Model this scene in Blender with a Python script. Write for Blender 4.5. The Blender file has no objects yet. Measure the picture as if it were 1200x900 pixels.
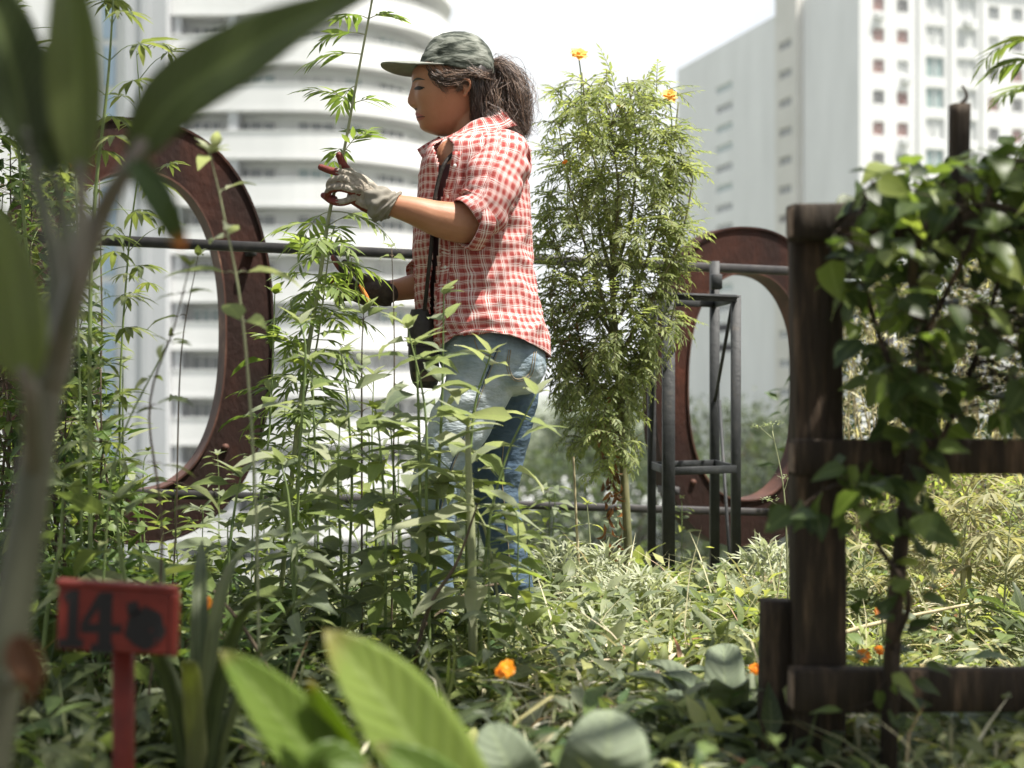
import bpy, math, random
import numpy as np
from mathutils import Vector, Matrix, noise
PI = math.pi
rad = math.radians
SC = bpy.context.scene
COL = SC.collection

# ------------------------------------------------------------------ camera
FPX = 1667.0          # focal length in pixels of the 1200 px wide frame
CAMZ = 0.70
cam_d = bpy.data.cameras.new('camera')
cam = bpy.data.objects.new('camera', cam_d)
COL.objects.link(cam)
cam.location = (0, 0, CAMZ)
cam.rotation_euler = (rad(90), 0, 0)
cam_d.sensor_width = 36.0
cam_d.lens = 50.0
cam_d.clip_start = 0.05
cam_d.clip_end = 3000
cam_d.dof.use_dof = True
cam_d.dof.focus_distance = 3.55
cam_d.dof.aperture_fstop = 2.9
SC.camera = cam

# ------------------------------------------------------------------ sky, sun, exposure
SUN = Vector((0.36, -0.13, 0.90)).normalized()
world = bpy.data.worlds.new('World')
SC.world = world
world.use_nodes = True
wn = world.node_tree.nodes; wl = world.node_tree.links
wn.clear()
w_out = wn.new('ShaderNodeOutputWorld')
w_bg = wn.new('ShaderNodeBackground'); w_bg.inputs['Strength'].default_value = 0.10
w_sky = wn.new('ShaderNodeTexSky'); w_sky.sky_type = 'NISHITA'; w_sky.sun_disc = False
w_sky.sun_elevation = math.asin(SUN.z)
w_sky.sun_rotation = math.atan2(SUN.x, SUN.y)
w_sky.air_density = 1.0; w_sky.dust_density = 2.5; w_sky.ozone_density = 1.0
w_tc = wn.new('ShaderNodeTexCoord')
w_map = wn.new('ShaderNodeMapping'); w_map.inputs['Scale'].default_value = (1.0, 1.0, 2.2)
w_map.inputs['Location'].default_value = (0.35, 0.1, 0.0)
w_no = wn.new('ShaderNodeTexNoise'); w_no.inputs['Scale'].default_value = 2.3; w_no.inputs['Detail'].default_value = 6
w_rp = wn.new('ShaderNodeValToRGB')
w_rp.color_ramp.elements[0].position = 0.30; w_rp.color_ramp.elements[1].position = 0.50
w_rp.color_ramp.elements[0].color = (0.62, 0.62, 0.62, 1)
w_mix = wn.new('ShaderNodeMix'); w_mix.data_type = 'RGBA'
w_mix.inputs[7].default_value = (4.6, 4.75, 4.85, 1)
wl.new(w_tc.outputs['Generated'], w_map.inputs['Vector'])
wl.new(w_map.outputs['Vector'], w_no.inputs['Vector'])
wl.new(w_no.outputs['Fac'], w_rp.inputs['Fac'])
w_sep = wn.new('ShaderNodeSeparateXYZ'); wl.new(w_tc.outputs['Generated'], w_sep.inputs[0])
w_el = wn.new('ShaderNodeMapRange'); w_el.inputs['From Min'].default_value = 0.45; w_el.inputs['From Max'].default_value = 0.80
w_el.inputs['To Min'].default_value = 1.0; w_el.inputs['To Max'].default_value = 0.12
wl.new(w_sep.outputs[2], w_el.inputs['Value'])
w_mul = wn.new('ShaderNodeMath'); w_mul.operation = 'MULTIPLY'
wl.new(w_rp.outputs['Color'], w_mul.inputs[0]); wl.new(w_el.outputs[0], w_mul.inputs[1])
wl.new(w_mul.outputs[0], w_mix.inputs[0])
wl.new(w_sky.outputs['Color'], w_mix.inputs[6])
wl.new(w_mix.outputs[2], w_bg.inputs['Color'])
wl.new(w_bg.outputs['Background'], w_out.inputs['Surface'])

sun_d = bpy.data.lights.new('sun', 'SUN'); sun_d.energy = 5.0; sun_d.angle = rad(0.6)
sun_d.color = (1.0, 0.955, 0.88)
sun = bpy.data.objects.new('sun', sun_d); COL.objects.link(sun)
sun.rotation_euler = SUN.to_track_quat('Z', 'Y').to_euler()
sun.location = (6, 1, 12)

vs = SC.view_settings
vs.view_transform = 'Standard'; vs.look = 'None'; vs.exposure = 1.22; vs.gamma = 1.0
vs.use_curve_mapping = False
SC.render.engine = 'CYCLES'
SC.cycles.use_denoising = True
SC.cycles.max_bounces = 8
SC.cycles.diffuse_bounces = 4
SC.cycles.transmission_bounces = 4
SC.cycles.transparent_max_bounces = 6

# ------------------------------------------------------------------ helpers
def P(px, py, Y):
    """point seen at photograph pixel (px, py) when it stands Y metres in front of the camera"""
    return Vector(((px - 600) * Y / FPX, Y, CAMZ + (450 - py) * Y / FPX))

def wloc(o):
    v = Vector((0, 0, 0))
    while o is not None:
        v += o.location; o = o.parent
    return v

def thing(name, label, cat, loc=(0, 0, 0), group=None):
    o = bpy.data.objects.new(name, None); COL.objects.link(o)
    o.location = loc; o.empty_display_size = 0.05
    o['label'] = label; o['category'] = cat
    if group: o['group'] = group
    return o

def tag(o, label=None, cat=None, group=None, kind=None):
    if label: o['label'] = label
    if cat: o['category'] = cat
    if group: o['group'] = group
    if kind: o['kind'] = kind
    return o

class Geo:
    """collects vertices and faces of one mesh object"""
    def __init__(s):
        s.v = []; s.n = 0; s.f = []; s.uv = []; s.r = []; s.mi = []
    def add(s, verts, faces, uv=None, rnd=None, mi=0):
        verts = np.asarray(verts, dtype=np.float64).reshape(-1, 3)
        if isinstance(faces, np.ndarray):
            groups = [faces]
        else:
            d = {}
            for f in faces: d.setdefault(len(f), []).append(f)
            groups = [np.array(x) for x in d.values()]
        if uv is None: uv = np.zeros((len(verts), 2))
        if rnd is None: rnd = np.zeros(len(verts))
        elif np.isscalar(rnd): rnd = np.full(len(verts), float(rnd))
        for g in groups:
            s.f.append(g + s.n); s.mi.append(np.full(len(g), mi))
        s.v.append(verts); s.uv.append(np.asarray(uv, dtype=float)); s.r.append(rnd)
        s.n += len(verts)
        return s
    def build(s, name, mat, parent=None, smooth=True, loc=None):
        me = bpy.data.meshes.new(name)
        V = np.concatenate(s.v); UV = np.concatenate(s.uv); R = np.concatenate(s.r)
        if parent is not None:
            V = V - np.array(wloc(parent))
        elif loc is not None:
            V = V - np.array(loc)
        idx = np.concatenate([g.ravel() for g in s.f])
        tot = np.concatenate([np.full(len(g), g.shape[1]) for g in s.f])
        start = np.concatenate([[0], np.cumsum(tot)[:-1]])
        me.vertices.add(len(V)); me.vertices.foreach_set('co', V.ravel())
        me.loops.add(len(idx)); me.loops.foreach_set('vertex_index', idx.astype(np.int32))
        me.polygons.add(len(tot))
        me.polygons.foreach_set('loop_start', start.astype(np.int32))
        me.polygons.foreach_set('loop_total', tot.astype(np.int32))
        me.polygons.foreach_set('use_smooth', np.full(len(tot), bool(smooth)))
        mats = mat if isinstance(mat, (list, tuple)) else [mat]
        for m in mats: me.materials.append(m)
        if len(mats) > 1:
            me.polygons.foreach_set('material_index', np.concatenate(s.mi).astype(np.int32))
        me.update(calc_edges=True)
        a = me.attributes.new('rnd', 'FLOAT', 'POINT'); a.data.foreach_set('value', R.astype(np.float32))
        uvl = me.uv_layers.new(name='UVMap')
        uvl.data.foreach_set('uv', UV[idx].astype(np.float32).ravel())
        o = bpy.data.objects.new(name, me); COL.objects.link(o)
        if parent is not None: o.parent = parent
        elif loc is not None: o.location = loc
        return o

def nrm(a):
    a = np.asarray(a, dtype=float)
    return a / np.maximum(np.linalg.norm(a, axis=-1, keepdims=True), 1e-9)

def box(g, c, s, rz=0.0, mi=0, rnd=0.0, bev=0.0):
    """box with small chamfered edges"""
    cx, cy, cz = c; hx, hy, hz = s[0] / 2, s[1] / 2, s[2] / 2
    b = min(bev, hx * .9, hy * .9, hz * .9)
    if b <= 0:
        pts = [(x, y, z) for z in (-hz, hz) for x, y in ((-hx, -hy), (hx, -hy), (hx, hy), (-hx, hy))]
        fs = [(3, 2, 1, 0), (4, 5, 6, 7), (0, 1, 5, 4), (1, 2, 6, 5), (2, 3, 7, 6), (3, 0, 4, 7)]
    else:
        pts = []; rings = []
        for z, k in ((-hz, b), (-hz + b, 0), (hz - b, 0), (hz, b)):
            r = []
            for x, y in ((-hx + b, -hy), (hx - b, -hy), (hx, -hy + b), (hx, hy - b), (hx - b, hy), (-hx + b, hy), (-hx, hy - b), (-hx, -hy + b)):
                sx = (hx - k) / hx; sy = (hy - k) / hy
                r.append(len(pts)); pts.append((x * sx, y * sy, z))
            rings.append(r)
        fs = [tuple(reversed(rings[0])), tuple(rings[3])]
        for a in range(3):
            for i in range(8):
                j = (i + 1) % 8
                fs.append((rings[a][i], rings[a][j], rings[a + 1][j], rings[a + 1][i]))
    pts = np.array(pts); cr, sr = math.cos(rz), math.sin(rz)
    q = np.stack([pts[:, 0] * cr - pts[:, 1] * sr + cx, pts[:, 0] * sr + pts[:, 1] * cr + cy, pts[:, 2] + cz], 1)
    g.add(q, fs, mi=mi, rnd=rnd)

def beam(g, a, b, w, h, up=(0, 0, 1), bev=0.002, rnd=0.0, seg=1, wob=0.0):
    """rectangular bar from a to b (w across, h along up)"""
    a = np.array(a, float); b = np.array(b, float)
    d = nrm(b - a); up = np.array(up, float)
    s = nrm(np.cross(d, up)); u = nrm(np.cross(s, d))
    hw, hh = w / 2, h / 2; e = bev
    sec = [(-hw + e, -hh), (hw - e, -hh), (hw, -hh + e), (hw, hh - e), (hw - e, hh), (-hw + e, hh), (-hw, hh - e), (-hw, -hh + e)]
    V = []; F = []; UV = []
    ln = np.linalg.norm(b - a)
    for k in range(seg + 1):
        t = k / seg
        for i, (x, y) in enumerate(sec):
            wv = wob * noise.noise(Vector((a[0] * 7 + t * ln * 3, x * 40, y * 40))) if wob else 0
            V.append(a + (b - a) * t + s * (x + wv) + u * (y + wv)); UV.append((i / 8, t * ln))
    for k in range(seg):
        for i in range(8):
            j = (i + 1) % 8
            F.append((k * 8 + i, k * 8 + j, k * 8 + 8 + j, k * 8 + 8 + i))
    F.append(tuple(range(7, -1, -1))); F.append(tuple(range(seg * 8, seg * 8 + 8)))
    g.add(V, F, uv=UV, rnd=rnd)

def spline(pts, n):
    """Catmull-Rom through pts (any dimension)"""
    p = np.array([list(q) for q in pts], float)
    if len(p) == 2: 
        t = np.linspace(0, 1, n)[:, None]; return p[0] * (1 - t) + p[1] * t
    p = np.vstack([2 * p[0] - p[1], p, 2 * p[-1] - p[-2]])
    m = len(p) - 3
    out = []
    for x in np.linspace(0, m, n):
        i = min(int(x), m - 1); t = x - i
        a, b, c, d = p[i], p[i + 1], p[i + 2], p[i + 3]
        out.append(0.5 * ((2 * b) + (-a + c) * t + (2 * a - 5 * b + 4 * c - d) * t * t + (-a + 3 * b - 3 * c + d) * t ** 3))
    return np.array(out)

def frames(pts):
    T = nrm(np.gradient(pts, axis=0))
    ref = np.array([0, 0, 1.0]) if abs(T[0][2]) < 0.9 else np.array([0, 1.0, 0])
    N = []; n = nrm(ref - T[0] * np.dot(ref, T[0]))
    for t in T:
        n = nrm(n - t * np.dot(n, t)); N.append(n)
    N = np.array(N); B = np.cross(T, N)
    return T, N, B

def tube(g, pts, r, sides=6, n=None, rnd=0.0, caps=True, mi=0):
    pts = np.array([list(p) for p in pts], float)
    r = np.atleast_1d(np.array(r, float))
    if n is None: n = len(pts) if len(pts) == 2 else max(len(pts) * 3, 6)
    R = np.interp(np.linspace(0, 1, n), np.linspace(0, 1, len(r)), r) if len(r) > 1 else np.full(n, r[0])
    C = spline(pts, n)
    T, N, B = frames(C)
    a = np.arange(sides) * 2 * PI / sides
    V = C[:, None, :] + R[:, None, None] * (np.cos(a)[None, :, None] * N[:, None, :] + np.sin(a)[None, :, None] * B[:, None, :])
    ln = np.concatenate([[0], np.cumsum(np.linalg.norm(np.diff(C, axis=0), axis=1))])
    UV = np.stack(np.broadcast_arrays((a / (2 * PI))[None, :], ln[:, None]), -1)
    k = np.arange(n - 1)[:, None] * sides; i = np.arange(sides)[None, :]; j = (i + 1) % sides
    F = np.stack([k + i, k + j, k + sides + j, k + sides + i], -1).reshape(-1, 4)
    g.add(V.reshape(-1, 3), F, uv=UV.reshape(-1, 2), rnd=rnd, mi=mi)
    if caps:
        n0 = g.n - n * sides
        g.f.append(np.array([[n0 + q for q in range(sides - 1, -1, -1)]])); g.mi.append(np.array([mi]))
        g.f.append(np.array([[n0 + (n - 1) * sides + q for q in range(sides)]])); g.mi.append(np.array([mi]))
    return C

PROF = {
    'lance': lambda t: np.sin(PI * t ** 0.75) ** 0.9,
    'ovate': lambda t: np.sin(PI * np.clip(t, 0, 1) ** 0.62) ** 0.95 * (1 - 0.25 * t),
    'round': lambda t: np.sqrt(np.clip(1 - (2 * t - 1) ** 2, 0, 1)) * (1.0 - 0.10 * t),
    'strap': lambda t: np.clip(np.sin(PI * t ** 0.5), 0, 1) ** 0.6,
    'blade': lambda t: np.clip(1.1 * (1 - t) ** 0.55, 0, 1) * np.clip(t * 6 + .5, 0, 1),
    'paddle': lambda t: np.sin(PI * np.clip(t, 0, 1) ** 1.15) ** 0.7,
}
RNG = np.random.default_rng(7)

def leaves(g, P0, D, N, L, Wd, prof='ovate', bend=0.5, fold=0.25, K=5, rnd=None, wav=0.0, twist=0.0):
    """many leaf blades at once"""
    P0 = np.atleast_2d(np.array(P0, float)); n = len(P0)
    D = nrm(np.broadcast_to(np.array(D, float), (n, 3))); N = np.broadcast_to(np.array(N, float), (n, 3))
    L = np.broadcast_to(np.array(L, float), (n,)); Wd = np.broadcast_to(np.array(Wd, float), (n,))
    bend = np.broadcast_to(np.array(bend, float), (n,))
    S = nrm(np.cross(D, N) + 1e-6); N = nrm(np.cross(S, D))
    if rnd is None: rnd = RNG.random(n)
    else: rnd = np.broadcast_to(np.array(rnd, float), (n,))
    t = np.linspace(0, 1, K + 1); w = PROF[prof](t); w[-1] = min(w[-1], 0.02); w[0] = max(w[0], 0.03)
    th = bend[:, None] * t[None, :]
    dx = np.cos(th); dz = -np.sin(th)
    cx = np.concatenate([np.zeros((n, 1)), np.cumsum((dx[:, 1:] + dx[:, :-1]) / 2, 1)], 1) / K
    cz = np.concatenate([np.zeros((n, 1)), np.cumsum((dz[:, 1:] + dz[:, :-1]) / 2, 1)], 1) / K
    C = P0[:, None] + (L[:, None] * cx)[..., None] * D[:, None] + (L[:, None] * cz)[..., None] * N[:, None]
    Nn = np.cos(th)[..., None] * N[:, None] + np.sin(th)[..., None] * D[:, None]
    hw = (Wd[:, None] * w[None] / 2)[..., None]
    ph = RNG.random((n, 1)) * 6.28
    tw = twist * (t[None] ** 1.2) * (RNG.random((n, 1)) * 2 - 1)
    Sx = np.cos(tw)[..., None] * S[:, None] + np.sin(tw)[..., None] * Nn
    wv1 = (wav * np.sin(t[None] * 11 + ph) * Wd[:, None])[..., None] * Nn
    wv2 = (wav * np.sin(t[None] * 13 + ph * 1.7) * Wd[:, None])[..., None] * Nn
    Lf = C + Sx * hw + Nn * hw * fold + wv1
    Rt = C - Sx * hw + Nn * hw * fold + wv2
    V = np.stack([Lf, C, Rt], 2).reshape(-1, 3)          # n, K+1, 3
    m = K + 1
    b = (np.arange(n) * m * 3)[:, None, None] + (np.arange(K) * 3)[None, :, None]
    q1 = b + np.array([0, 1, 4, 3])[None, None]; q2 = b + np.array([1, 2, 5, 4])[None, None]
    F = np.concatenate([q1.reshape(-1, 4), q2.reshape(-1, 4)])
    UV = np.stack(np.broadcast_arrays(np.array([-1, 0, 1.0])[None, None, :], t[None, :, None]), -1)
    UV = np.broadcast_to(UV, (n, m, 3, 2)).reshape(-1, 2)
    g.add(V, F, uv=UV, rnd=np.repeat(rnd, m * 3))

# ------------------------------------------------------------------ materials
def mat(name, color=(0.5, 0.5, 0.5), rough=0.6, spec=0.3, metal=0.0):
    m = bpy.data.materials.new(name); m.use_nodes = True
    b = m.node_tree.nodes['Principled BSDF']
    b.inputs['Base Color'].default_value = (*color, 1); b.inputs['Roughness'].default_value = rough
    b.inputs['Specular IOR Level'].default_value = spec; b.inputs['Metallic'].default_value = metal
    return m

def nd(m, typ, **kw):
    n = m.node_tree.nodes.new(typ)
    for k, v in kw.items():
        if k in n.inputs: n.inputs[k].default_value = v
        else: setattr(n, k, v)
    return n

def ramp(m, stops):
    r = m.node_tree.nodes.new('ShaderNodeValToRGB')
    e = r.color_ramp.elements
    while len(e) < len(stops): e.new(0.5)
    for i, (p, c) in enumerate(stops):
        e[i].position = p; e[i].color = (*c, 1) if len(c) == 3 else c
    return r

def noisy(name, stops, scale=8.0, detail=5, rough=0.7, spec=0.3, metal=0.0, bump=0.0, bscale=None, stretch=(1, 1, 1), coord='Object', rough2=None):
    m = mat(name, rough=rough, spec=spec, metal=metal); L = m.node_tree.links
    b = m.node_tree.nodes['Principled BSDF']
    tc = nd(m, 'ShaderNodeTexCoord'); mp = nd(m, 'ShaderNodeMapping'); mp.inputs['Scale'].default_value = stretch
    L.new(tc.outputs[coord], mp.inputs['Vector'])
    no = nd(m, 'ShaderNodeTexNoise', Scale=scale, Detail=detail); no.inputs['Roughness'].default_value = 0.62
    L.new(mp.outputs['Vector'], no.inputs['Vector'])
    r = ramp(m, stops); L.new(no.outputs['Fac'], r.inputs['Fac']); L.new(r.outputs['Color'], b.inputs['Base Color'])
    if rough2 is not None:
        mr = nd(m, 'ShaderNodeMapRange'); mr.inputs['To Min'].default_value = rough; mr.inputs['To Max'].default_value = rough2
        L.new(no.outputs['Fac'], mr.inputs['Value']); L.new(mr.outputs['Result'], b.inputs['Roughness'])
    if bump:
        n2 = nd(m, 'ShaderNodeTexNoise', Scale=bscale or scale * 3, Detail=6)
        L.new(mp.outputs['Vector'], n2.inputs['Vector'])
        bp = nd(m, 'ShaderNodeBump', Strength=bump, Distance=0.01); L.new(n2.outputs['Fac'], bp.inputs['Height'])
        L.new(bp.outputs['Normal'], b.inputs['Normal'])
    return m

def leafmat(name, cols, tcol=None, trans=0.38, rough=0.45, spec=0.25, vein=0.0, veinn=9, mottle=14.0, bump=0.0, tip=None):
    """green blades: colour varies leaf by leaf, light passes through"""
    m = mat(name, rough=rough, spec=spec); nt = m.node_tree; L = nt.links
    b = nt.nodes['Principled BSDF']; out = nt.nodes['Material Output']
    at = nd(m, 'ShaderNodeAttribute', attribute_name='rnd')
    tc = nd(m, 'ShaderNodeTexCoord')
    no = nd(m, 'ShaderNodeTexNoise', Scale=mottle, Detail=3); L.new(tc.outputs['Object'], no.inputs['Vector'])
    ad = nd(m, 'ShaderNodeMath', operation='MULTIPLY_ADD'); ad.inputs[1].default_value = 0.5; ad.inputs[2].default_value = -0.25
    L.new(no.outputs['Fac'], ad.inputs[0])
    a2 = nd(m, 'ShaderNodeMath', operation='ADD'); L.new(at.outputs['Fac'], a2.inputs[0]); L.new(ad.outputs[0], a2.inputs[1])
    r = ramp(m, [(i / max(1, len(cols) - 1), c) for i, c in enumerate(cols)]); L.new(a2.outputs[0], r.inputs['Fac'])
    col = r.outputs['Color']
    uvn = nd(m, 'ShaderNodeUVMap'); sp = nd(m, 'ShaderNodeSeparateXYZ'); L.new(uvn.outputs['UV'], sp.inputs[0])
    ab = nd(m, 'ShaderNodeMath', operation='ABSOLUTE'); L.new(sp.outputs[0], ab.inputs[0])
    if vein:
        v1 = nd(m, 'ShaderNodeMapRange'); v1.inputs['From Min'].default_value = 0.0; v1.inputs['From Max'].default_value = 0.14
        v1.inputs['To Min'].default_value = 1; v1.inputs['To Max'].default_value = 0
        L.new(ab.outputs[0], v1.inputs['Value'])
        k = nd(m, 'ShaderNodeMath', operation='MULTIPLY_ADD'); k.inputs[1].default_value = -0.16; L.new(ab.outputs[0], k.inputs[0]); L.new(sp.outputs[1], k.inputs[2])
        k2 = nd(m, 'ShaderNodeMath', operation='MULTIPLY'); k2.inputs[1].default_value = veinn * 6.283; L.new(k.outputs[0], k2.inputs[0])
        sn = nd(m, 'ShaderNodeMath', operation='SINE'); L.new(k2.outputs[0], sn.inputs[0])
        v2 = nd(m, 'ShaderNodeMapRange'); v2.inputs['From Min'].default_value = 0.86; v2.inputs['From Max'].default_value = 1.0
        v2.inputs['To Max'].default_value = 0.55; L.new(sn.outputs[0], v2.inputs['Value'])
        mx = nd(m, 'ShaderNodeMath', operation='MAXIMUM'); L.new(v1.outputs[0], mx.inputs[0]); L.new(v2.outputs[0], mx.inputs[1])
        sc_ = nd(m, 'ShaderNodeMath', operation='MULTIPLY'); sc_.inputs[1].default_value = vein; L.new(mx.outputs[0], sc_.inputs[0])
        mm = nd(m, 'ShaderNodeMix', data_type='RGBA'); mm.inputs[7].default_value = (0.36, 0.42, 0.20, 1)
        L.new(sc_.outputs[0], mm.inputs[0]); L.new(col, mm.inputs[6]); col = mm.outputs[2]
        if bump:
            bp = nd(m, 'ShaderNodeBump', Strength=bump, Distance=0.004); L.new(sn.outputs[0], bp.inputs['Height']); L.new(bp.outputs['Normal'], b.inputs['Normal'])
    if tip:
        n3 = nd(m, 'ShaderNodeMath', operation='MULTIPLY_ADD'); n3.inputs[1].default_value = 0.25; L.new(no.outputs['Fac'], n3.inputs[0]); L.new(sp.outputs[1], n3.inputs[2])
        v3 = nd(m, 'ShaderNodeMapRange'); v3.inputs['From Min'].default_value = tip[1]; v3.inputs['From Max'].default_value = tip[1] + 0.16
        L.new(n3.outputs[0], v3.inputs['Value'])
        mt = nd(m, 'ShaderNodeMix', data_type='RGBA'); mt.inputs[7].default_value = (*tip[0], 1)
        L.new(v3.outputs[0], mt.inputs[0]); L.new(col, mt.inputs[6]); col = mt.outputs[2]
    L.new(col, b.inputs['Base Color'])
    tr = nd(m, 'ShaderNodeBsdfTranslucent')
    hs = nd(m, 'ShaderNodeMix', data_type='RGBA', blend_type='MULTIPLY'); hs.inputs[0].default_value = 1.0
    hs.inputs[7].default_value = (*(tcol or (1.9, 2.0, 0.9)), 1)
    L.new(col, hs.inputs[6]); L.new(hs.outputs[2], tr.inputs['Color'])
    mix = nd(m, 'ShaderNodeMixShader'); mix.inputs[0].default_value = trans
    L.new(b.outputs[0], mix.inputs[1]); L.new(tr.outputs[0], mix.inputs[2]); L.new(mix.outputs[0], out.inputs['Surface'])
    return m

M = {}
M['soil'] = noisy('soil', [(0.3, (0.035, 0.026, 0.018)), (0.55, (0.085, 0.065, 0.042)), (0.75, (0.15, 0.12, 0.08))], scale=9, bump=0.8, bscale=40, rough=0.95, spec=0.1)
M['far_ground'] = noisy('far_ground', [(0.3, (0.07, 0.10, 0.045)), (0.5, (0.13, 0.15, 0.09)), (0.7, (0.26, 0.26, 0.23))], scale=0.06, rough=0.95, spec=0.1)
M['white_wall'] = noisy('white_wall', [(0.3, (0.58, 0.58, 0.57)), (0.7, (0.68, 0.68, 0.67))], scale=0.25, stretch=(1, 1, 0.25), rough=0.85, spec=0.2)
M['grey_wall'] = noisy('grey_wall', [(0.3, (0.36, 0.37, 0.38)), (0.7, (0.43, 0.44, 0.45))], scale=0.3, stretch=(1, 1, 0.2), rough=0.85, spec=0.2)
M['cream_wall'] = noisy('cream_wall', [(0.3, (0.50, 0.485, 0.44)), (0.7, (0.57, 0.55, 0.51))], scale=0.3, rough=0.85, spec=0.2)
M['recess'] = mat('recess', (0.66, 0.67, 0.665), 0.8)
M['glass_grey'] = mat('glass_grey', (0.19, 0.205, 0.205), 0.25, 0.5)
M['glass_green'] = mat('glass_green', (0.26, 0.33, 0.32), 0.25, 0.5)
M['glass_blue'] = mat('glass_blue', (0.30, 0.40, 0.50), 0.2, 0.5)
M['glass_dark'] = mat('glass_dark', (0.07, 0.065, 0.06), 0.2, 0.5)
M['curtain_red'] = mat('curtain_red', (0.22, 0.07, 0.05), 0.7)
M['blind_white'] = mat('blind_white', (0.50, 0.51, 0.50), 0.6)
M['concrete'] = noisy('concrete', [(0.3, (0.25, 0.24, 0.22)), (0.7, (0.38, 0.37, 0.34))], scale=6, bump=0.2, rough=0.9)
M['wood_dark'] = noisy('wood_dark', [(0.25, (0.014, 0.011, 0.008)), (0.5, (0.036, 0.026, 0.017)), (0.60, (0.080, 0.054, 0.034)), (0.74, (0.19, 0.125, 0.08))], scale=9, detail=8, stretch=(5, 5, 0.6), bump=0.5, bscale=26, rough=0.8, spec=0.25)
M['wood_cut'] = noisy('wood_cut', [(0.3, (0.10, 0.075, 0.055)), (0.6, (0.24, 0.17, 0.12)), (0.8, (0.36, 0.27, 0.20))], scale=30, detail=6, rough=0.85)
M['bamboo'] = noisy('bamboo', [(0.3, (0.30, 0.21, 0.15)), (0.7, (0.50, 0.38, 0.29))], scale=14, rough=0.6)
M['steel_dark'] = noisy('steel_dark', [(0.3, (0.012, 0.014, 0.015)), (0.6, (0.028, 0.030, 0.031)), (0.8, (0.07, 0.06, 0.05))], scale=22, detail=8, rough=0.5, spec=0.35, metal=0.0, rough2=0.75, bump=.2)
M['rail_steel'] = noisy('rail_steel', [(0.3, (0.022, 0.022, 0.024)), (0.6, (0.045, 0.042, 0.04)), (0.8, (0.11, 0.085, 0.07))], scale=22, rough=0.6, spec=0.35)
M['rust'] = noisy('rust', [(0.28, (0.011, 0.007, 0.005)), (0.47, (0.024, 0.010, 0.007)), (0.60, (0.050, 0.017, 0.010)), (0.72, (0.13, 0.038, 0.018)), (0.84, (0.24, 0.09, 0.045))], scale=3.2, detail=12, stretch=(1, 1, .6), bump=0.35, bscale=60, rough=0.7, spec=0.2, metal=0.0, rough2=0.8)
M['rust_edge'] = noisy('rust_edge', [(0.3, (0.035, 0.016, 0.012)), (0.6, (0.10, 0.045, 0.03)), (0.8, (0.26, 0.15, 0.10))], scale=9, detail=6, rough=0.7, metal=0.1)
M['sign_red'] = noisy('sign_red', [(0.3, (0.10, 0.013, 0.008)), (0.6, (0.15, 0.019, 0.011)), (0.8, (0.20, 0.035, 0.02))], scale=25, rough=0.5, bump=0.1)
M['sign_black'] = mat('sign_black', (0.012, 0.012, 0.012), 0.6)
M['stem_green'] = noisy('stem_green', [(0.3, (0.10, 0.15, 0.05)), (0.7, (0.20, 0.25, 0.09))], scale=20, rough=0.6)
M['stem_pale'] = noisy('stem_pale', [(0.3, (0.20, 0.23, 0.12)), (0.7, (0.34, 0.35, 0.20))], scale=20, rough=0.6)
M['stem_brown'] = noisy('stem_brown', [(0.3, (0.05, 0.04, 0.028)), (0.7, (0.13, 0.095, 0.06))], scale=20, rough=0.8)
M['stem_fore'] = noisy('stem_fore', [(0.3, (0.045, 0.055, 0.030)), (0.5, (0.10, 0.105, 0.07)), (0.7, (0.20, 0.165, 0.14))], scale=10, stretch=(1, 1, 0.3), rough=0.5)
M['dry'] = noisy('dry', [(0.3, (0.25, 0.20, 0.11)), (0.7, (0.50, 0.44, 0.28))], scale=20, rough=0.8)
M['leaf_dark'] = leafmat('leaf_dark', [(0.020, 0.040, 0.014), (0.04, 0.075, 0.024), (0.075, 0.12, 0.035), (0.12, 0.16, 0.05)], trans=0.30, vein=0.15)
M['leaf_vine'] = leafmat('leaf_vine', [(0.028, 0.046, 0.014), (0.058, 0.088, 0.024), (0.115, 0.155, 0.040), (0.22, 0.26, 0.07)], trans=0.45, vein=0.2, rough=0.42, spec=0.28)
M['leaf_mid'] = leafmat('leaf_mid', [(0.052, 0.072, 0.032), (0.09, 0.112, 0.05), (0.14, 0.16, 0.07), (0.22, 0.23, 0.11)], trans=0.40, vein=0.25)
M['leaf_pale'] = leafmat('leaf_pale', [(0.10, 0.128, 0.078), (0.15, 0.178, 0.11), (0.22, 0.245, 0.155), (0.32, 0.33, 0.21)], tcol=(1.6, 1.7, 1.0), trans=0.40, vein=0.3, rough=0.55)
M['leaf_grey'] = leafmat('leaf_grey', [(0.13, 0.165, 0.105), (0.19, 0.225, 0.15), (0.27, 0.30, 0.20)], tcol=(1.5, 1.6, 1.0), trans=0.30, vein=0.18, veinn=12, rough=0.7, bump=0.2)
M['leaf_silver_sunlit'] = leafmat('leaf_silver_sunlit', [(0.20, 0.235, 0.15), (0.29, 0.32, 0.22), (0.40, 0.42, 0.31)], tcol=(1.3, 1.35, .9), trans=0.35, rough=0.6)  # silvery mugwort green, whitened further so the leaves look sunlit
M['leaf_lime'] = leafmat('leaf_lime', [(0.09, 0.13, 0.035), (0.15, 0.20, 0.055), (0.24, 0.28, 0.09), (0.36, 0.37, 0.15)], tcol=(1.6, 1.65, 0.8), trans=0.45, vein=0.15)
M['leaf_marigold'] = leafmat('leaf_marigold', [(0.075, 0.105, 0.042), (0.12, 0.158, 0.062), (0.18, 0.22, 0.09), (0.27, 0.30, 0.13)], trans=0.50, tcol=(1.6, 1.6, 0.9))
M['leaf_dryish'] = leafmat('leaf_dryish', [(0.17, 0.18, 0.09), (0.29, 0.28, 0.15), (0.42, 0.40, 0.24), (0.56, 0.52, 0.36)], trans=0.38, tcol=(1.5, 1.45, 0.9))
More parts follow.
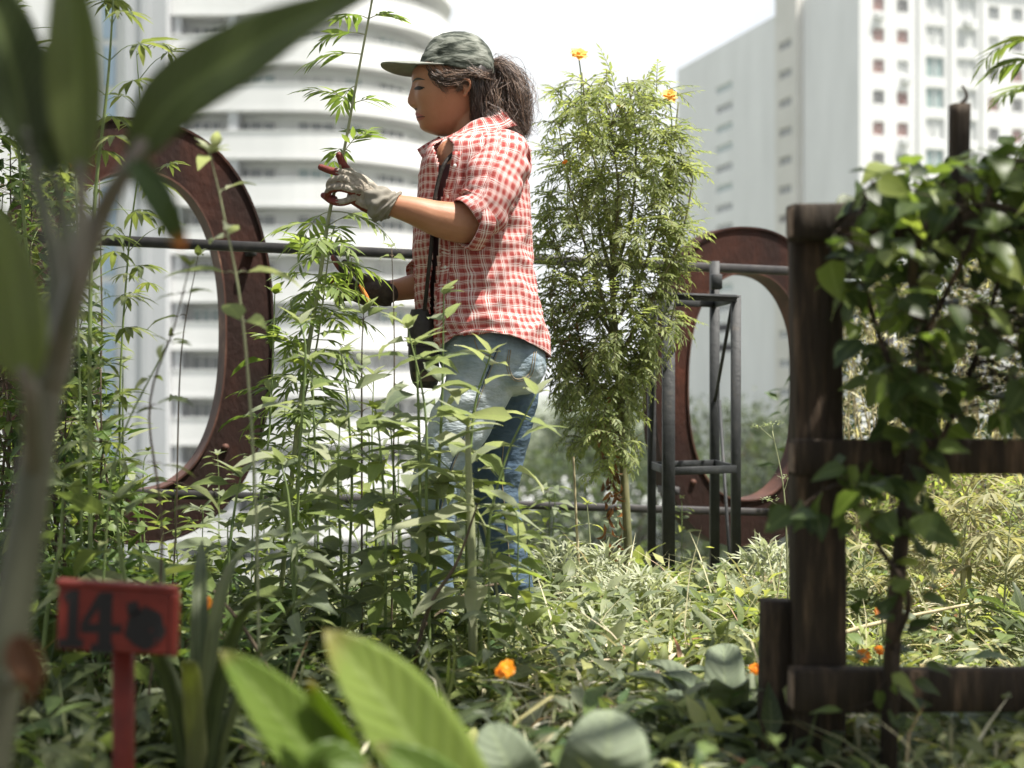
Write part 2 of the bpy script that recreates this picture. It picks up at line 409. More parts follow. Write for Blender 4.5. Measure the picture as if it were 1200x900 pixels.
M['leaf_straw'] = leafmat('leaf_straw', [(0.16, 0.18, 0.08), (0.34, 0.34, 0.18), (0.52, 0.48, 0.31), (0.66, 0.62, 0.47), (0.30, 0.14, 0.07)], trans=0.30, tcol=(1.4, 1.35, 0.9))
M['leaf_brown'] = leafmat('leaf_brown', [(0.06, 0.03, 0.015), (0.16, 0.075, 0.035), (0.30, 0.15, 0.06)], trans=0.25, tcol=(1.5, 1.2, 0.8))
M['leaf_fore'] = leafmat('leaf_fore', [(0.055, 0.075, 0.03), (0.10, 0.13, 0.048), (0.18, 0.21, 0.075)], trans=0.5, vein=0.3, veinn=20, rough=0.35, mottle=6, tip=((0.50, 0.17, 0.02), 1.05))
M['leaf_glow'] = leafmat('leaf_glow', [(0.085, 0.145, 0.028), (0.135, 0.205, 0.04), (0.21, 0.27, 0.065)], tcol=(1.9, 1.9, 0.7), trans=0.5, vein=0.30, veinn=15, rough=0.4, mottle=12, bump=0.2, tip=((0.30, 0.20, 0.09), 1.04))
M['leaf_tree'] = leafmat('leaf_tree', [(0.016, 0.028, 0.012), (0.03, 0.046, 0.018), (0.055, 0.075, 0.028), (0.085, 0.105, 0.045)], trans=0.28, mottle=0.4)
M['petal_orange'] = leafmat('petal_orange', [(0.75, 0.22, 0.015), (0.85, 0.33, 0.02), (0.85, 0.42, 0.05)], tcol=(1.2, 1.1, 0.6), trans=0.35)
M['petal_yellow'] = leafmat('petal_yellow', [(0.78, 0.45, 0.10), (0.85, 0.55, 0.16)], tcol=(1.2, 1.1, 0.6), trans=0.35)
M['white_paint'] = mat('white_paint', (0.75, 0.75, 0.74), 0.4)
M['car_blue'] = mat('car_blue', (0.25, 0.33, 0.42), 0.3, 0.5)
M['tyre'] = mat('tyre', (0.02, 0.02, 0.02), 0.8)
M['terracotta'] = mat('terracotta', (0.40, 0.15, 0.08), 0.8)

# ================================================================== SETTING
def ground_z(x, y):
    """raised garden bed: a terrace that drops to the street far below"""
    edge = 5.22 + 0.40 * min(max(x, -4), 4)
    bump = 0.03 * noise.noise(Vector((x * 1.3, y * 1.3, 0))) + 0.012 * noise.noise(Vector((x * 5, y * 5, 3)))
    top = 0.03 + bump - 0.12 * min(max((y - 4.1) / 1.0, 0), 1)
    def ss(a, b, t):
        t = min(max((t - a) / (b - a), 0), 1); return t * t * (3 - 2 * t)
    k = ss(edge, edge + 1.0, y)
    k = max(k, ss(12, 13, abs(x)), ss(-9, -10, y))
    return top * (1 - k) + (-14.0) * k

def build_ground():
    xs = np.unique(np.concatenate([[-1500, -600, -250, -100, -50, -25, -16], np.linspace(-13.5, -5.2, 12), np.linspace(-5, 5, 101), np.linspace(5.2, 13.5, 12), [16, 25, 50, 100, 250, 600, 1500]]))
    ys = np.unique(np.concatenate([[-400, -100, -30, -14], np.linspace(-10.5, 0, 12), np.linspace(0.2, 5.2, 64), np.linspace(5.25, 6.8, 14), [8, 12, 20, 40, 80, 150, 300, 700, 2000]]))
    V = np.array([(x, y, ground_z(x, y)) for y in ys for x in xs]); nx = len(xs); ny = len(ys)
    F = []; MI = []
    for j in range(ny - 1):
        for i in range(nx - 1):
            F.append((j * nx + i, j * nx + i + 1, (j + 1) * nx + i + 1, (j + 1) * nx + i))
            MI.append(1 if V[j * nx + i][2] < -9 else 0)
    g = Geo(); F = np.array(F); MI = np.array(MI)
    g.v = [V]; g.n = len(V); g.uv = [np.zeros((len(V), 2))]; g.r = [np.zeros(len(V))]
    g.f = [F[MI == 0], F[MI == 1]]; g.mi = [np.zeros((MI == 0).sum()), np.ones((MI == 1).sum())]
    o = g.build('ground', [M['soil'], M['far_ground']])
    o['kind'] = 'structure'
build_ground()

g = Geo()
for k, x in enumerate(range(-300, 300, 12)):
    pass
road = Geo()
road.add([(-300, 70, -13.99), (300, 70, -13.99), (300, 79, -13.99), (-300, 79, -13.99)], [(0, 1, 2, 3)])
ro = road.build('road', mat('asphalt', (0.06, 0.06, 0.062), 0.9), smooth=False); ro['kind'] = 'structure'

def facade(g, o, d, n, u1, z0, z1, opens, depth=0.25, mi=0):
    """wall of width u1 from z0 to z1 with real openings; opens = (u0,u1,z0,z1)"""
    o = np.array(o, float); d = np.array(d, float); n = np.array(n, float)
    us = sorted({0.0, float(u1)} | {round(q, 3) for a in opens for q in a[:2]})
    zs = sorted({float(z0), float(z1)} | {round(q, 3) for a in opens for q in a[2:4]})
    def pt(u, z, k=0.0): return o + d * u + np.array([0, 0, z]) - n * k
    V = []; F = []
    def quad(a, b, c, e):
        V.extend([a, b, c, e]); F.append((len(V) - 4, len(V) - 3, len(V) - 2, len(V) - 1))
    for i in range(len(us) - 1):
        uc = (us[i] + us[i + 1]) / 2; run = None
        for j in range(len(zs) - 1):
            zc = (zs[j] + zs[j + 1]) / 2
            hole = any(a[0] - 1e-3 < uc < a[1] + 1e-3 and a[2] - 1e-3 < zc < a[3] + 1e-3 for a in opens)
            if hole:
                if run is not None: quad(pt(us[i], run), pt(us[i + 1], run), pt(us[i + 1], zs[j]), pt(us[i], zs[j])); run = None
            elif run is None: run = zs[j]
        if run is not None: quad(pt(us[i], run), pt(us[i + 1], run), pt(us[i + 1], z1), pt(us[i], z1))
    for a in opens:
        c = [pt(a[0], a[2]), pt(a[1], a[2]), pt(a[1], a[3]), pt(a[0], a[3])]
        e = [pt(a[0], a[2], depth), pt(a[1], a[2], depth), pt(a[1], a[3], depth), pt(a[0], a[3], depth)]
        for k in range(4):
            q = (k + 1) % 4; quad(c[k], c[q], e[q], e[k])
    g.add(V, F, mi=mi)

def window(parent, o, d, n, a, glass, frame, depth=0.2, mull=1, stuffgeo=None):
    o = np.array(o, float); d = np.array(d, float); n = np.array(n, float)
    def pt(u, z, k): return o + d * u + np.array([0, 0, z]) - n * k
    fr = Geo() if stuffgeo is None else stuffgeo
    def bar(u0, u1, z0, z1, k0=0.10, k1=0.18):
        V = [pt(u0, z0, k0), pt(u1, z0, k0), pt(u1, z1, k0), pt(u0, z1, k0), pt(u0, z0, k1), pt(u1, z0, k1), pt(u1, z1, k1), pt(u0, z1, k1)]
        fr.add(V, [(0, 1, 2, 3), (0, 4, 5, 1), (1, 5, 6, 2), (2, 6, 7, 3), (3, 7, 4, 0)])
    t = 0.07
    bar(a[0], a[1], a[2], a[2] + t); bar(a[0], a[1], a[3] - t, a[3])
    bar(a[0], a[0] + t, a[2] + t, a[3] - t); bar(a[1] - t, a[1], a[2] + t, a[3] - t)
    for k in range(mull):
        u = a[0] + (a[1] - a[0]) * (k + 1) / (mull + 1); bar(u - t / 2, u + t / 2, a[2] + t, a[3] - t)
    pg = Geo() if stuffgeo is None else stuffgeo
    pg.add([pt(a[0], a[2], depth), pt(a[1], a[2], depth), pt(a[1], a[3], depth), pt(a[0], a[3], depth)], [(0, 1, 2, 3)], mi=1 if stuffgeo is not None else 0)
    if stuffgeo is None:
        w = fr.build('window', frame, parent, smooth=False)
        pg.build('pane', glass, w, smooth=False)

# ---- right: tall white slab block, seen at its corner
def right_block():
    c = np.array([32.0, 131.0, 0.0]); a = np.array([-0.269, 0.963, 0]); b = np.array([0.963, 0.269, 0])
    na = -b; nb = -a
    t = thing('apartment_block', 'tall white slab apartment block with rows of small square windows at right', 'apartment block', (32, 131, -14))
    top = 39.0; ZB = -14.0
    rng = random.Random(4)
    cols = [(2.0, 1.15, 1.35), (4.5, 1.15, 1.35), (7.9, 2.0, 2.0), (11.3, 2.2, 2.0), (14.2, 1.15, 1.35), (16.8, 1.15, 1.35), (20.0, 1.15, 1.35), (23.0, 2.0, 2.0), (26.4, 2.0, 2.0), (29.6, 1.15, 1.35), (32.2, 1.15, 1.35)]
    rows = [30.1 + 2.88 * k for k in range(2, -15, -1)]
    opens = []; meta = []
    for r, zc in enumerate(rows):
        for q, (u, w, h) in enumerate(cols):
            z = zc + (0.25 if w > 1.5 else 0)
            op = (u - w / 2, u + w / 2, z - h / 2, z + h / 2); opens.append(op); meta.append((r, q, op, w))
    g = Geo(); facade(g, c, b, nb, 35, ZB, top, opens)
    far = [(28.0, 32.4, 33.6 - 2.25 * k, 34.5 - 2.25 * k) for k in range(0, 14)]
    bu0, bu1 = 11.2, 16.0
    facade(g, c, a, na, bu0, ZB, top, [])
    facade(g, c + a * bu1, a, na, 44 - bu1, ZB, top, [(q[0] - bu1, q[1] - bu1, q[2], q[3]) for q in far])
    # roof and back faces
    e1 = c + a * 44; e2 = c + b * 35; e3 = e1 + b * 35
    z = lambda p, h: (p[0], p[1], h)
    g.add([z(c, top), z(e2, top), z(e3, top), z(e1, top), z(e1, ZB), z(e3, ZB), z(e2, ZB)], [(0, 1, 2, 3), (4, 5, 2, 3), (5, 6, 1, 2)])
    g.build('wall', M['white_wall'], t, smooth=False)
    # stair bay, a little proud
    g = Geo(); o2 = c + a * bu0 + na * 0.7
    bw = [(1.1, 3.9, 34.6 - 2.93 * k, 35.5 - 2.93 * k) for k in range(0, 16)]
    facade(g, o2, a, na, bu1 - bu0, ZB, top + 3.2, bw)
    p0, p1 = o2, o2 + a * (bu1 - bu0); q0, q1 = p0 - na * 5, p1 - na * 5
    H = top + 3.2
    g.add([z(p0, ZB), z(p0, H), z(q0, H), z(q0, ZB), z(p1, ZB), z(p1, H), z(q1, H), z(q1, ZB)], [(0, 1, 2, 3), (4, 7, 6, 5), (1, 5, 6, 2), (3, 2, 6, 7)])
    g.build('stair_tower', M['cream_wall'], t, smooth=False)
    # cornice, floor lines of the front
    g = Geo()
    def slab(u0, u1, z0, z1, out=0.18):
        A = c + b * u0 + nb * out; B = c + b * u1 + nb * out; A2 = c + b * u0 - nb * 0.0; B2 = c + b * u1
        g.add([z(A, z0), z(B, z0), z(B, z1), z(A, z1), z(A2, z0), z(B2, z0), z(B2, z1), z(A2, z1)], [(0, 1, 2, 3), (0, 4, 5, 1), (3, 2, 6, 7), (0, 3, 7, 4), (1, 5, 6, 2)])
    slab(-0.3, 35, top - 0.6, top + 0.15, 0.4)
    for u in (6.2, 9.6, 13.0, 21.5, 24.7, 28.0): slab(u - 0.14, u + 0.14, ZB, top - 0.65, 0.14)
    g.build('cornice', M['white_wall'], t, smooth=False)
    rest = Geo()
    for r, q, op, w in meta:
        if 0 <= r < 8 and q < 7:
            if w > 1.5: gm = M['blind_white'] if q == 3 or rng.random() < .35 else M['glass_green']
            else: gm = rng.choice([M['curtain_red'], M['curtain_red'], M['glass_dark'], M['glass_grey'], M['blind_white']])
            window(t, c, b, nb, op, gm, M['white_paint'])
        else: window(t, c, b, nb, op, None, None, stuffgeo=rest)
    for k, op in enumerate(bw): 
        if k < 9: window(t, o2, a, na, op, rng.choice([M['glass_dark'], M['glass_grey'], M['glass_grey']]), M['cream_wall'], mull=2)
        else: window(t, o2, a, na, op, None, None, stuffgeo=rest)
    for op in far[:12]: window(t, c, a, na, op, M['glass_green'] if rng.random() < .6 else M['glass_grey'], M['white_paint'], mull=2)
    o = rest.build('window', [M['white_paint'], M['glass_grey']], t, smooth=False); o['kind'] = 'stuff'
right_block()

def ac_units():
    t = bpy.data.objects['apartment_block']; rng = random.Random(8); c = np.array([32.0, 131.0, 0.0]); b = np.array([0.963, 0.269, 0]); nb = np.array([0.269, -0.963, 0])
    for k in range(6):
        u = rng.choice([2.0, 4.5, 7.9, 11.3, 14.2, 16.8]); z = 30.1 + 2.88 * rng.randrange(-5, 3) - 1.15; p = c + b * (u + rng.uniform(-.3, .3)) + nb * .2
        g = Geo(); box(g, (p[0], p[1], z), (.85, .38, .55), rz=math.atan2(.269, .963)); g.build('air_conditioner', M['blind_white'], t, smooth=False)
ac_units()

# ---- left: round-cornered tower with balconies
def left_tower():
    t = thing('apartment_tower', 'white apartment tower with curved balcony bands and round corner at left', 'apartment tower', (-15, 95, -14))
    x0, xa, R, yc = -21.1, -14.2, 10.0, 98.0
    def path(off, n=26):
        """plan line of the facade, moved outwards by off"""
        pts = [(x0, 88 - off), ((x0 + xa) / 2, 88 - off)]
        for i in range(n + 1):
            a = i / n * PI * 0.62
            pts.append((xa + (R + off) * math.sin(a), yc - (R + off) * math.cos(a)))
        return pts
    def strip(g, p_in, p_out, z0, z1, ends=True):
        n = len(p_out); V = []
        for p in p_out: V += [(p[0], p[1], z0), (p[0], p[1], z1)]
        for p in p_in: V += [(p[0], p[1], z0), (p[0], p[1], z1)]
        F = []; m = 2 * n
        for i in range(n - 1):
            F += [(2 * i, 2 * i + 2, 2 * i + 3, 2 * i + 1), (m + 2 * i, m + 2 * i + 1, m + 2 * i + 3, m + 2 * i + 2),
                  (2 * i + 1, 2 * i + 3, m + 2 * i + 3, m + 2 * i + 1), (2 * i, m + 2 * i, m + 2 * i + 2, 2 * i + 2)]
        F += [(0, 1, m + 1, m), (2 * n - 2, m + 2 * n - 2, m + 2 * n - 1, 2 * n - 1)]
        g.add(V, F)
    back = path(-2.0); 
    g = Geo()
    V = [(p[0], p[1], -14) for p in back] + [(p[0], p[1], 33) for p in back]; n = len(back)
    g.add(V, [(i, i + 1, n + i + 1, n + i) for i in range(n - 1)])
    g.add([(x0, 90, 33)] + [(p[0], p[1], 33) for p in back[1:]] + [(-30, 112, 33)], [tuple(range(n + 1))])
    g.build('wall', M['recess'], t, smooth=False)
    zf = 4.5 - 2.96 * 6
    floors = [zf + 2.96 * k for k in range(17)]      # top of each parapet
    for k, zt in enumerate(floors):
        g = Geo()
        strip(g, path(-0.15), path(0), zt - 1.45, zt)
        strip(g, path(-0.25), path(0.05), zt + 0.004, zt + 0.07)
        strip(g, path(-2.0), path(-0.155), zt - 1.68, zt - 1.45)
        strip(g, path(-0.15), path(0.03), zt - 1.70, zt - 1.4504)
        g.build('balcony', M['white_wall'], t, smooth=False)
    # windows of the recessed wall: only floors in view are parts
    rng = random.Random(9)
    rest = Geo()
    for k, zt in enumerate(floors):
        segs = []
        for (xa_, xb_) in ((-20.2, -18.4), (-17.4, -14.9)): segs.append(((xa_, 90.0), (xb_, 90.0)))
        for i0, i1 in ((1, 5), (6, 8), (10, 14), (16, 19)): 
            segs.append((back[2 + i0], back[2 + i1]))
        for s, (p, q) in enumerate(segs):
            p = np.array([p[0], p[1], 0.0]); q = np.array([q[0], q[1], 0.0])
            d = nrm(q - p); nn = np.array([d[1], -d[0], 0]); ln = np.linalg.norm(q - p)
            op = (0, ln, zt - 0.9, zt + 0.98)
            gm = rng.choice([M['glass_grey'], M['glass_grey'], M['glass_green'], M['blind_white'], M['glass_green']])
            if 4 <= k <= 14: window(t, p + nn * 0.32, d, nn, op, gm, M['white_paint'], depth=0.2, mull=2)
            else: window(t, p + nn * 0.32, d, nn, op, None, None, mull=2, stuffgeo=rest)
    o = rest.build('window', [M['white_paint'], M['glass_grey']], t, smooth=False); o['kind'] = 'stuff'
    # party fins between flats
    g = Geo()
    box(g, (-17.3, 88.95, 9.5), (0.55, 1.7, 46.8)); 
    box(g, (-20.75, 88.9, 9.5), (0.45, 1.5, 46.8))
    g.build('fin_wall', M['grey_wall'], t, smooth=False)
    # flat grey service shaft and glazed wing left of it
    g = Geo(); box(g, (-22.4, 89.2, 9.5), (2.55, 4.4, 47)); box(g, (-22.4, 86.93, 9.5), (0.5, 0.15, 47))
    g.build('service_shaft', M['grey_wall'], t, smooth=False)
    g = Geo(); box(g, (-30.0, 94, 9.5), (12.6, 10, 46.9)); g.build('side_wing', M['white_wall'], t, smooth=False)
    g = Geo()
    for k in range(16): box(g, (-25.2, 88.93, -12 + 2.96 * k), (0.8, 0.12, 2.5))
    g.build('glazing', M['glass_blue'], t, smooth=False)
left_tower()

# ---- trees beyond the terrace
def tree_proto(name, seed, h, cr, label, group, loc):
    rng = np.random.default_rng(seed)
    t = thing(name, label, 'tree', loc, group)
    z0 = loc[2]; g = Geo()
    tube(g, [loc, Vector(loc) + Vector((0.2, 0, h * .3)), Vector(loc) + Vector((0.0, 0.1, h * .75))], [0.3, 0.22, 0.06], 8, n=8)
    cl = []
    for k in range(16):
        a = rng.random() * 6.28; rr = cr * (0.25 + 0.6 * rng.random()); zz = h * (0.42 + 0.48 * rng.random())
        rr *= math.sin(min(1, (h - zz) / h * 2.2 + .25) * PI / 2)
        c = np.array(loc) + [rr * math.cos(a), rr * math.sin(a), zz]; cl.append((c, cr * (0.24 + 0.2 * rng.random())))
        tube(g, [Vector(loc) + Vector((0.05, 0, h * (.22 + .3 * rng.random()))), (Vector(loc) + Vector((0, 0, h * .45)) + Vector(c)) / 2, c], [0.11, 0.03], 5, n=5)
    g.build('trunk', M['stem_brown'], t)
    lf = Geo()
    for c, r in cl:
        n = 260
        v = nrm(rng.normal(size=(n, 3))) * (r * rng.random((n, 1)) ** 0.35) * [1.15, 1.15, 0.8]
        D = nrm(v + rng.normal(size=(n, 3)) * r * .5); 
        leaves(lf, c + v, D, [0, 0, 1], 0.25 + 0.25 * rng.random(n), 0.22 + 0.15 * rng.random(n), 'ovate', 0.6, 0.2, 2, rnd=np.clip(rng.normal(.5, .25, n), 0, 1))
    lf.build('crown', M['leaf_tree'], t)
    return t

def copy_tree(o, parent=None):
    c = o.copy(); COL.objects.link(c); c.parent = parent
    for ch in list(o.children): copy_tree(ch, c)
    return c

GT = 'trees growing below the terrace'
protos = [tree_proto('broadleaf_tree', 11, 13.5, 5.0, 'far blurred broadleaf tree straight beyond the round rusted ring right of the metal rack', GT, (12.2, 62, -14)),
          tree_proto('broadleaf_tree', 12, 12.5, 6.0, 'far blurred broadleaf tree seen between the jeans and the marigold bush', GT, (1.2, 52, -14)),
          tree_proto('broadleaf_tree', 13, 14.0, 4.6, 'far blurred broadleaf tree seen through the gap left of the marigold stem', GT, (4.6, 60, -14))]
spots = [(8.3, 66, 0, 1.0, 'far blurred broadleaf tree seen between the legs of the metal rack'),
         (15.5, 70, 1, 1.0, 'far blurred broadleaf tree seen just left of the dark fence post'),
         (9.6, 48, 2, 0.72, 'smaller lower far tree seen low inside the right rusted ring'),
         (5.5, 44, 0, 0.70, 'smaller lower far tree seen behind the base of the marigold stem'),
         (-0.6, 62, 2, 0.98, 'far blurred tree half hidden behind the jeans of the woman'),
         (19.8, 66, 0, 1.02, 'far tree hidden behind the fence post and its vine'),
         (25.2, 64, 1, 1.1, 'far tree behind the vine clad fence on the right'),
         (31.0, 72, 2, 1.1, 'rightmost far tree behind the vine clad fence'),
         (13.2, 92, 1, 1.12, 'pale farthest tree standing before the foot of the right block'),
         (20.0, 100, 0, 1.15, 'pale farthest tree right of the dark post before the right block'),
         (6.0, 96, 2, 1.1, 'pale farthest tree at horizon height behind the marigold bush'),
         (1.0, 104, 0, 1.1, 'pale farthest tree at horizon height right of the white tower')]
for k, (x, y, p, s, lb) in enumerate(spots):
    o = copy_tree(protos[p]); o.location = (x, y, -14); o.scale = (s, s, s); o.rotation_euler.z = k * 1.7
    o['label'] = lb

# low far houses and a parked car glimpsed below the rail
def low_house(x, y, w, d, h, label, wallm, roofm):
    t = thing('low_house', label, 'house', (x, y, -14), 'low houses beyond the terrace')
    g = Geo(); box(g, (x, y, -14 + h / 2), (w, d, h)); g.build('wall', wallm, t, smooth=False)
    g = Geo(); V = [(x - w / 2 - .3, y - d / 2 - .3, -14 + h), (x + w / 2 + .3, y - d / 2 - .3, -14 + h), (x + w / 2 + .3, y + d / 2 + .3, -14 + h), (x - w / 2 - .3, y + d / 2 + .3, -14 + h), (x - w / 2 - .3, y, -14 + h + 1.6), (x + w / 2 + .3, y, -14 + h + 1.6)]
    g.add(V, [(0, 1, 5, 4), (2, 3, 4, 5), (0, 4, 3), (1, 2, 5), (3, 2, 1, 0)]); g.build('roof', roofm, t, smooth=False)
    for k in (-1, 0, 1):
        g = Geo(); box(g, (x + k * w / 3.4, y - d / 2 - 0.03, -14 + h * .55), (0.9, 0.07, 1.1)); g.build('window', M['glass_grey'], t, smooth=False)
low_house(4.9, 84, 8, 7, 7.6, 'small far house with pale roof seen left of the marigold stem', M['white_wall'], M['blind_white'])
low_house(15.8, 86, 7, 7, 6.4, 'small far house with terracotta roof beyond the right ring', M['white_wall'], M['terracotta'])
def car(x, y, label, bm):
    t = thing('parked_car', label, 'car', (x, y, -14), 'cars parked below the terrace')
    prof = [(-2.1, .35), (-2.1, .8), (-1.3, .95), (-0.7, 1.42), (0.7, 1.45), (1.5, .98), (2.1, .85), (2.15, .35)]
    g = Geo(); V = [(x + a, y - .85, -14 + b) for a, b in prof] + [(x + a, y + .85, -14 + b) for a, b in prof]; n = len(prof)
    g.add(V, [tuple(range(n)), tuple(range(2 * n - 1, n - 1, -1))] + [(i, (i + 1) % n, n + (i + 1) % n, n + i) for i in range(n)]); g.build('body', bm, t, smooth=False)
    g = Geo(); box(g, (x, y, -14 + 1.18), (1.5, 1.74, .36)); g.build('side_window', M['glass_dark'], t, smooth=False)
    for dx in (-1.35, 1.35):
        for dy in (-.86, .86):
            g = Geo(); tube(g, [(x + dx, y + dy - .1, -13.66), (x + dx, y + dy + .1, -13.66)], .33, 14); g.build('wheel', M['tyre'], t)
car(3.2, 74, 'white car parked far below, glimpsed between jeans and marigold bush', M['white_paint'])
car(7.6, 74, 'blue grey car parked far below behind the marigold stem', M['car_blue'])

# ================================================================== RAILING, RINGS, RACK, FENCE, SIGN
def rail_Y(px):      # the railing runs away from the camera towards the right
    return 4.42 + (px - 165) / 712.0 * 1.03

def railing():
    t = thing('railing', 'dark steel railing with two long horizontal bars behind the woman', 'railing', tuple(P(500, 0, rail_Y(500)).xy) + (0.03,))
    for nm, a, b, h in (('rail', 282, 320, 0.030), ('rail', 577, 603, 0.026)):
        g = Geo()
        x0, x1 = -150, 1500
        f = lambda px: a + (b - a) * (px - 130) / 850.0
        beam(g, P(x0, f(x0), rail_Y(x0)), P(x1, f(x1), rail_Y(x1)), 0.035, h, bev=0.003, seg=1)
        g.build(nm, M['rail_steel'], t)
    for px in (-60, 1040, 1320):
        g = Geo(); q = P(px, 450, rail_Y(px) + 0.02)
        beam(g, (q.x, q.y, -0.1), (q.x, q.y, 1.16), 0.04, 0.04, up=(0, 1, 0), bev=0.003); g.build('post', M['rail_steel'], t)
railing()

def rust_ring(px, py, Y, hw, hh, sw, sh, label, rot=rad(24), depth=0.10):
    c = P(px, py, Y)
    t = thing('steel_letter', label, 'letter', (c.x, c.y, c.z - hh), 'big rusted steel letters on the railing')
    n = 96; e = 2.35
    def ring(a, b):
        q = []
        for i in range(n):
            A = i / n * 2 * PI; ca, sa = math.cos(A), math.sin(A)
            q.append((a * math.copysign(abs(ca) ** (2 / e), ca), b * math.copysign(abs(sa) ** (2 / e), sa)))
        return np.array(q)
    ax = np.array([math.cos(rot), math.sin(rot), 0]); ay = np.array([-math.sin(rot), math.cos(rot), 0]); az = np.array([0, 0, 1.0])
    cc = np.array(c)
    def put(q, d): return cc + q[:, :1] * ax + q[:, 1:] * az + ay * d
    I = np.arange(n); J = (I + 1) % n
    def band(g, A, B, flip=False):
        k = np.concatenate([A, B]); F = np.stack([I, J, J + n, I + n], 1)
        if flip: F = F[:, ::-1]
        g.add(k, F)
    O1, I1 = ring(hw, hh), ring(hw - sw, hh - sh)
    Of, If = ring(hw - 0.008, hh - 0.008), ring(hw - sw + 0.006, hh - sh + 0.006)
    g = Geo()      # face plate sits 8 mm inside the side walls
    band(g, put(Of, 0.008), put(If, 0.008)); band(g, put(Of, depth), put(If, depth), True)
    g.build('face_plate', M['rust'], t, smooth=False)
    g = Geo(); band(g, put(O1, 0), put(O1, depth + .004)); band(g, put(Of, 0.0), put(O1, 0)); band(g, put(Of, 0.0), put(Of, depth), True)
    g.build('outer_wall', M['rust'], t)
    g = Geo(); band(g, put(I1, 0), put(I1, depth + .004), True); band(g, put(If, 0.0), put(I1, 0), True); band(g, put(If, 0.0), put(If, depth))
    g.build('inner_wall', M['rust_edge'], t)
    for k, ang in enumerate((0.35, 2.6, 3.9, 5.6)):     # fixing lugs
        q = np.array([[(hw - sw / 2) * math.cos(ang), (hh - sh / 2) * math.sin(ang)]]); p = put(q, 0.004)[0]
        g = Geo(); tube(g, [p - ay * 0.006, p + ay * 0.01], 0.012, 8); g.build('bolt', M['rust_edge'], t)
    for zz in (0.4, -0.3):
        g = Geo(); q = cc + az * hh * zz * 0 + ay * -0.03 + ax * (hw - sw * .5) * (1 if zz > 0 else -1) + az * (0.27 if zz > 0 else -0.4)
        beam(g, q, q + ay * 0.12, 0.03, 0.03); g.build('bracket', M['rail_steel'], t)
    return t
rust_ring(163, 388, 4.60, 0.445, 0.69, 0.165, 0.175, 'big dark rusted steel ring letter standing left behind the tall stems')
rust_ring(878, 453, 5.62, 0.425, 0.632, 0.150, 0.185, 'big rusted steel ring letter standing behind the metal rack')

def rack():
    Z = lambda py, Y: CAMZ + (450 - py) * Y / FPX
    FL, FR, BL, BR = P(784, 0, 4.30), P(863, 0, 4.42), P(764, 0, 4.62), P(838, 0, 4.74)
    t = thing('metal_stand', 'tall narrow dark steel stand beside the marigold bush', 'stand', ((FL.x + BR.x) / 2, 4.5, 0.02))
    zt = Z(348, 4.35); zb = 0.0
    def leg(p, w, z1, nm='leg'):
        g = Geo(); beam(g, (p.x, p.y, zb), (p.x, p.y, z1), w, 0.008, up=(0, 1, 0), bev=0.001)
        beam(g, (p.x - w / 2 + .004, p.y + w / 2, zb), (p.x - w / 2 + .004, p.y + w / 2, z1 - .002), 0.008, w * .9, up=(0, 1, 0), bev=0.001); g.build(nm, M['steel_dark'], t)
    leg(FL, 0.036, zt); leg(FR, 0.028, zt + .01); leg(BL, 0.026, zt + .02); leg(BR, 0.030, Z(306, 4.74))
    def bar(a, b, w=0.024, h=0.008, nm='crossbar'):
        g = Geo(); beam(g, a, b, w, h, bev=0.001); g.build(nm, M['steel_dark'], t)
    for z, hh in ((zt, 0.022), (Z(549, 4.45), 0.024), (zb + .08, .02)):
        A, B, C, D = [(p.x, p.y, z) for p in (FL, FR, BR, BL)]
        bar(A, B, 0.008, hh); bar(B, C, 0.008, hh); bar(D, C, 0.008, hh); bar(A, D, 0.008, hh)
    bar((FL.x, FL.y, zt + .004), (FR.x, FR.y, zt + .004), .03, .005); 
    g = Geo(); beam(g, (FR.x - .01, FR.y, zt), (BR.x, BR.y, Z(470, 4.6)), 0.010, 0.010); g.build('brace', M['steel_dark'], t)
    g = Geo(); beam(g, (BR.x + .012, BR.y - .02, Z(470, 4.6)), (FR.x - .012, FR.y, zb + .02), 0.010, 0.010); g.build('brace', M['steel_dark'], t)
    g = Geo(); beam(g, (BL.x + .016, BL.y - .01, zt), (BL.x - 0.004, BL.y, Z(549, 4.6)), 0.008, 0.008); g.build('brace', M['steel_dark'], t)
    g = Geo(); box(g, (BR.x, BR.y - .03, Z(330, 4.7)), (0.035, 0.04, 0.05), bev=.003); g.build('clamp', M['steel_dark'], t)
rack()

g = Geo(); tube(g, [P(808, 672, 4.78), P(900, 681, 4.82), P(1010, 693, 4.86), P(1215, 704, 4.95)], [0.014, 0.0155, 0.014], 10, n=14)
for q in (860, 955, 1060, 1150):
    pass
tag(g.build('cane', M['bamboo']), 'pinkish brown bamboo cane lying level behind the metal stand', 'cane')

def stump():
    t = thing('tree_stump', 'small squat cut wooden stump between the legs of the metal stand', 'stump', tuple(P(830, 718, 4.5)))
    c = P(830, 718, 4.46); g = Geo(); n = 20
    ang = np.arange(n) * 2 * PI / n; rr = 0.040 * (1 + .12 * np.sin(ang * 3 + 1) + .07 * np.sin(ang * 7))
    rows = [(0.0, 1.25), (0.02, 1.08), (0.06, 1.0), (0.092, 0.98)]
    V = []; 
    for z, k in rows:
        for a, r in zip(ang, rr): V.append((c.x + r * k * math.cos(a), c.y + r * k * math.sin(a), c.z - 0.02 + z + (.006 * math.sin(a * 2) if z > .09 else 0)))
    F = [(k * n + i, k * n + (i + 1) % n, (k + 1) * n + (i + 1) % n, (k + 1) * n + i) for k in range(3) for i in range(n)]
    g.add(V, F); g.build('bark', M['wood_dark'], t)
    g = Geo(); top = [(v[0] * 1.0, v[1], v[2] + .001) for v in V[-n:]]; g.add(top, [tuple(range(n))]); g.build('cut_face', M['wood_cut'], t, smooth=False)
stump()

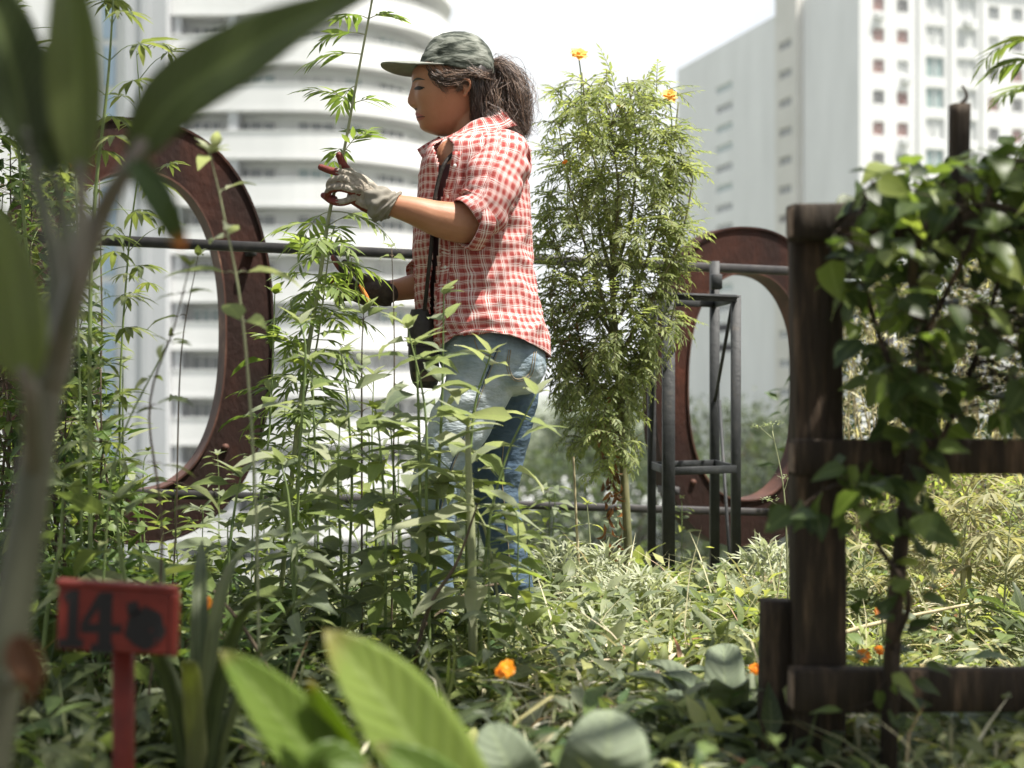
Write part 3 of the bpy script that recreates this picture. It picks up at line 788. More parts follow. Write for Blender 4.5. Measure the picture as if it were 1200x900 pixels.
def timber_fence():
    t = thing('wooden_fence', 'dark weathered timber post and rail fence under a climbing vine at right', 'fence', tuple(P(955, 0, 2.2).xy) + (0.0,))
    q = lambda px, py, Y: P(px, py, Y)
    g = Geo(); c = q(956, 0, 2.22); beam(g, (c.x + .003, c.y, -0.02), (c.x, c.y, q(0, 244, 2.2).z), 0.078, 0.06, up=(0, 1, 0), bev=.004, seg=30, wob=.004); g.build('post', M['wood_dark'], t)
    g = Geo(); c = q(909, 0, 2.25); beam(g, (c.x - .003, c.y, -0.02), (c.x, c.y, q(0, 703, 2.25).z), 0.046, 0.05, up=(0, 1, 0), bev=.004, seg=14, wob=.004); g.build('post', M['wood_dark'], t)
    g = Geo(); c = q(968, 0, 2.27); beam(g, (c.x, c.y + .02, -0.02), (c.x, c.y + .02, q(0, 705, 2.3).z), 0.066, 0.04, up=(0, 1, 0), bev=.004, seg=14, wob=.004); g.build('post', M['wood_dark'], t)
    g = Geo(); c = q(1390, 0, 2.3); beam(g, (c.x, c.y, -0.02), (c.x, c.y, q(0, 244, 2.2).z), 0.078, 0.06, up=(0, 1, 0), bev=.004, seg=20, wob=.004); g.build('post', M['wood_dark'], t)
    for (y0, y1, h, Y, xe) in ((261, 264, .054, 2.16, 927), (536, 534, .054, 2.155, 929), (808, 806, .064, 2.155, 928)):
        g = Geo(); beam(g, q(xe, y0, Y), q(1440, y1, Y + .1), 0.045, h, bev=.004, seg=40, wob=.004); o = g.build('rail', M['wood_dark'], t)
        a = q(xe, y0, Y); g = Geo(); box(g, (a.x - .0015, a.y, a.z), (.003, .036, h * .8)); g.build('cut_end', M['wood_cut'], o, smooth=False)
timber_fence()
g = Geo(); a = P(1127, 118, 2.45); 
a = P(1127, 122, 2.19); beam(g, (a.x - .003, 2.19, P(0, 300, 2.19).z), a, 0.026, 0.024, up=(0, 1, 0), bev=.005, seg=14, wob=.006); 
tube(g, [a, a + Vector((.008, 0, .012)), a + Vector((.004, .01, .03))], [.004, .002], 5)
tag(g.build('wooden_stake', M['wood_dark']), 'thin dark upright stub rising above the vine leaves', 'stake')

def red_sign():
    Y = 1.70; c = P(136, 726, Y)
    t = thing('plot_sign', 'small red wooden plot sign painted with black 14', 'sign', (c.x, c.y, 0.0))
    rot = rad(-4.5)
    w, h, th = 0.137, 0.079, 0.022
    yaw = rad(6)
    ex = np.array([math.cos(yaw), math.sin(yaw), 0]); ez = np.array([0, 0.05, 1.0]); 
    X = ex * math.cos(rot) + np.array([0, 0, 1]) * math.sin(rot); Z = -ex * math.sin(rot) * 0.3 + np.array([0, 0.04, 1]) 
    X = nrm(X); Z = nrm(Z); N = nrm(np.cross(X, Z)); c = np.array(c)   # N points to the camera side
    if N[1] > 0: N = -N
    g = Geo()
    def bx(u0, u1, v0, v1, d0, d1, b=.002):
        rings = []
        for d, k in ((d0, b), (d0 + b, 0), (d1 - b, 0), (d1, b)):
            rings.append([c + X * x + Z * z + N * d for x, z in ((u0 + k, v0 + k), (u1 - k, v0 + k), (u1 - k, v1 - k), (u0 + k, v1 - k))])
        V = [p for r in rings for p in r]
        F = [(3, 2, 1, 0), (12, 13, 14, 15)] + [(a * 4 + i, a * 4 + (i + 1) % 4, a * 4 + 4 + (i + 1) % 4, a * 4 + 4 + i) for a in range(3) for i in range(4)]
        g.add(V, F)
    bx(-w / 2, w / 2, -h / 2, h / 2, -th, 0)
    for (a, b_, c_, d_) in ((-w / 2 - .002, w / 2 + .002, h / 2 - .004, h / 2 + .004), (w / 2 - .006, w / 2 + .004, -h / 2, h / 2 - .0045)):
        bx(a, b_, c_, d_, -th, .003)
    g.build('board', M['sign_red'], t, smooth=False)
    g = Geo(); p = c + X * 0.002 - N * (th + .001)
    beam(g, (p[0], p[1] + .012, -.02), (p[0], p[1] + .012, c[2] + h * .3), 0.024, 0.018, up=(0, 1, 0), bev=.002); g.build('post', M['sign_red'], t)
    # painted figures: board picture is 100..1045 wide, 180..700 high (tilted)
    def sh(poly): 
        out = []
        for a, b in poly:
            u = (a - 572) / 945 * w; v = -(b - (430 + (a - 572) * .055)) / 520 * h
            out.append(c + X * u + Z * v + N * .0012)
        return out
    def paint(name, polys):
        g = Geo()
        for q in polys:
            V = sh(q); n = len(V); g.add(V, [tuple(range(n))])
        g.build(name, M['sign_black'], t, smooth=False)
    paint('digit_one', [[(186, 205), (268, 195), (268, 580), (186, 580)], [(150, 235), (186, 215), (186, 275), (150, 285)], [(115, 580), (315, 580), (315, 650), (115, 650)]])
    paint('digit_four', [[(432, 215), (540, 215), (540, 620), (432, 620)], [(432, 215), (432, 340), (350, 460), (290, 460)], [(290, 460), (432, 460), (432, 535), (290, 535)], [(540, 470), (620, 470), (620, 535), (540, 535)], [(375, 620), (560, 620), (560, 690), (375, 690)]])
    blob = []
    for i in range(40):
        a = i / 40 * 2 * PI; r = 158 * (1 + .05 * math.sin(5 * a) + .035 * math.sin(9 * a + 1)); blob.append((812 + r * math.cos(a) * 1.02, 500 + r * math.sin(a)))
    paint('emblem', [blob, [(655, 300), (740, 280), (765, 370), (700, 420), (665, 390)], [(780, 330), (830, 320), (825, 352), (785, 356)]])
    g = Geo()
    for (a, b, r) in ((858, 512, 9), (905, 590, 10)):
        V = []
        for i in range(10):
            th_ = i / 10 * 2 * PI; V.append((a + r * math.cos(th_), b + r * 1.2 * math.sin(th_)))
        V = [v + N * .0004 for v in sh(V)]; g.add(V, [tuple(range(10))])
    g.build('emblem_spots', M['sign_red'], t, smooth=False)
red_sign()

# ================================================================== THE WOMAN
YW = 3.60
def W(px, py, dy=0.0): return np.array(P(px, py, YW + dy))

M['skin'] = noisy('skin', [(0.3, (0.33, 0.150, 0.082)), (0.7, (0.42, 0.205, 0.12))], scale=14, rough=0.48, spec=0.35, bump=0.05, bscale=300)
_b = M['skin'].node_tree.nodes['Principled BSDF']
_b.inputs['Subsurface Weight'].default_value = 0.18; _b.inputs['Subsurface Radius'].default_value = (0.02, 0.007, 0.004); _b.inputs['Subsurface Scale'].default_value = 0.6
def _hairmat():
    m = M['hair']; L = m.node_tree.links; b = m.node_tree.nodes['Principled BSDF']
    at = nd(m, 'ShaderNodeAttribute', attribute_name='rnd')
    r = ramp(m, [(0.0, (0.022, 0.014, 0.011)), (0.38, (0.055, 0.034, 0.024)), (0.7, (0.16, 0.10, 0.068)), (1.0, (0.30, 0.21, 0.155))])
    L.new(at.outputs['Fac'], r.inputs['Fac']); L.new(r.outputs['Color'], b.inputs['Base Color'])
    b.inputs['Roughness'].default_value = .42
M['lips'] = mat('lips', (0.36, 0.10, 0.078), 0.4)
M['lash'] = mat('lash', (0.02, 0.013, 0.01), 0.6)
M['hair'] = noisy('hair', [(0.3, (0.035, 0.022, 0.016)), (0.55, (0.085, 0.052, 0.035)), (0.75, (0.20, 0.13, 0.085))], scale=60, rough=0.36, spec=0.55)
M['glove_grey'] = noisy('glove_grey', [(0.3, (0.16, 0.135, 0.105)), (0.5, (0.27, 0.235, 0.19)), (0.7, (0.38, 0.35, 0.30))], scale=45, rough=0.85, bump=0.5, bscale=160)
M['glove_red'] = noisy('glove_red', [(0.3, (0.10, 0.018, 0.014)), (0.7, (0.19, 0.04, 0.03))], scale=50, rough=0.55, bump=0.3, bscale=150)
M['glove_dark'] = noisy('glove_dark', [(0.3, (0.030, 0.024, 0.022)), (0.7, (0.075, 0.055, 0.048))], scale=50, rough=0.8, bump=0.4, bscale=150)
M['bag_leather'] = noisy('bag_leather', [(0.3, (0.014, 0.012, 0.011)), (0.7, (0.04, 0.032, 0.026))], scale=20, rough=0.5, bump=0.3, bscale=80)
M['bag_trim'] = noisy('bag_trim', [(0.3, (0.05, 0.035, 0.025)), (0.7, (0.10, 0.07, 0.05))], scale=20, rough=0.6)
M['tee'] = noisy('tee', [(0.3, (0.06, 0.03, 0.035)), (0.7, (0.10, 0.05, 0.055))], scale=20, rough=0.9)
M['orange_plastic'] = mat('orange_plastic', (0.65, 0.20, 0.05), 0.4)
M['shoe_white'] = noisy('shoe_white', [(0.3, (0.55, 0.54, 0.52)), (0.7, (0.75, 0.74, 0.72))], scale=20, rough=0.7)

def plaid_material():
    m = mat('plaid_cotton', rough=0.9, spec=0.15); L = m.node_tree.links; b = m.node_tree.nodes['Principled BSDF']
    uv = nd(m, 'ShaderNodeUVMap'); sp = nd(m, 'ShaderNodeSeparateXYZ')
    # the cloth is a little skewed by its folds
    no = nd(m, 'ShaderNodeTexNoise', Scale=9.0, Detail=2); L.new(uv.outputs['UV'], no.inputs['Vector'])
    sub = nd(m, 'ShaderNodeVectorMath', operation='SUBTRACT'); sub.inputs[1].default_value = (.5, .5, .5); L.new(no.outputs['Color'], sub.inputs[0])
    scl = nd(m, 'ShaderNodeVectorMath', operation='SCALE'); scl.inputs['Scale'].default_value = 0.03; L.new(sub.outputs[0], scl.inputs[0])
    add = nd(m, 'ShaderNodeVectorMath', operation='ADD'); L.new(uv.outputs['UV'], add.inputs[0]); L.new(scl.outputs[0], add.inputs[1])
    L.new(add.outputs[0], sp.inputs[0])
    PER = 0.0205
    def bandset(out):
        fr = nd(m, 'ShaderNodeMath', operation='DIVIDE'); fr.inputs[1].default_value = PER; L.new(out, fr.inputs[0])
        f2 = nd(m, 'ShaderNodeMath', operation='FRACT'); L.new(fr.outputs[0], f2.inputs[0])
        r = m.node_tree.nodes.new('ShaderNodeValToRGB'); r.color_ramp.interpolation = 'CONSTANT'
        e = r.color_ramp.elements
        st = [(0.0, .85), (0.24, 1.0), (0.32, .75), (0.50, 0.05), (0.59, .9), (0.68, 0.0), (0.78, 0.8), (0.84, 0.35), (0.92, .8)]
        while len(e) < len(st): e.new(.5)
        for i, (p, c) in enumerate(st): e[i].position = p; e[i].color = (c, c, c, 1)
        L.new(f2.outputs[0], r.inputs['Fac']); return r.outputs['Color']
    A = bandset(sp.outputs[0]); B = bandset(sp.outputs[1])
    av = nd(m, 'ShaderNodeMath', operation='ADD'); L.new(A, av.inputs[0]); L.new(B, av.inputs[1])
    hf = nd(m, 'ShaderNodeMath', operation='MULTIPLY'); hf.inputs[1].default_value = .5; L.new(av.outputs[0], hf.inputs[0])
    c = ramp(m, [(0.0, (0.78, 0.73, 0.70)), (0.42, (0.70, 0.54, 0.51)), (0.70, (0.53, 0.22, 0.19)), (0.88, (0.36, 0.055, 0.05)), (1.0, (0.20, 0.025, 0.03))]); L.new(hf.outputs[0], c.inputs['Fac'])
    L.new(c.outputs['Color'], b.inputs['Base Color'])
    bp = nd(m, 'ShaderNodeBump', Strength=0.35, Distance=0.006)
    n2 = nd(m, 'ShaderNodeTexNoise', Scale=26.0, Detail=4); L.new(uv.outputs['UV'], n2.inputs['Vector']); L.new(n2.outputs['Fac'], bp.inputs['Height']); L.new(bp.outputs['Normal'], b.inputs['Normal'])
    out = m.node_tree.nodes['Material Output']
    tr = nd(m, 'ShaderNodeBsdfTranslucent'); L.new(c.outputs['Color'], tr.inputs['Color'])
    mx = nd(m, 'ShaderNodeMixShader'); mx.inputs[0].default_value = .18; L.new(b.outputs[0], mx.inputs[1]); L.new(tr.outputs[0], mx.inputs[2]); L.new(mx.outputs[0], out.inputs['Surface'])
    return m
M['plaid'] = plaid_material()

def denim_material():
    m = mat('denim', rough=0.85, spec=0.2); L = m.node_tree.links; b = m.node_tree.nodes['Principled BSDF']
    at = nd(m, 'ShaderNodeAttribute', attribute_name='fade_and_sun'); tc = nd(m, 'ShaderNodeTexCoord')
    mp = nd(m, 'ShaderNodeMapping'); mp.inputs['Scale'].default_value = (1.2, 1.2, .8); L.new(tc.outputs['Object'], mp.inputs[0])
    no = nd(m, 'ShaderNodeTexNoise', Scale=16.0, Detail=10); L.new(mp.outputs[0], no.inputs['Vector'])
    n2 = nd(m, 'ShaderNodeMath', operation='MULTIPLY_ADD'); n2.inputs[1].default_value = .8; n2.inputs[2].default_value = -.4; L.new(no.outputs['Fac'], n2.inputs[0])
    ad = nd(m, 'ShaderNodeMath', operation='ADD'); L.new(at.outputs['Fac'], ad.inputs[0]); L.new(n2.outputs[0], ad.inputs[1])
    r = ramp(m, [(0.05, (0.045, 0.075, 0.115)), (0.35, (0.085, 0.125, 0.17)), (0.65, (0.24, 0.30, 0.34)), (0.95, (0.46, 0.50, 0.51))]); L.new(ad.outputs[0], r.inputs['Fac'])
    L.new(r.outputs['Color'], b.inputs['Base Color'])
    wv = nd(m, 'ShaderNodeTexNoise', Scale=30.0, Detail=5); mp2 = nd(m, 'ShaderNodeMapping'); mp2.inputs['Scale'].default_value = (.8, .8, 1.8); L.new(tc.outputs['Object'], mp2.inputs[0]); L.new(mp2.outputs[0], wv.inputs['Vector'])
    bp = nd(m, 'ShaderNodeBump', Strength=0.7, Distance=0.012); L.new(wv.outputs['Fac'], bp.inputs['Height']); L.new(bp.outputs['Normal'], b.inputs['Normal'])
    return m
M['denim'] = denim_material()

def cap_material():
    m = mat('cap_cloth', rough=0.85, spec=0.2); L = m.node_tree.links; b = m.node_tree.nodes['Principled BSDF']
    tc = nd(m, 'ShaderNodeTexCoord'); mp = nd(m, 'ShaderNodeMapping'); mp.inputs['Rotation'].default_value = (0, rad(-28), 0); mp.inputs['Scale'].default_value = (1.3, 1.8, 4.0)
    L.new(tc.outputs['Object'], mp.inputs[0])
    no = nd(m, 'ShaderNodeTexNoise', Scale=15.0, Detail=8); L.new(mp.outputs[0], no.inputs['Vector'])
    r = ramp(m, [(0.40, (0.030, 0.036, 0.028)), (0.46, (0.06, 0.068, 0.055)), (0.54, (0.15, 0.16, 0.135)), (0.7, (0.24, 0.25, 0.22))]); L.new(no.outputs['Fac'], r.inputs['Fac']); L.new(r.outputs['Color'], b.inputs['Base Color'])  # grey and dark bands: lit and shaded folds put into the cloth colour
    bp = nd(m, 'ShaderNodeBump', Strength=0.8, Distance=0.01); L.new(no.outputs['Fac'], bp.inputs['Height']); L.new(bp.outputs['Normal'], b.inputs['Normal'])
    return m
M['cap'] = cap_material()
M['cap_brim'] = noisy('cap_brim', [(0.3, (0.17, 0.18, 0.155)), (0.7, (0.25, 0.26, 0.23))], scale=30, rough=0.85, bump=.2)

def loft(g, rows, n=40, caps=True, uvscale=True, rnd=0.0):
    """rows: (front px, back px, py, half width m, dy, exponent)"""
    V = []; UV = []; vl = 0; prev = None
    for (f, k, py, hw, dy, e) in rows:
        F_, B_ = W(f, py, dy), W(k, py, dy); c = (F_ + B_) / 2; ax = (B_[0] - F_[0]) / 2
        if prev is not None: vl += np.linalg.norm(c - prev)
        prev = c
        for i in range(n):
            a = i / n * 2 * PI; ca, sa = math.cos(a), math.sin(a)
            V.append((c[0] - ax * math.copysign(abs(ca) ** (2 / e), ca), c[1] - hw * math.copysign(abs(sa) ** (2 / e), sa), c[2]))
            UV.append((a / (2 * PI) * 0.9, vl))
    m = len(rows); Fc = [(k * n + i, k * n + (i + 1) % n, (k + 1) * n + (i + 1) % n, (k + 1) * n + i) for k in range(m - 1) for i in range(n)]
    if caps: Fc += [tuple(range(n - 1, -1, -1)), tuple(range((m - 1) * n, m * n))]
    g.add(V, Fc, uv=UV, rnd=rnd)

def interp_rows(rows, m):
    a = np.array(rows, float); t = np.linspace(0, 1, m)
    return spline(a, m)

def ball(g, c, r, n=12, sx=(1, 1, 1)):
    V = []; F = []
    for j in range(1, n):
        b = PI * j / n
        for i in range(2 * n):
            a = PI * i / n; V.append((c[0] + r * sx[0] * math.sin(b) * math.cos(a), c[1] + r * sx[1] * math.sin(b) * math.sin(a), c[2] + r * sx[2] * math.cos(b)))
    m = 2 * n
    for j in range(n - 2):
        for i in range(m): F.append((j * m + i, (j + 1) * m + i, (j + 1) * m + (i + 1) % m, j * m + (i + 1) % m))
    V.append((c[0], c[1], c[2] + r * sx[2])); V.append((c[0], c[1], c[2] - r * sx[2])); t = len(V)
    for i in range(m): F.append((t - 2, i, (i + 1) % m)); F.append((t - 1, (n - 2) * m + (i + 1) % m, (n - 2) * m + i))
    g.add(V, F)

def limb(g, pts, r, sides=20, n=None):
    """tapered limb with rounded ends"""
    tube(g, pts, r, sides, n=n or max(14, len(pts) * 6))
    r = np.atleast_1d(r)
    ball(g, pts[0], r[0]); ball(g, pts[-1], r[-1])

def remesh(g, name, mats, parent, voxel, smooth=4, sfac=0.5):
    o = g.build(name + '_tmp', mats, None)
    md = o.modifiers.new('r', 'REMESH'); md.mode = 'VOXEL'; md.voxel_size = voxel; md.use_smooth_shade = True
    if smooth:
        sm = o.modifiers.new('s', 'SMOOTH'); sm.iterations = smooth; sm.factor = sfac
    dg = bpy.context.evaluated_depsgraph_get()
    me = bpy.data.meshes.new_from_object(o.evaluated_get(dg)); me.name = name
    bpy.data.objects.remove(o, do_unlink=True)
    off = wloc(parent); me.transform(Matrix.Translation(-off))
    n = bpy.data.objects.new(name, me); COL.objects.link(n); n.parent = parent
    me.materials.clear()
    for m in (mats if isinstance(mats, list) else [mats]): me.materials.append(m)
    me.polygons.foreach_set('use_smooth', [True] * len(me.polygons))
    return n

feet = W(555, 728)
woman = thing('person', 'woman in grey cap, red plaid shirt and jeans reaching for a tall stem', 'person', (feet[0], YW, 0.03))

# ---- body
def build_head(g):
    # (py, front baseline, back, half width)
    rows = [(54, 525, 556, .030), (57, 517, 561, .042), (66, 507, 567, .054), (72, 500, 570, .062), (78, 491, 573, .070), (83, 484, 576, .0755), (90, 482.5, 579, .0775), (100, 484.0, 577, .0765),
            (108, 484.8, 574, .075), (116, 485.5, 571, .0725), (124, 486.5, 567, .067), (132, 488.0, 562, .061), (140, 489.5, 556, .054), (147, 491.5, 549, .047), (152, 494, 542, .039), (156, 501, 534, .029), (159, 512, 533, .018)]
    m = 110; n = 120
    R = np.array([np.interp(np.linspace(54, 159, m), [r[0] for r in rows], [r[k] for r in rows]) for k in range(4)]).T
    # smooth the rows
    for _ in range(3): R[1:-1] = (R[:-2] + 2 * R[1:-1] + R[2:]) / 4
    yaw = rad(9); piv = W(535, 105)
    px2m = YW / FPX
    V = []
    bump_nose = lambda y: np.interp(y, [90, 96, 102, 108, 114, 119, 122, 125.5, 128.5, 131], [0, .5, 2.2, 4.8, 7.0, 8.8, 9.0, 6.6, 1.6, 0])
    bump_lip = lambda y: np.interp(y, [129, 132, 134.5, 136.2, 137.2, 138.5, 141, 143.5, 146, 150, 154, 157], [0, .8, 2.4, 2.0, .7, 1.7, 2.0, .3, -.3, 1.2, 1.2, 0])
    for (py, f, k, hw) in R:
        c = W((f + k) / 2, py); ax = (k - f) / 2 * px2m
        for i in range(n):
            a = i / n * 2 * PI; ca, sa = math.cos(a), math.sin(a)
            x = -ax * math.copysign(abs(ca) ** .86, ca); y = -hw * math.copysign(abs(sa) ** .86, sa)
            if ca > 0:
                fx = 0.0
                ns = .0075 + .0055 * np.interp(py, [100, 122], [0, 1])
                fx -= bump_nose(py) * px2m * math.exp(-(y / ns) ** 2)
                fx -= bump_lip(py) * px2m * math.exp(-(y / .021) ** 2)
                for s in (-1, 1):
                    fx += .0075 * math.exp(-((y - s * .031) / .015) ** 2 - ((py - 102.5) / 5.5) ** 2)      # eye socket
                    fx -= .0055 * math.exp(-((y - s * .031) / .010) ** 2 - ((py - 103.5) / 3.4) ** 2)     # lid over the eyeball
                    fx -= .0035 * math.exp(-((y - s * .030) / .020) ** 2 - ((py - 93.5) / 3.6) ** 2)     # brow
                    fx -= .0050 * math.exp(-((y - s * .042) / .018) ** 2 - ((py - 117) / 9) ** 2)        # cheek
                    fx -= .0060 * math.exp(-((y - s * .0130) / .0055) ** 2 - ((py - 125) / 3.2) ** 2)      # wing of the nose
                x += fx * max(0, ca) ** .3
            q = np.array([x, y]); 
            p = c + np.array([x, y, 0]); d = p - piv
            V.append((piv[0] + d[0] * math.cos(yaw) - d[1] * math.sin(yaw) * -1 * -1, piv[1] + d[0] * math.sin(yaw) * -1 * -1 + d[1] * math.cos(yaw), p[2]))
    F = [(k * n + i, (k + 1) * n + i, (k + 1) * n + (i + 1) % n, k * n + (i + 1) % n) for k in range(m - 1) for i in range(n)]
    F += [tuple(range(n)), tuple(range(m * n - 1, (m - 1) * n - 1, -1))]
    g.add(V, F)
g = Geo()
build_head(g)
limb(g, [W(545, 122), W(548, 142), W(553, 162), W(560, 185)], [.050, .047, .050, .062])                # neck
limb(g, [W(528, 147, -.0), W(536, 152, 0)], [.020, .026])
for s in (-1, 1):                                                                                     # ears
    e = lambda px, py, k=0: W(px, py, s * (.078 + k) if s < 0 else .074)
    tube(g, [e(543, 113, -.002), e(547, 108, .004), e(551, 101, .010), e(550, 94.5, .012), e(545, 92.5, .010), e(541, 96, .004), e(541, 101, 0)], [.0035, .004, .0038, .0036], 8, n=22)
    ball(g, e(544.5, 111, .002), .0055, 8); ball(g, e(545.5, 103, .002), .0085, 8, (1, .45, 1.35))
rows = [(528, 590, 160, .06, 0, 2.3), (512, 604, 172, .12, 0, 2.3), (506, 608, 188, .150, 0, 2.4), (503, 611, 210, .155, 0, 2.4), (500, 613, 240, .145, 0, 2.3), (500, 613, 280, .135, 0, 2.3), (503, 617, 320, .13, 0, 2.3), (508, 624, 360, .14, 0, 2.3), (513, 630, 400, .15, 0, 2.3), (522, 630, 430, .14, 0, 2.3), (540, 615, 450, .11, 0, 2.2)]
loft(g, interp_rows(rows, 40), 40)
limb(g, [W(588, 186, -.13), W(578, 220, -.175), W(565, 257, -.19)], [.052, .045, .040])
limb(g, [W(562, 260, -.185), W(540, 261, -.195), W(512, 256, -.21), (W(485, 247, -.22)), W(458, 240, -.225)], [.045, .050, .043, .034, .026])
limb(g, [W(588, 192, .13), W(560, 250, .16), W(540, 310, .12)], [.050, .042, .038])
limb(g, [W(540, 312, .12), W(505, 330, .08), W(470, 339, .05), W(450, 341, .03)], [.040, .038, .029, .026])
limb(g, [W(578, 425, -.075), W(542, 490, -.09), W(514, 560, -.09), W(508, 630, -.08), W(509, 700, -.075), W(505, 716, -.075)], [.08, .066, .050, .044, .032, .030])
limb(g, [W(598, 430, .075), W(590, 500, .085), W(580, 562, .085), W(592, 635, .09), W(602, 700, .095), W(602, 716, .095)], [.08, .064, .048, .044, .032, .030])
body = remesh(g, 'body', [M['skin'], M['lips']], woman, 0.0032, smooth=2, sfac=.5)

from mathutils.bvhtree import BVHTree
_me = body.data; _me.calc_loop_triangles()
_off = wloc(woman)
bvh = BVHTree.FromPolygons([v.co + _off for v in _me.vertices], [tuple(p.vertices) for p in _me.polygons])
def on_skin(px, py, off=.0006):
    """point of the skin seen at a photograph pixel"""
    o = Vector((0, 0, CAMZ)); d = (P(px, py, 1.0) - o).normalized()
    loc, nor, idx, dist = bvh.ray_cast(o, d)
    if loc is None: return Vector(W(px, py, -.05))
    return loc + nor * off
pol = [(487, 133.2), (490, 132.2), (494, 134.6), (498.5, 137.2), (495, 139.8), (491.5, 142), (487.5, 141.2)]
def inside(pt, poly):
    x, y = pt; c = False; j = len(poly) - 1
    for i in range(len(poly)):
        xi, yi = poly[i]; xj, yj = poly[j]
        if (yi > y) != (yj > y) and x < (xj - xi) * (y - yi) / (yj - yi) + xi: c = not c
        j = i
    return c
def to_px(v): return (600 + v[0] * FPX / v[1], 450 - (v[2] - CAMZ) * FPX / v[1])
for p in _me.polygons:
    c = p.center + _off
    if c.x < -.2 and 1.25 < c.z < 1.45:
        q = to_px(c)
        if abs(c.y - YW + .020) < .030 and q[0] < 499 and 132.4 < q[1] < 142.2 and inside((max(q[0], 488), q[1]), pol): p.material_index = 1

def skin_patch(name, top, bot, m, off=.0008, n=12):
    g = Geo(); A = spline(top, n); B = spline(bot, n); V = []
    for a, b in zip(A, B):
        for k in range(3): q = a + (b - a) * k / 2; V.append(on_skin(q[0], q[1], off + (.0006 if k == 1 else 0)))
    F = [(i * 3 + k, i * 3 + k + 1, i * 3 + k + 4, i * 3 + k + 3) for i in range(n - 1) for k in range(2)]
    g.add(V, F); return g.build(name, m, woman)
skin_patch('eyebrow', [(483.5, 95.5), (486.5, 92.0), (491, 90.8), (498.5, 93.4)], [(483.8, 96.6), (486.8, 94.1), (491, 93.2), (498.5, 93.9)], M['hair'])
skin_patch('eye', [(486.3, 104.6), (488, 102.6), (491.5, 101.9), (496, 103.2)], [(486.6, 105.3), (488.4, 105.2), (492, 105.4), (496, 104.2)], M['lash'])
skin_patch('eyelash', [(485.6, 104.4), (488, 101.8), (491.5, 100.9), (498, 102.3)], [(485.8, 105.2), (488.1, 103.0), (491.5, 102.2), (498, 103.6)], M['lash'], off=.0016)
skin_patch('nostril', [(485.8, 127.4), (487.5, 126.8), (489.5, 127.6)], [(485.9, 128.2), (487.5, 128.4), (489.3, 128.2)], M['lash'], n=6)
skin_patch('mouth_line', [(487.6, 136.9), (491, 136.6), (495, 136.2), (498.5, 136.2)], [(487.6, 137.6), (491, 137.5), (495, 137.1), (498.5, 136.8)], M['lash'], n=10)

# ---- hair
def strands(g, C, r, sides=3, n=12, mi=0, tone=(0, 1)):
    """C: (N, k, 3) control points"""
    N, k, _ = C.shape
    Pp = np.concatenate([2 * C[:, :1] - C[:, 1:2], C, 2 * C[:, -1:] - C[:, -2:-1]], 1)
    out = []
    for x in np.linspace(0, k - 1, n):
        i = min(int(x), k - 2); t = x - i
        a, b, c, d = Pp[:, i], Pp[:, i + 1], Pp[:, i + 2], Pp[:, i + 3]
        out.append(.5 * ((2 * b) + (-a + c) * t + (2 * a - 5 * b + 4 * c - d) * t * t + (-a + 3 * b - 3 * c + d) * t ** 3))
    Cn = np.stack(out, 1)
    T = nrm(np.gradient(Cn, axis=1)); ref = np.array([0.2, 1, .1]); A = nrm(np.cross(T, ref)); B = np.cross(T, A)
    rr = r * (1 - .75 * np.linspace(0, 1, n) ** 2)[None, :, None]
    ang = np.arange(sides) * 2 * PI / sides
    V = np.stack([Cn + rr * (math.cos(a) * A + math.sin(a) * B) for a in ang], 2)
    base = (np.arange(N) * n * sides)[:, None, None] + (np.arange(n - 1) * sides)[None, :, None]
    i = np.arange(sides); j = (i + 1) % sides
    F = np.stack(np.broadcast_arrays(base + i, base + j, base + j + sides, base + i + sides), -1).reshape(-1, 4)
    g.add(V.reshape(-1, 3), F, mi=mi, rnd=np.repeat(tone[0] + (tone[1] - tone[0]) * RNG.random(N), n * sides))

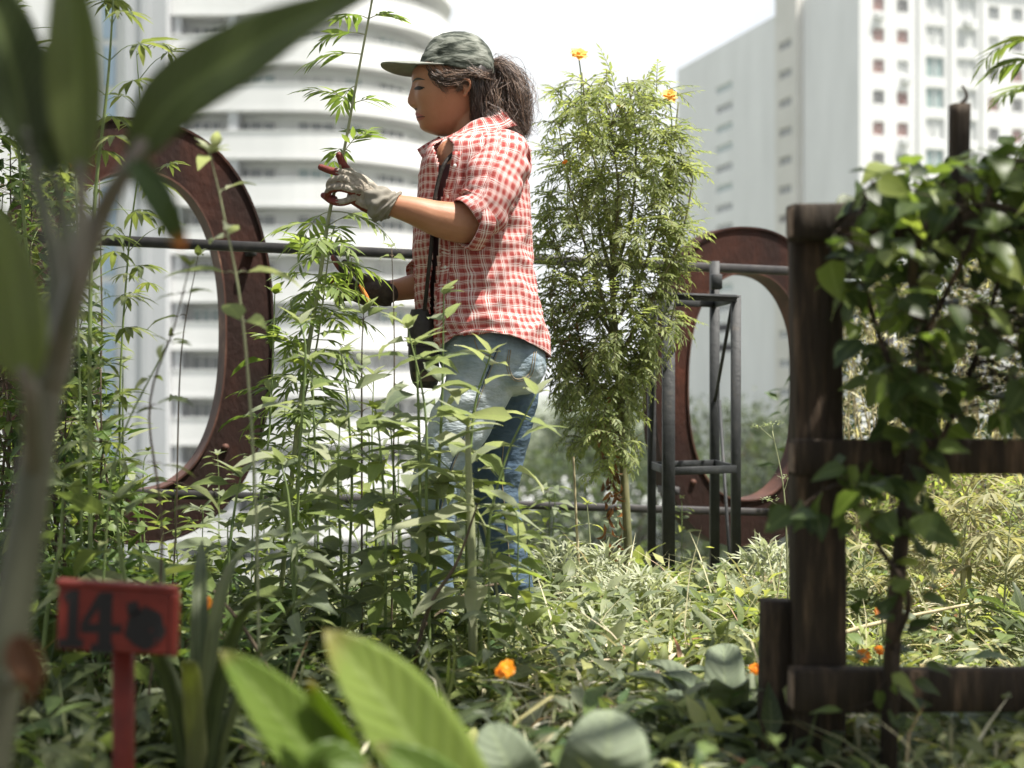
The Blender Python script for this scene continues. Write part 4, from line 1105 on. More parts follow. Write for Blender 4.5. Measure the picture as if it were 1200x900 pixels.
_hairmat()
def build_hair():
    rng = np.random.default_rng(5)
    g = Geo()
    # dark under-mass hugging the back of the skull below the cap
    base = Geo()
    rows = [(550, 573, 74, .060, 0, 2.2), (545, 575, 86, .074, .0, 2.2), (550, 575, 98, .076, 0, 2.2), (554, 573, 112, .071, 0, 2.2), (557, 572, 126, .060, 0, 2.1), (560, 571, 140, .043, 0, 2), (563, 570, 150, .02, 0, 2)]
    loft(base, interp_rows(rows, 24), 40)
    hb = base.build('hair', M['hair'], woman)
    def tress(ctrl, N, spread, r=.0007, curl=.0, wild=.3, n=14, tone=(0, 1)):
        ctrl = np.array(ctrl); k = len(ctrl)
        off = rng.normal(size=(N, 1, 3)) * np.array(spread)[None, :, None] if np.ndim(spread) else rng.normal(size=(N, 1, 3)) * spread
        off = off * (1 + wild * rng.normal(size=(N, k, 3)))
        C = ctrl[None] + off + curl * rng.normal(size=(N, k, 3))
        strands(g, C, r, n=n, tone=tone)
    H = lambda px, py, d=-.074: W(px, py, d)
    # over the temple and ear, swept back under the cap
    for (a, dz) in ((0, 0), (1, 0), (2, 0), (3, 0), (4, 0)):
        y0 = 77 + a * .6; x0 = 505 + a * 11
        tress([H(x0, y0, -.066 - .003 * a), H(x0 + 12, y0 + 7 + 2.4 * (4 - a) * .6, -.079), H(min(x0 + 32, 562), y0 + 11 - a, -.081), H(573, 88 + 2 * a, -.045)], 130, .0036, curl=.0036)
    tress([H(503, 79, -.06), H(508, 90, -.072), H(520, 97, -.079), H(535, 95, -.082), H(552, 92, -.08)], 170, .0034, curl=.0045)
    tress([H(506, 79, -.066), H(513, 95, -.076), H(519, 104, -.078), H(523, 108, -.079)], 26, .0032, curl=.0045)
    tress([H(535, 84, -.08), H(534, 94, -.083), H(539, 101, -.085), H(536, 106, -.083)], 70, .0028, curl=.003)
    # behind the ear down to the nape
    for k in range(7):
        x = 553 + k * 3.6
        tress([H(x, 86, -.078 + k * .006), H(x + 2, 105, -.078 + k * .006), H(x + 3, 125, -.068 + k * .006), H(x + 3, 138, -.058), H(x + 5 + 2 * k, 146, -.055)], 120, .0036, curl=.0050, tone=(0, .45))
    # ponytail
    tail = [W(574, 85), W(585, 78.5), W(599, 90), W(607, 112), W(608, 134), W(612, 154)]
    tress(tail, 1700, [.0035, .006, .0100, .0130, .0120, .009], r=.00052, curl=.0062, wild=.45, n=26)
    tress([W(586, 84), W(592, 100), W(594, 122), W(598, 138), W(604, 150), W(608, 156)], 1100, [.003, .005, .011, .014, .012, .009], r=.00052, curl=.0070, wild=.5, n=26)
    tress([W(574, 98, -.03), W(574, 115, -.035), W(578, 130, -.035), W(586, 146, -.04), W(600, 160, -.045)], 380, .008, r=.0006, curl=.0075, wild=.5, n=24)
    for k in range(5):
        tress([W(548 + 4 * k, 80, -.070 + .014 * k), W(560 + 3 * k, 84, -.068 + .014 * k), W(571, 87, -.045 + .011 * k), W(577, 88, -.012 + .004 * k)], 120, .0030, curl=.0018)
    # flyaway wisps
    tress([W(580, 76), W(588, 74), W(603, 88), W(613, 115), W(617, 150)], 26, .006, r=.0005, curl=.009, n=22)
    tress([W(570, 120, -.06), W(572, 138, -.06), W(566, 152, -.062), W(560, 166, -.06)], 24, .006, r=.0005, curl=.007, n=18)
    g.build('hair_strands', M['hair'], hb)
    g2 = Geo(); tube(g2, [W(577, 80, -.012), W(579, 86, -.013), W(578, 91, 0), W(576, 86, .013), W(575, 80, .012), W(577, 80, -.012)], .0035, 8, n=24); g2.build('hair_tie', M['lash'], hb)
build_hair()

# ---- cap
def build_cap():
    f = np.array([-.985, 0, .173]); u = np.array([.173, 0, .985]); l = np.array([0, -1.0, 0])
    yaw = rad(9); cz, sz = math.cos(yaw), math.sin(yaw)
    rot = lambda v: np.array([v[0] * cz - v[1] * sz, v[0] * sz + v[1] * cz, v[2]])
    f, l = rot(f), rot(l); u = nrm(np.cross(l, f)); 
    if u[2] < 0: u = -u
    c = W(536, 84); a, b, H = .0965, .0900, .0990
    g = Geo(); m, n = 40, 96; V = []
    for j in range(m + 1):
        el = -0.10 + (PI / 2 + .10) * j / m
        for i in range(n):
            az = i / n * 2 * PI; rr = abs(math.cos(el)) ** .82
            q = c + f * (a * rr * math.cos(az)) + l * (b * rr * math.sin(az)) + u * (H * math.sin(el))
            nv = nrm(q - c)
            w = noise.noise(Vector((q[0] * 16 + q[2] * 9, q[1] * 14, q[2] * 30 - q[0] * 12)) + Vector((3, 1, 7))) * .0045
            w += .002 * noise.noise(Vector(q) * 70)
            seam = -.0016 * max(0, 1 - abs(math.sin(3 * az)) * 12) * math.cos(el)
            if j < 3: w *= j / 3
            V.append(q + nv * (w + seam))
    F = [(k * n + i, k * n + (i + 1) % n, (k + 1) * n + (i + 1) % n, (k + 1) * n + i) for k in range(m) for i in range(n)]
    # the strap opening at the back
    back = lambda k, i: k < 9 and abs(((i / n * 2 * PI) - PI)) < .30
    F = [q for q in F if not back(q[0] // n, q[0] % n)]
    g.add(V, F); o = g.build('cap', M['cap'], woman)
    sd = o.modifiers.new('thick', 'SOLIDIFY'); sd.thickness = .0022; sd.offset = -1
    g = Geo(); q = c + u * (H + .001); ball(g, q, .006, 8, (1, 1, .5)); g.build('button', M['cap_brim'], o)
    # brim
    g = Geo(); m, n = 14, 32; V = []
    for j in range(m + 1):
        t = j / m
        for i in range(n + 1):
            s = -1 + 2 * i / n; az = s * 1.12
            root = c + f * (a * .985 * math.cos(az)) + l * (b * .985 * math.sin(az)) - u * .008
            tip = root + f * (.098 * max(0, 1 - abs(s) ** 2.4) ** .55 + .028 * (1 - math.cos(az)) * max(0, 1 - abs(s) ** 6)) - u * .014 * max(0, 1 - s * s)
            p = root + (tip - root) * t
            p = p - u * (.020 * abs(s) ** 2 * t * max(0, 1 - abs(s) ** 6)) + u * (.006 * math.sin(t * PI) * (1 - s * s))
            V.append(p)
    F = [(k * (n + 1) + i, k * (n + 1) + i + 1, (k + 1) * (n + 1) + i + 1, (k + 1) * (n + 1) + i) for k in range(m) for i in range(n)]
    g.add(V, F); o2 = g.build('brim', M['cap_brim'], o); sd = o2.modifiers.new('thick', 'SOLIDIFY'); sd.thickness = .004; sd.offset = 0
    g = Geo()
    pts = [c + f * (a * math.cos(x) * 1.0) + l * (b * math.sin(x)) - u * .010 for x in np.linspace(PI - .42, PI + .42, 7)]
    tube(g, pts, .0055, 6); g.build('strap', M['cap'], o)
build_cap()

# ---- shirt
def fold(v, amp=.006, seed=0.0):
    a = noise.noise(Vector((v[0] * 9 + v[2] * 7 + seed, v[1] * 7, v[2] * 13 - v[0] * 9)))
    b = noise.noise(Vector((v[0] * 26 + seed, v[1] * 22, v[2] * 30)))
    return amp * (1.3 * (abs(a) * 2 - .5) + .45 * b)

def displaced(g, amp, seed=0.0, keep=None):
    """push the collected vertices along their radial direction by cloth-like folds"""
    V = g.v[-1]
    me = bpy.data.meshes.new('t'); me.from_pydata([tuple(v) for v in V], [], [list(map(int, f)) for G_ in g.f for f in G_ if max(f) < len(V)]); me.update()
    N = np.zeros(len(V) * 3); me.vertices.foreach_get('normal', N); N = N.reshape(-1, 3); bpy.data.meshes.remove(me)
    for i, v in enumerate(V): V[i] = v + N[i] * fold(v, amp, seed)

def flip_if_inward(o, c):
    me = o.data; s = 0
    for p in list(me.polygons)[::7]: s += (p.center + wloc(o.parent) - Vector(c)).dot(p.normal)
    if s < 0: me.flip_normals()

def build_shirt():
    rows = [(534, 593, 160, .072, 0, 2.2), (519, 604, 165, .110, 0, 2.3), (505, 611, 174, .150, 0, 2.4), (498, 615, 186, .172, 0, 2.5), (494, 619, 205, .180, 0, 2.5), (490, 619, 232, .174, 0, 2.5),
            (487, 621, 262, .166, 0, 2.5), (486, 624, 300, .160, 0, 2.5), (487, 628, 335, .162, 0, 2.5), (489, 634, 365, .174, 0, 2.5), (494, 641, 388, .180, 0, 2.5), (499, 643, 402, .184, 0, 2.5), (502, 643, 412, .186, 0, 2.5)]
    R = interp_rows(rows, 110); n = 150
    g = Geo(); loft(g, R, n, caps=False)
    # curved hem, high at the hip
    V = g.v[0]
    for i, v in enumerate(V):
        r = i // n
        k = max(0, (r - 85) / 24.0); a = (i % n) / n * 2 * PI
        V[i][2] += k * k * (.045 * abs(math.sin(a)) ** 3 - .012 * (1 - abs(math.sin(a))))
        V[i][2] += k * .006 * math.sin(a * 5 + 1)
    displaced(g, .0075, 1.0)
    # open front: the near front edge hangs apart from the far one
    op = [(523, 160), (531, 168), (527, 200), (518, 232), (514, 262), (513, 300), (509, 345), (508, 420), (504, 420), (504, 345), (507, 300), (508, 262), (511, 232), (514, 190), (507, 171)]
    keep = []
    for f in g.f[0]:
        c = V[f].mean(0)
        if c[1] < YW + .03 and inside(to_px(c), op): continue
        keep.append(f)
    g.f[0] = np.array(keep)
    o = g.build('shirt', M['plaid'], woman)
    sd = o.modifiers.new('thick', 'SOLIDIFY'); sd.thickness = .0018; sd.offset = 0
    # sleeves
    def sleeve(pts, r, cuffdir, seed):
        g = Geo(); n = 70; s = 64
        tube(g, pts, r, s, n=n, caps=False)
        g.uv[0] = g.uv[0] * [.46, 1.0] + [.03, .01]
        displaced(g, .0085, seed)
        q = g.build('sleeve', M['plaid'], o); sd = q.modifiers.new('thick', 'SOLIDIFY'); sd.thickness = .002; sd.offset = 0
        # rolled cuff: a thick turned band round the opening
        C = np.array([list(p) for p in pts]); e = C[-1]; d = nrm(np.array(cuffdir, float)); A = nrm(np.cross(d, [0, 0, 1])); B = np.cross(A, d)
        g = Geo(); V = []; UV = []; rr = r[-1]
        prof = [(-.036, 1.05), (-.034, 1.13), (-.020, 1.16), (-.004, 1.15), (.004, 1.10), (.004, 1.02), (-.004, .97), (-.02, .96)]
        N = 64
        for j, (k, w) in enumerate(prof):
            for i in range(N):
                a = i / N * 2 * PI; p = e + d * (k + .004 * math.sin(3 * a + seed)) + (A * math.cos(a) + B * math.sin(a)) * rr * w
                p = p + nrm(p - e) * .0025 * noise.noise(Vector(p) * 45); V.append(p); UV.append((a / (2 * PI) * .42, j * .008 + .013))
        F = [(j * N + i, j * N + (i + 1) % N, (j + 1) * N + (i + 1) % N, (j + 1) * N + i) for j in range(len(prof) - 1) for i in range(N)]
        g.add(V, F, uv=UV); g.build('cuff', M['plaid'], o)
    sleeve([W(584, 182, -.085), W(584, 193, -.130), W(576, 220, -.175), W(566, 246, -.192), W(549, 259, -.205)], [.070, .073, .069, .065, .060], (-.82, -.50, .05), 2.0)
    sleeve([W(590, 185, .085), W(585, 200, .14), W(560, 250, .16), W(530, 312, .11), W(488, 329, .07)], [.078, .078, .065, .055, .050], (-.95, -.1, -.15), 5.0)
    # collar
    g = Geo(); V = []; UV = []; N = 70; c = W(552, 158)
    for j, (k, dz, w) in enumerate(((1.02, -.034, 0), (1.04, -.008, 0), (1.06, .014, 0), (1.14, .020, 0), (1.34, .010, 1), (1.55, -.008, 1), (1.74, -.024, 1))):
        for i in range(N):
            a = rad(38) + (2 * PI - rad(76)) * i / (N - 1); ca, sa = math.cos(a), math.sin(a)
            fr = max(0, ca)                       # 1 at the front
            kk = k + w * .22 * fr ** 2; 
            p = c + np.array([-.070 * kk * ca - .012 * w * fr, -.066 * kk * sa, dz * (1 + 1.5 * w * fr ** 2) - .046 * ca - .006])
            p = p + np.array([0, 0, 1]) * .003 * math.sin(5 * a)
            V.append(p); UV.append((a * .08, j * .011))
    F = [(j * N + i, j * N + i + 1, (j + 1) * N + i + 1, (j + 1) * N + i) for j in range(6) for i in range(N - 1)]
    g.add(V, F, uv=UV); q = g.build('collar', M['plaid'], o); sd = q.modifiers.new('thick', 'SOLIDIFY'); sd.thickness = .0025; sd.offset = 0
    def flap(name, q, seed, bulge=.006):
        a, b, c_, d = [W(x, y, k) for x, y, k in q]; g = Geo(); V = []; UV = []; m_ = 10; nn = nrm(np.cross(b - a, d - a)); nn = nn if nn[1] < 0 else -nn
        for i in range(m_ + 1):
            for j in range(m_ + 1):
                u, v = i / m_, j / m_; p = (a * (1 - u) + b * u) * (1 - v) + (d * (1 - u) + c_ * u) * v
                V.append(p + nn * bulge * (math.sin(PI * u) * .6 + math.sin(PI * v * .5))); UV.append((u * .05 + seed, v * .09))
        g.add(V, [(i * (m_ + 1) + j, i * (m_ + 1) + j + 1, (i + 1) * (m_ + 1) + j + 1, (i + 1) * (m_ + 1) + j) for i in range(m_) for j in range(m_)], uv=UV)
        q_ = g.build(name, M['plaid'], o); s_ = q_.modifiers.new('thick', 'SOLIDIFY'); s_.thickness = .003; s_.offset = 0
    flap('collar_point', [(541, 157, -.080), (556, 163, -.112), (533, 203, -.150), (523, 176, -.105)], .01)
    flap('collar_point', [(515, 160, .0), (524, 171, -.05), (505, 199, -.03), (491, 177, .03)], .02)
    # front placket strips and breast pocket
    def strip(px, w, d, name, seed):
        g = Geo(); V = []; UV = []
        bt = BVHTree.FromPolygons([Vector(v) for v in g0V], [tuple(int(x) for x in f) for f in g0F])
        for k, (x, y) in enumerate(spline(px, 40)):
            for j in range(4):
                xx = x + w * (j / 3 - .5); oo = Vector((0, 0, CAMZ)); dd = (P(xx, y, 1.0) - oo).normalized(); loc, nn, _, _ = bt.ray_cast(oo, dd)
                if loc is None: loc = Vector(W(xx, y, d))
                V.append(loc - dd * .004); UV.append((j * .012, k * .007 + seed))
        F = [(k * 4 + j, k * 4 + j + 1, k * 4 + 5 + j, k * 4 + 4 + j) for k in range(39) for j in range(3)]
        g.add(V, F, uv=UV); q = g.build(name, M['plaid'], o); sd = q.modifiers.new('thick', 'SOLIDIFY'); sd.thickness = .003
        for k in range(5):
            v = V[(4 + k * 8) * 4 + 1]; gb = Geo(); ball(gb, (v[0] + .004, v[1] - .004, v[2]), .0045, 6, (1, .4, 1)); gb.build('button', M['shoe_white'], q)
    full = Geo(); loft(full, R, n, caps=False); g0V = full.v[0]; g0F = full.f[0]
    strip([(536, 178), (531, 205), (524, 235), (521, 262), (523, 300), (518, 345), (516, 395)], 10, -.15, 'placket', 0)
    return o
build_shirt()
# inner tee
g = Geo(); loft(g, interp_rows([(516, 596, 196, .150, 0, 2.4), (503, 606, 206, .158, 0, 2.4), (499, 612, 235, .153, 0, 2.4), (497, 614, 280, .145, 0, 2.4), (500, 618, 330, .143, 0, 2.4), (505, 626, 380, .15, 0, 2.4), (508, 628, 392, .155, 0, 2.4)], 40), 50, caps=False)
displaced(g, .003, 4.0); g.build('inner_top', M['tee'], woman)

# ---- jeans
g = Geo()
loft(g, interp_rows([(508, 633, 385, .158, 0, 2.4), (510, 637, 405, .165, 0, 2.4), (515, 638, 425, .168, 0, 2.4), (526, 634, 445, .160, 0, 2.3), (548, 622, 462, .12, 0, 2.2)], 20), 40)
limb(g, [W(574, 430, -.078), W(548, 480, -.092), W(522, 535, -.095), W(511, 570, -.094), W(507, 630, -.085), W(508, 690, -.078), W(506, 713, -.076)], [.086, .078, .068, .062, .054, .050, .052], 28, 60)
limb(g, [W(600, 430, .076), W(592, 490, .086), W(580, 550, .088), W(580, 580, .088), W(591, 635, .09), W(602, 695, .094), W(604, 714, .095)], [.086, .076, .066, .060, .055, .052, .054], 28, 60)
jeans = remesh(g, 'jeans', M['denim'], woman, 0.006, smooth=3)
me = jeans.data; N = np.zeros(len(me.vertices) * 3); me.vertices.foreach_get('normal', N); N = N.reshape(-1, 3)
C = np.zeros(len(me.vertices) * 3); me.vertices.foreach_get('co', C); C = C.reshape(-1, 3); fade_and_sun = np.zeros(len(C)); off = np.array(wloc(woman))
for i in range(len(C)):
    q = C[i] + off
    x, y = to_px(q)
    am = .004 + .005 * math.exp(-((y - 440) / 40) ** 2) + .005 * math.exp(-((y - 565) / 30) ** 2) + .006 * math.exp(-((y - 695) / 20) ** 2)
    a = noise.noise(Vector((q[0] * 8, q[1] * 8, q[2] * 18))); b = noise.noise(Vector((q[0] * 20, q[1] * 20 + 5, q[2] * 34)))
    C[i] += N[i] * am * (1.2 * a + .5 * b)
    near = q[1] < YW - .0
    fade_and_sun[i] = .50 * math.exp(-((y - 470) / 75) ** 2) * (1 if near else .2) + .26 * math.exp(-((y - 585) / 60) ** 2) * (1 if near else .15) + .22 + .22 * max(0, -N[i][0]) * (1 if near else .4) + (.10 if near else -.05)  # bleached thigh and knee; sunlit near leg, shaded far leg put into colour
me.vertices.foreach_set('co', C.ravel()); at = me.attributes.new('fade_and_sun', 'FLOAT', 'POINT'); at.data.foreach_set('value', fade_and_sun.astype(np.float32)); me.update()
g = Geo()
for leg in ([(583, 420), (562, 480), (540, 540), (526, 575), (520, 630), (520, 690)], ):
    pass
g = Geo()
for (cx, dy) in ((505, -.075), (602, .095)):
    c = W(cx, 722, dy)
    V = []
    sec = [(-.15, .018, .02), (-.13, .034, .035), (-.08, .042, .055), (-.03, .040, .085), (.02, .034, .10), (.07, .034, .09), (.085, .025, .06)]
    n = 16
    g2 = Geo(); V = []
    for (x, w, h) in sec:
        for i in range(n):
            a = i / n * 2 * PI; V.append((c[0] + x, c[1] + w * math.cos(a), .035 + h / 2 + h / 2 * math.sin(a)))
    F = [(k * n + i, k * n + (i + 1) % n, (k + 1) * n + (i + 1) % n, (k + 1) * n + i) for k in range(len(sec) - 1) for i in range(n)] + [tuple(range(n - 1, -1, -1)), tuple(range((len(sec) - 1) * n, len(sec) * n))]
    g2.add(V, F); sh_ = g2.build('shoe', M['shoe_white'], woman); sh_.modifiers.new('s', 'SUBSURF').levels = 1
    g3 = Geo(); V = []
    for z, k in ((.030, 1.0), (.052, 1.03)):
        for i in range(24):
            a = i / 24 * 2 * PI; V.append((c[0] - .033 + .125 * k * math.cos(a), c[1] + .043 * k * math.sin(a), z))
    g3.add(V, [(i, (i + 1) % 24, 24 + (i + 1) % 24, 24 + i) for i in range(24)] + [tuple(range(23, -1, -1)), tuple(range(24, 48))]); g3.build('sole', M['white_paint'], sh_)

# seams, back pocket and hem of the jeans
jb = BVHTree.FromPolygons([v.co + wloc(woman) for v in me.vertices], [tuple(p.vertices) for p in me.polygons])
def on_jeans(px, py, off):
    o = Vector((0, 0, CAMZ)); d = (P(px, py, 1.0) - o).normalized(); loc, nor, _, _ = jb.ray_cast(o, d)
    return None if loc is None else loc + nor * off
def seam(name, pts, r, m, n=60):
    Q = [on_jeans(x, y, .0015) for x, y in spline(pts, n)]; Q = [q for q in Q if q is not None]
    if len(Q) > 4: g = Geo(); tube(g, Q, r, 5, n=len(Q)); g.build(name, m, jeans)
M['thread'] = mat('thread', (0.30, 0.24, 0.15), .9); M['denim_edge'] = mat('denim_edge', (0.035, 0.055, 0.085), .9)
for off_, r_, m_ in ((0, .0013, 'denim_edge'), (2.2, .0009, 'thread')):
    seam('side_seam', [(583 + off_, 408), (566 + off_, 450), (548 + off_, 500), (528 + off_, 548), (514 + off_, 600), (510 + off_, 650), (509 + off_, 700)], r_, M[m_])
for off_ in (0, 2.4):
    seam('back_pocket_seam', [(596 + off_, 410), (594 + off_, 432 - off_), (604, 446 - off_), (622 - off_, 440 - off_), (628 - off_, 412)], .0009, M['thread'])
seam('front_pocket_seam', [(556, 398), (562, 412), (578, 418)], .0012, M['thread'], 20)
seam('leg_seam', [(590, 520), (588, 560), (594, 620), (600, 700)], .0012, M['thread'])

# ---- gloves: palm, four fingers and a thumb that leaves the side of the palm
def glove(name, segs, mats, rule, voxel=.0021):
    g = Geo()
    for pts, r in segs: limb(g, pts, r, 14)
    o = remesh(g, name, mats, woman, voxel, smooth=2)
    off = wloc(woman)
    for p in o.data.polygons:
        c = p.center + off; x, y = to_px(c); p.material_index = rule(x, y, c, p.normal)
    return o
G = lambda px, py, d=0: W(px, py, -.225 + d)
near = glove('glove', [
    ([G(452, 240), G(436, 230), G(422, 221)], [.024, .027, .026]), ([G(440, 228), G(424, 214), G(412, 208)], [.020, .019, .016]), ([G(446, 246), G(430, 239), G(415, 231)], [.020, .021, .018]),
    ([G(422, 222, -.01), G(411, 215, -.012)], [.020, .017]),
    ([G(414, 206, -.004), G(402, 203, -.008), G(388, 200, -.004), G(376, 196, .004)], [.0112, .0098, .0090, .0078]),
    ([G(426, 216, .016), G(412, 204, .026), G(403, 194, .024), G(397.5, 182, .018)], [.0135, .0115, .0100, .0088]),
    ([G(413, 214, -.016), G(400, 210, -.022), G(389, 212, -.016), G(386, 219, -.002), G(393, 222, .008)], [.0108, .0100, .0094, .0088, .008]),
    ([G(413, 223, -.018), G(399, 220, -.024), G(387, 222, -.018), G(384, 230, -.004), G(392, 233, .006)], [.0106, .0098, .0092, .0086, .008]),
    ([G(416, 232, -.012), G(402, 237, -.014), G(390, 236, -.006), G(379, 229, .004)], [.0100, .0092, .0086, .0074]),
], [M['glove_grey'], M['glove_red']], lambda x, y, c, n: 1 if (x < 395 + 2 * math.sin(c.z * 900) and (y < 206 or y > 226)) or (y < 197 and x < 410) or (n.z < -.62 and x < 440) or (n.y > .35 and x < 425) else 0)
# crumpled gauze cuff
g = Geo(); V = []; n = 48; prof = spline([(430, 224, .024), (437, 233, .031), (446, 240, .040), (453, 242, .036), (459, 241, .034), (463, 241, .033)], 26)
for j, (x, y, r) in enumerate(prof):
    c = G(x, y); d = nrm(G(463, 241) - G(430, 224)); A = np.array([0, -1, 0]); B = np.cross(d, A)
    for i in range(n):
        a = i / n * 2 * PI; rr = r * (1 + .16 * noise.noise(Vector((math.cos(a) * 2.2, math.sin(a) * 2.2, j * .28))) + .07 * math.sin(a * 7 + j * .8)); V.append(c + (A * math.cos(a) + B * math.sin(a) * 1.05) * rr)
g.add(V, [(j * n + i, j * n + (i + 1) % n, (j + 1) * n + (i + 1) % n, (j + 1) * n + i) for j in range(25) for i in range(n)])
M['gauze'] = leafmat('gauze', [(0.28, 0.26, 0.22), (0.40, 0.38, 0.34), (0.50, 0.48, 0.44)], tcol=(1.1, 1.05, 1.0), trans=.3, rough=.9, spec=.1, mottle=60)
g.build('glove_cuff', M['gauze'], near)
Gf = lambda px, py, d=0: W(px, py, .03 + d)
far = glove('glove', [
    ([Gf(456, 343), Gf(440, 343), Gf(424, 340)], [.027, .030, .028]), ([Gf(448, 348), Gf(430, 348), Gf(414, 344)], [.022, .023, .019]), ([Gf(440, 334), Gf(424, 328), Gf(412, 326)], [.02, .019, .015]),
    ([Gf(414, 327, .0), Gf(404, 319, -.01), Gf(396, 310, -.012), Gf(391, 302, -.005)], [.0115, .0105, .0095, .0082]),
    ([Gf(424, 326, -.02), Gf(413, 315, -.03), Gf(404, 308, -.028)], [.013, .0112, .0092]),
    ([Gf(412, 333, -.01), Gf(400, 328, -.022), Gf(391, 327, -.02), Gf(388, 333, -.005), Gf(394, 337, .004)], [.011, .0102, .0096, .009, .008]),
    ([Gf(412, 341, -.012), Gf(401, 338, -.024), Gf(392, 339, -.02), Gf(390, 345, -.006), Gf(396, 348, .004)], [.0108, .010, .0094, .0088, .008]),
    ([Gf(414, 348, -.01), Gf(404, 349, -.02), Gf(396, 351, -.016), Gf(396, 356, -.002)], [.010, .0094, .0086, .0076]),
], [M['glove_dark'], M['glove_red']], lambda x, y, c, n: 1 if x < 397 and n.x < .1 else 0)
g = Geo(); V = []; prof = spline([(436, 342, .031), (447, 343, .034), (458, 344, .033)], 10)
for j, (x, y, r) in enumerate(prof):
    c = Gf(x, y); 
    for i in range(n):
        a = i / n * 2 * PI; rr = r * (1 + .08 * noise.noise(Vector((math.cos(a) * 2, math.sin(a) * 2, j * .3 + 5)))); V.append(c + np.array([0, -math.cos(a), math.sin(a)]) * rr)
g.add(V, [(j * n + i, j * n + (i + 1) % n, (j + 1) * n + (i + 1) % n, (j + 1) * n + i) for j in range(9) for i in range(n)]); g.build('glove_cuff', M['glove_dark'], far)

# ---- bag and shears she carries
def shoulder_bag():
    t = thing('shoulder_bag', 'dark leather bag hanging at the front of the hip of the woman', 'bag', tuple(W(490, 470, -.16)))
    rows = interp_rows([(483, 503, 366, .03, -.09, 3), (480, 508, 378, .04, -.09, 3), (479, 512, 402, .046, -.09, 3), (480, 514, 430, .048, -.09, 3), (483, 513, 447, .044, -.09, 3), (488, 508, 455, .03, -.09, 3)], 20)
    g = Geo(); loft(g, rows, 40); displaced(g, .002, 3); g.build('bag_body', M['bag_leather'], t)
    rows = interp_rows([(482, 505, 363, .030, -.092, 3), (479, 510, 376, .043, -.092, 3), (477.5, 513, 396, .049, -.092, 3), (477.5, 514, 406, .050, -.092, 3)], 10)
    g = Geo(); loft(g, rows, 40, caps=False); g.build('flap', M['bag_leather'], t)
    g = Geo(); loft(g, [(481, 515, 436, .0495, -.09, 3), (483, 514, 447, .046, -.09, 3)], 40, caps=False); g.build('trim', M['bag_trim'], t)
    g = Geo()
    pts = [W(497, 368, -.12), W(502, 320, -.17), W(506, 280, -.182), W(508, 245, -.17), W(513, 215, -.165), W(522, 190, -.160), W(540, 172, -.135)]
    C_ = spline(pts, 40); T, N_, B_ = frames(C_); V = []
    for k in range(40):
        s = nrm(np.cross(T[k], [0, 1, 0.0])); V += [C_[k] - s * .0048, C_[k] + s * .0048, C_[k] + s * .0048 + [0, .003, 0], C_[k] - s * .0048 + [0, .003, 0]]
    g.add(V, [(k * 4 + i, k * 4 + (i + 1) % 4, k * 4 + 4 + (i + 1) % 4, k * 4 + 4 + i) for k in range(39) for i in range(4)]); g.build('strap', M['bag_leather'], t)
shoulder_bag()
def shears():
    t = thing('pruning_shears', 'small pruning shears with orange grip in the dark lower glove', 'shears', tuple(W(428, 345, -.02)))
    g = Geo(); tube(g, [W(421, 333, -.03), W(425, 340, -.03), W(430, 349, -.03), W(432, 356, -.03)], [.004, .0055, .005], 8); g.build('handle', M['orange_plastic'], t)
    g = Geo(); tube(g, [W(430, 350, -.03), W(431, 358, -.03), W(434, 364, -.03), W(440, 366, -.03)], [.004, .005, .003], 8); g.build('handle', M['sign_black'], t)
    g = Geo(); tube(g, [W(421, 334, -.03), W(410, 322, -.03), W(401, 310, -.03)], [.005, .004, .001], 6); g.build('blade', M['rail_steel'], t)
shears()

# ================================================================== PLANTS
class Plant:
    """collects leaflets (several blade shapes) and stems of one plant"""
    def __init__(s, seed=0):
        s.L = {}; s.st = Geo(); s.rng = np.random.default_rng(seed); s.fine = []
    def blade(s, key, p, d, n, l, w, bend, rnd):
        s.L.setdefault(key, []).append((*p, *d, *n, l, w, bend, rnd))
    def compound(s, key, base, d, up, length, pairs, ll, lw, ang=52, droop=.9, tone=.5, start=.18):
        base = np.array(base); d = nrm(d); up = np.array(up, float); side = nrm(np.cross(d, up)); up = nrm(np.cross(side, d))
        th = lambda t: droop * t
        def pos(t): 
            k = max(droop, 1e-3); return base + length * (math.sin(k * t) / k * d - (1 - math.cos(k * t)) / k * up)
        pts = [pos(t) for t in np.linspace(0, 1, 4)]; s.fine.append(pts)
        for t in np.linspace(start, .96, pairs):
            T = math.cos(th(t)) * d - math.sin(th(t)) * up; U = math.cos(th(t)) * up + math.sin(th(t)) * d
            sz = (.55 + .75 * math.sin(PI * min(1, t * .9 + .08))) ; a = rad(ang) * (1 - .35 * t)
            for q in (-1, 1):
                D = math.cos(a) * T + q * math.sin(a) * side + s.rng.normal(size=3) * .10 - U * .1
                s.blade(key, pos(t), D, U + s.rng.normal(size=3) * .25, ll * sz * s.rng.uniform(.8, 1.15), lw * sz, s.rng.uniform(.1, .6), tone + s.rng.normal() * .16)
        T = math.cos(th(1)) * d - math.sin(th(1)) * up
        s.blade(key, pos(1), T, up, ll, lw, .3, tone)
    def build(s, t, leafm, stemm, K=3, fold=.3, prof=None, name='foliage', wav=0.0, finer=.0012, names=None):
        if s.fine:
            ks = {}
            for f in s.fine: ks.setdefault(len(f), []).append(f)
            for k, v in ks.items(): strands(s.st, np.array(v), finer, sides=4, n=6)
        if s.st.n: s.st.build('stem', stemm, t)
        g = Geo()
        for key, rows in s.L.items():
            a = np.array(rows, float)
            leaves(g, a[:, 0:3], a[:, 3:6], a[:, 6:9], a[:, 9], a[:, 10], key, a[:, 11], fold, K, rnd=np.clip(a[:, 12], 0, 1), wav=wav)
        if g.n: g.build(name, leafm, t)
        return t

def in_view(x, y): return abs(x) < .40 * y + .25

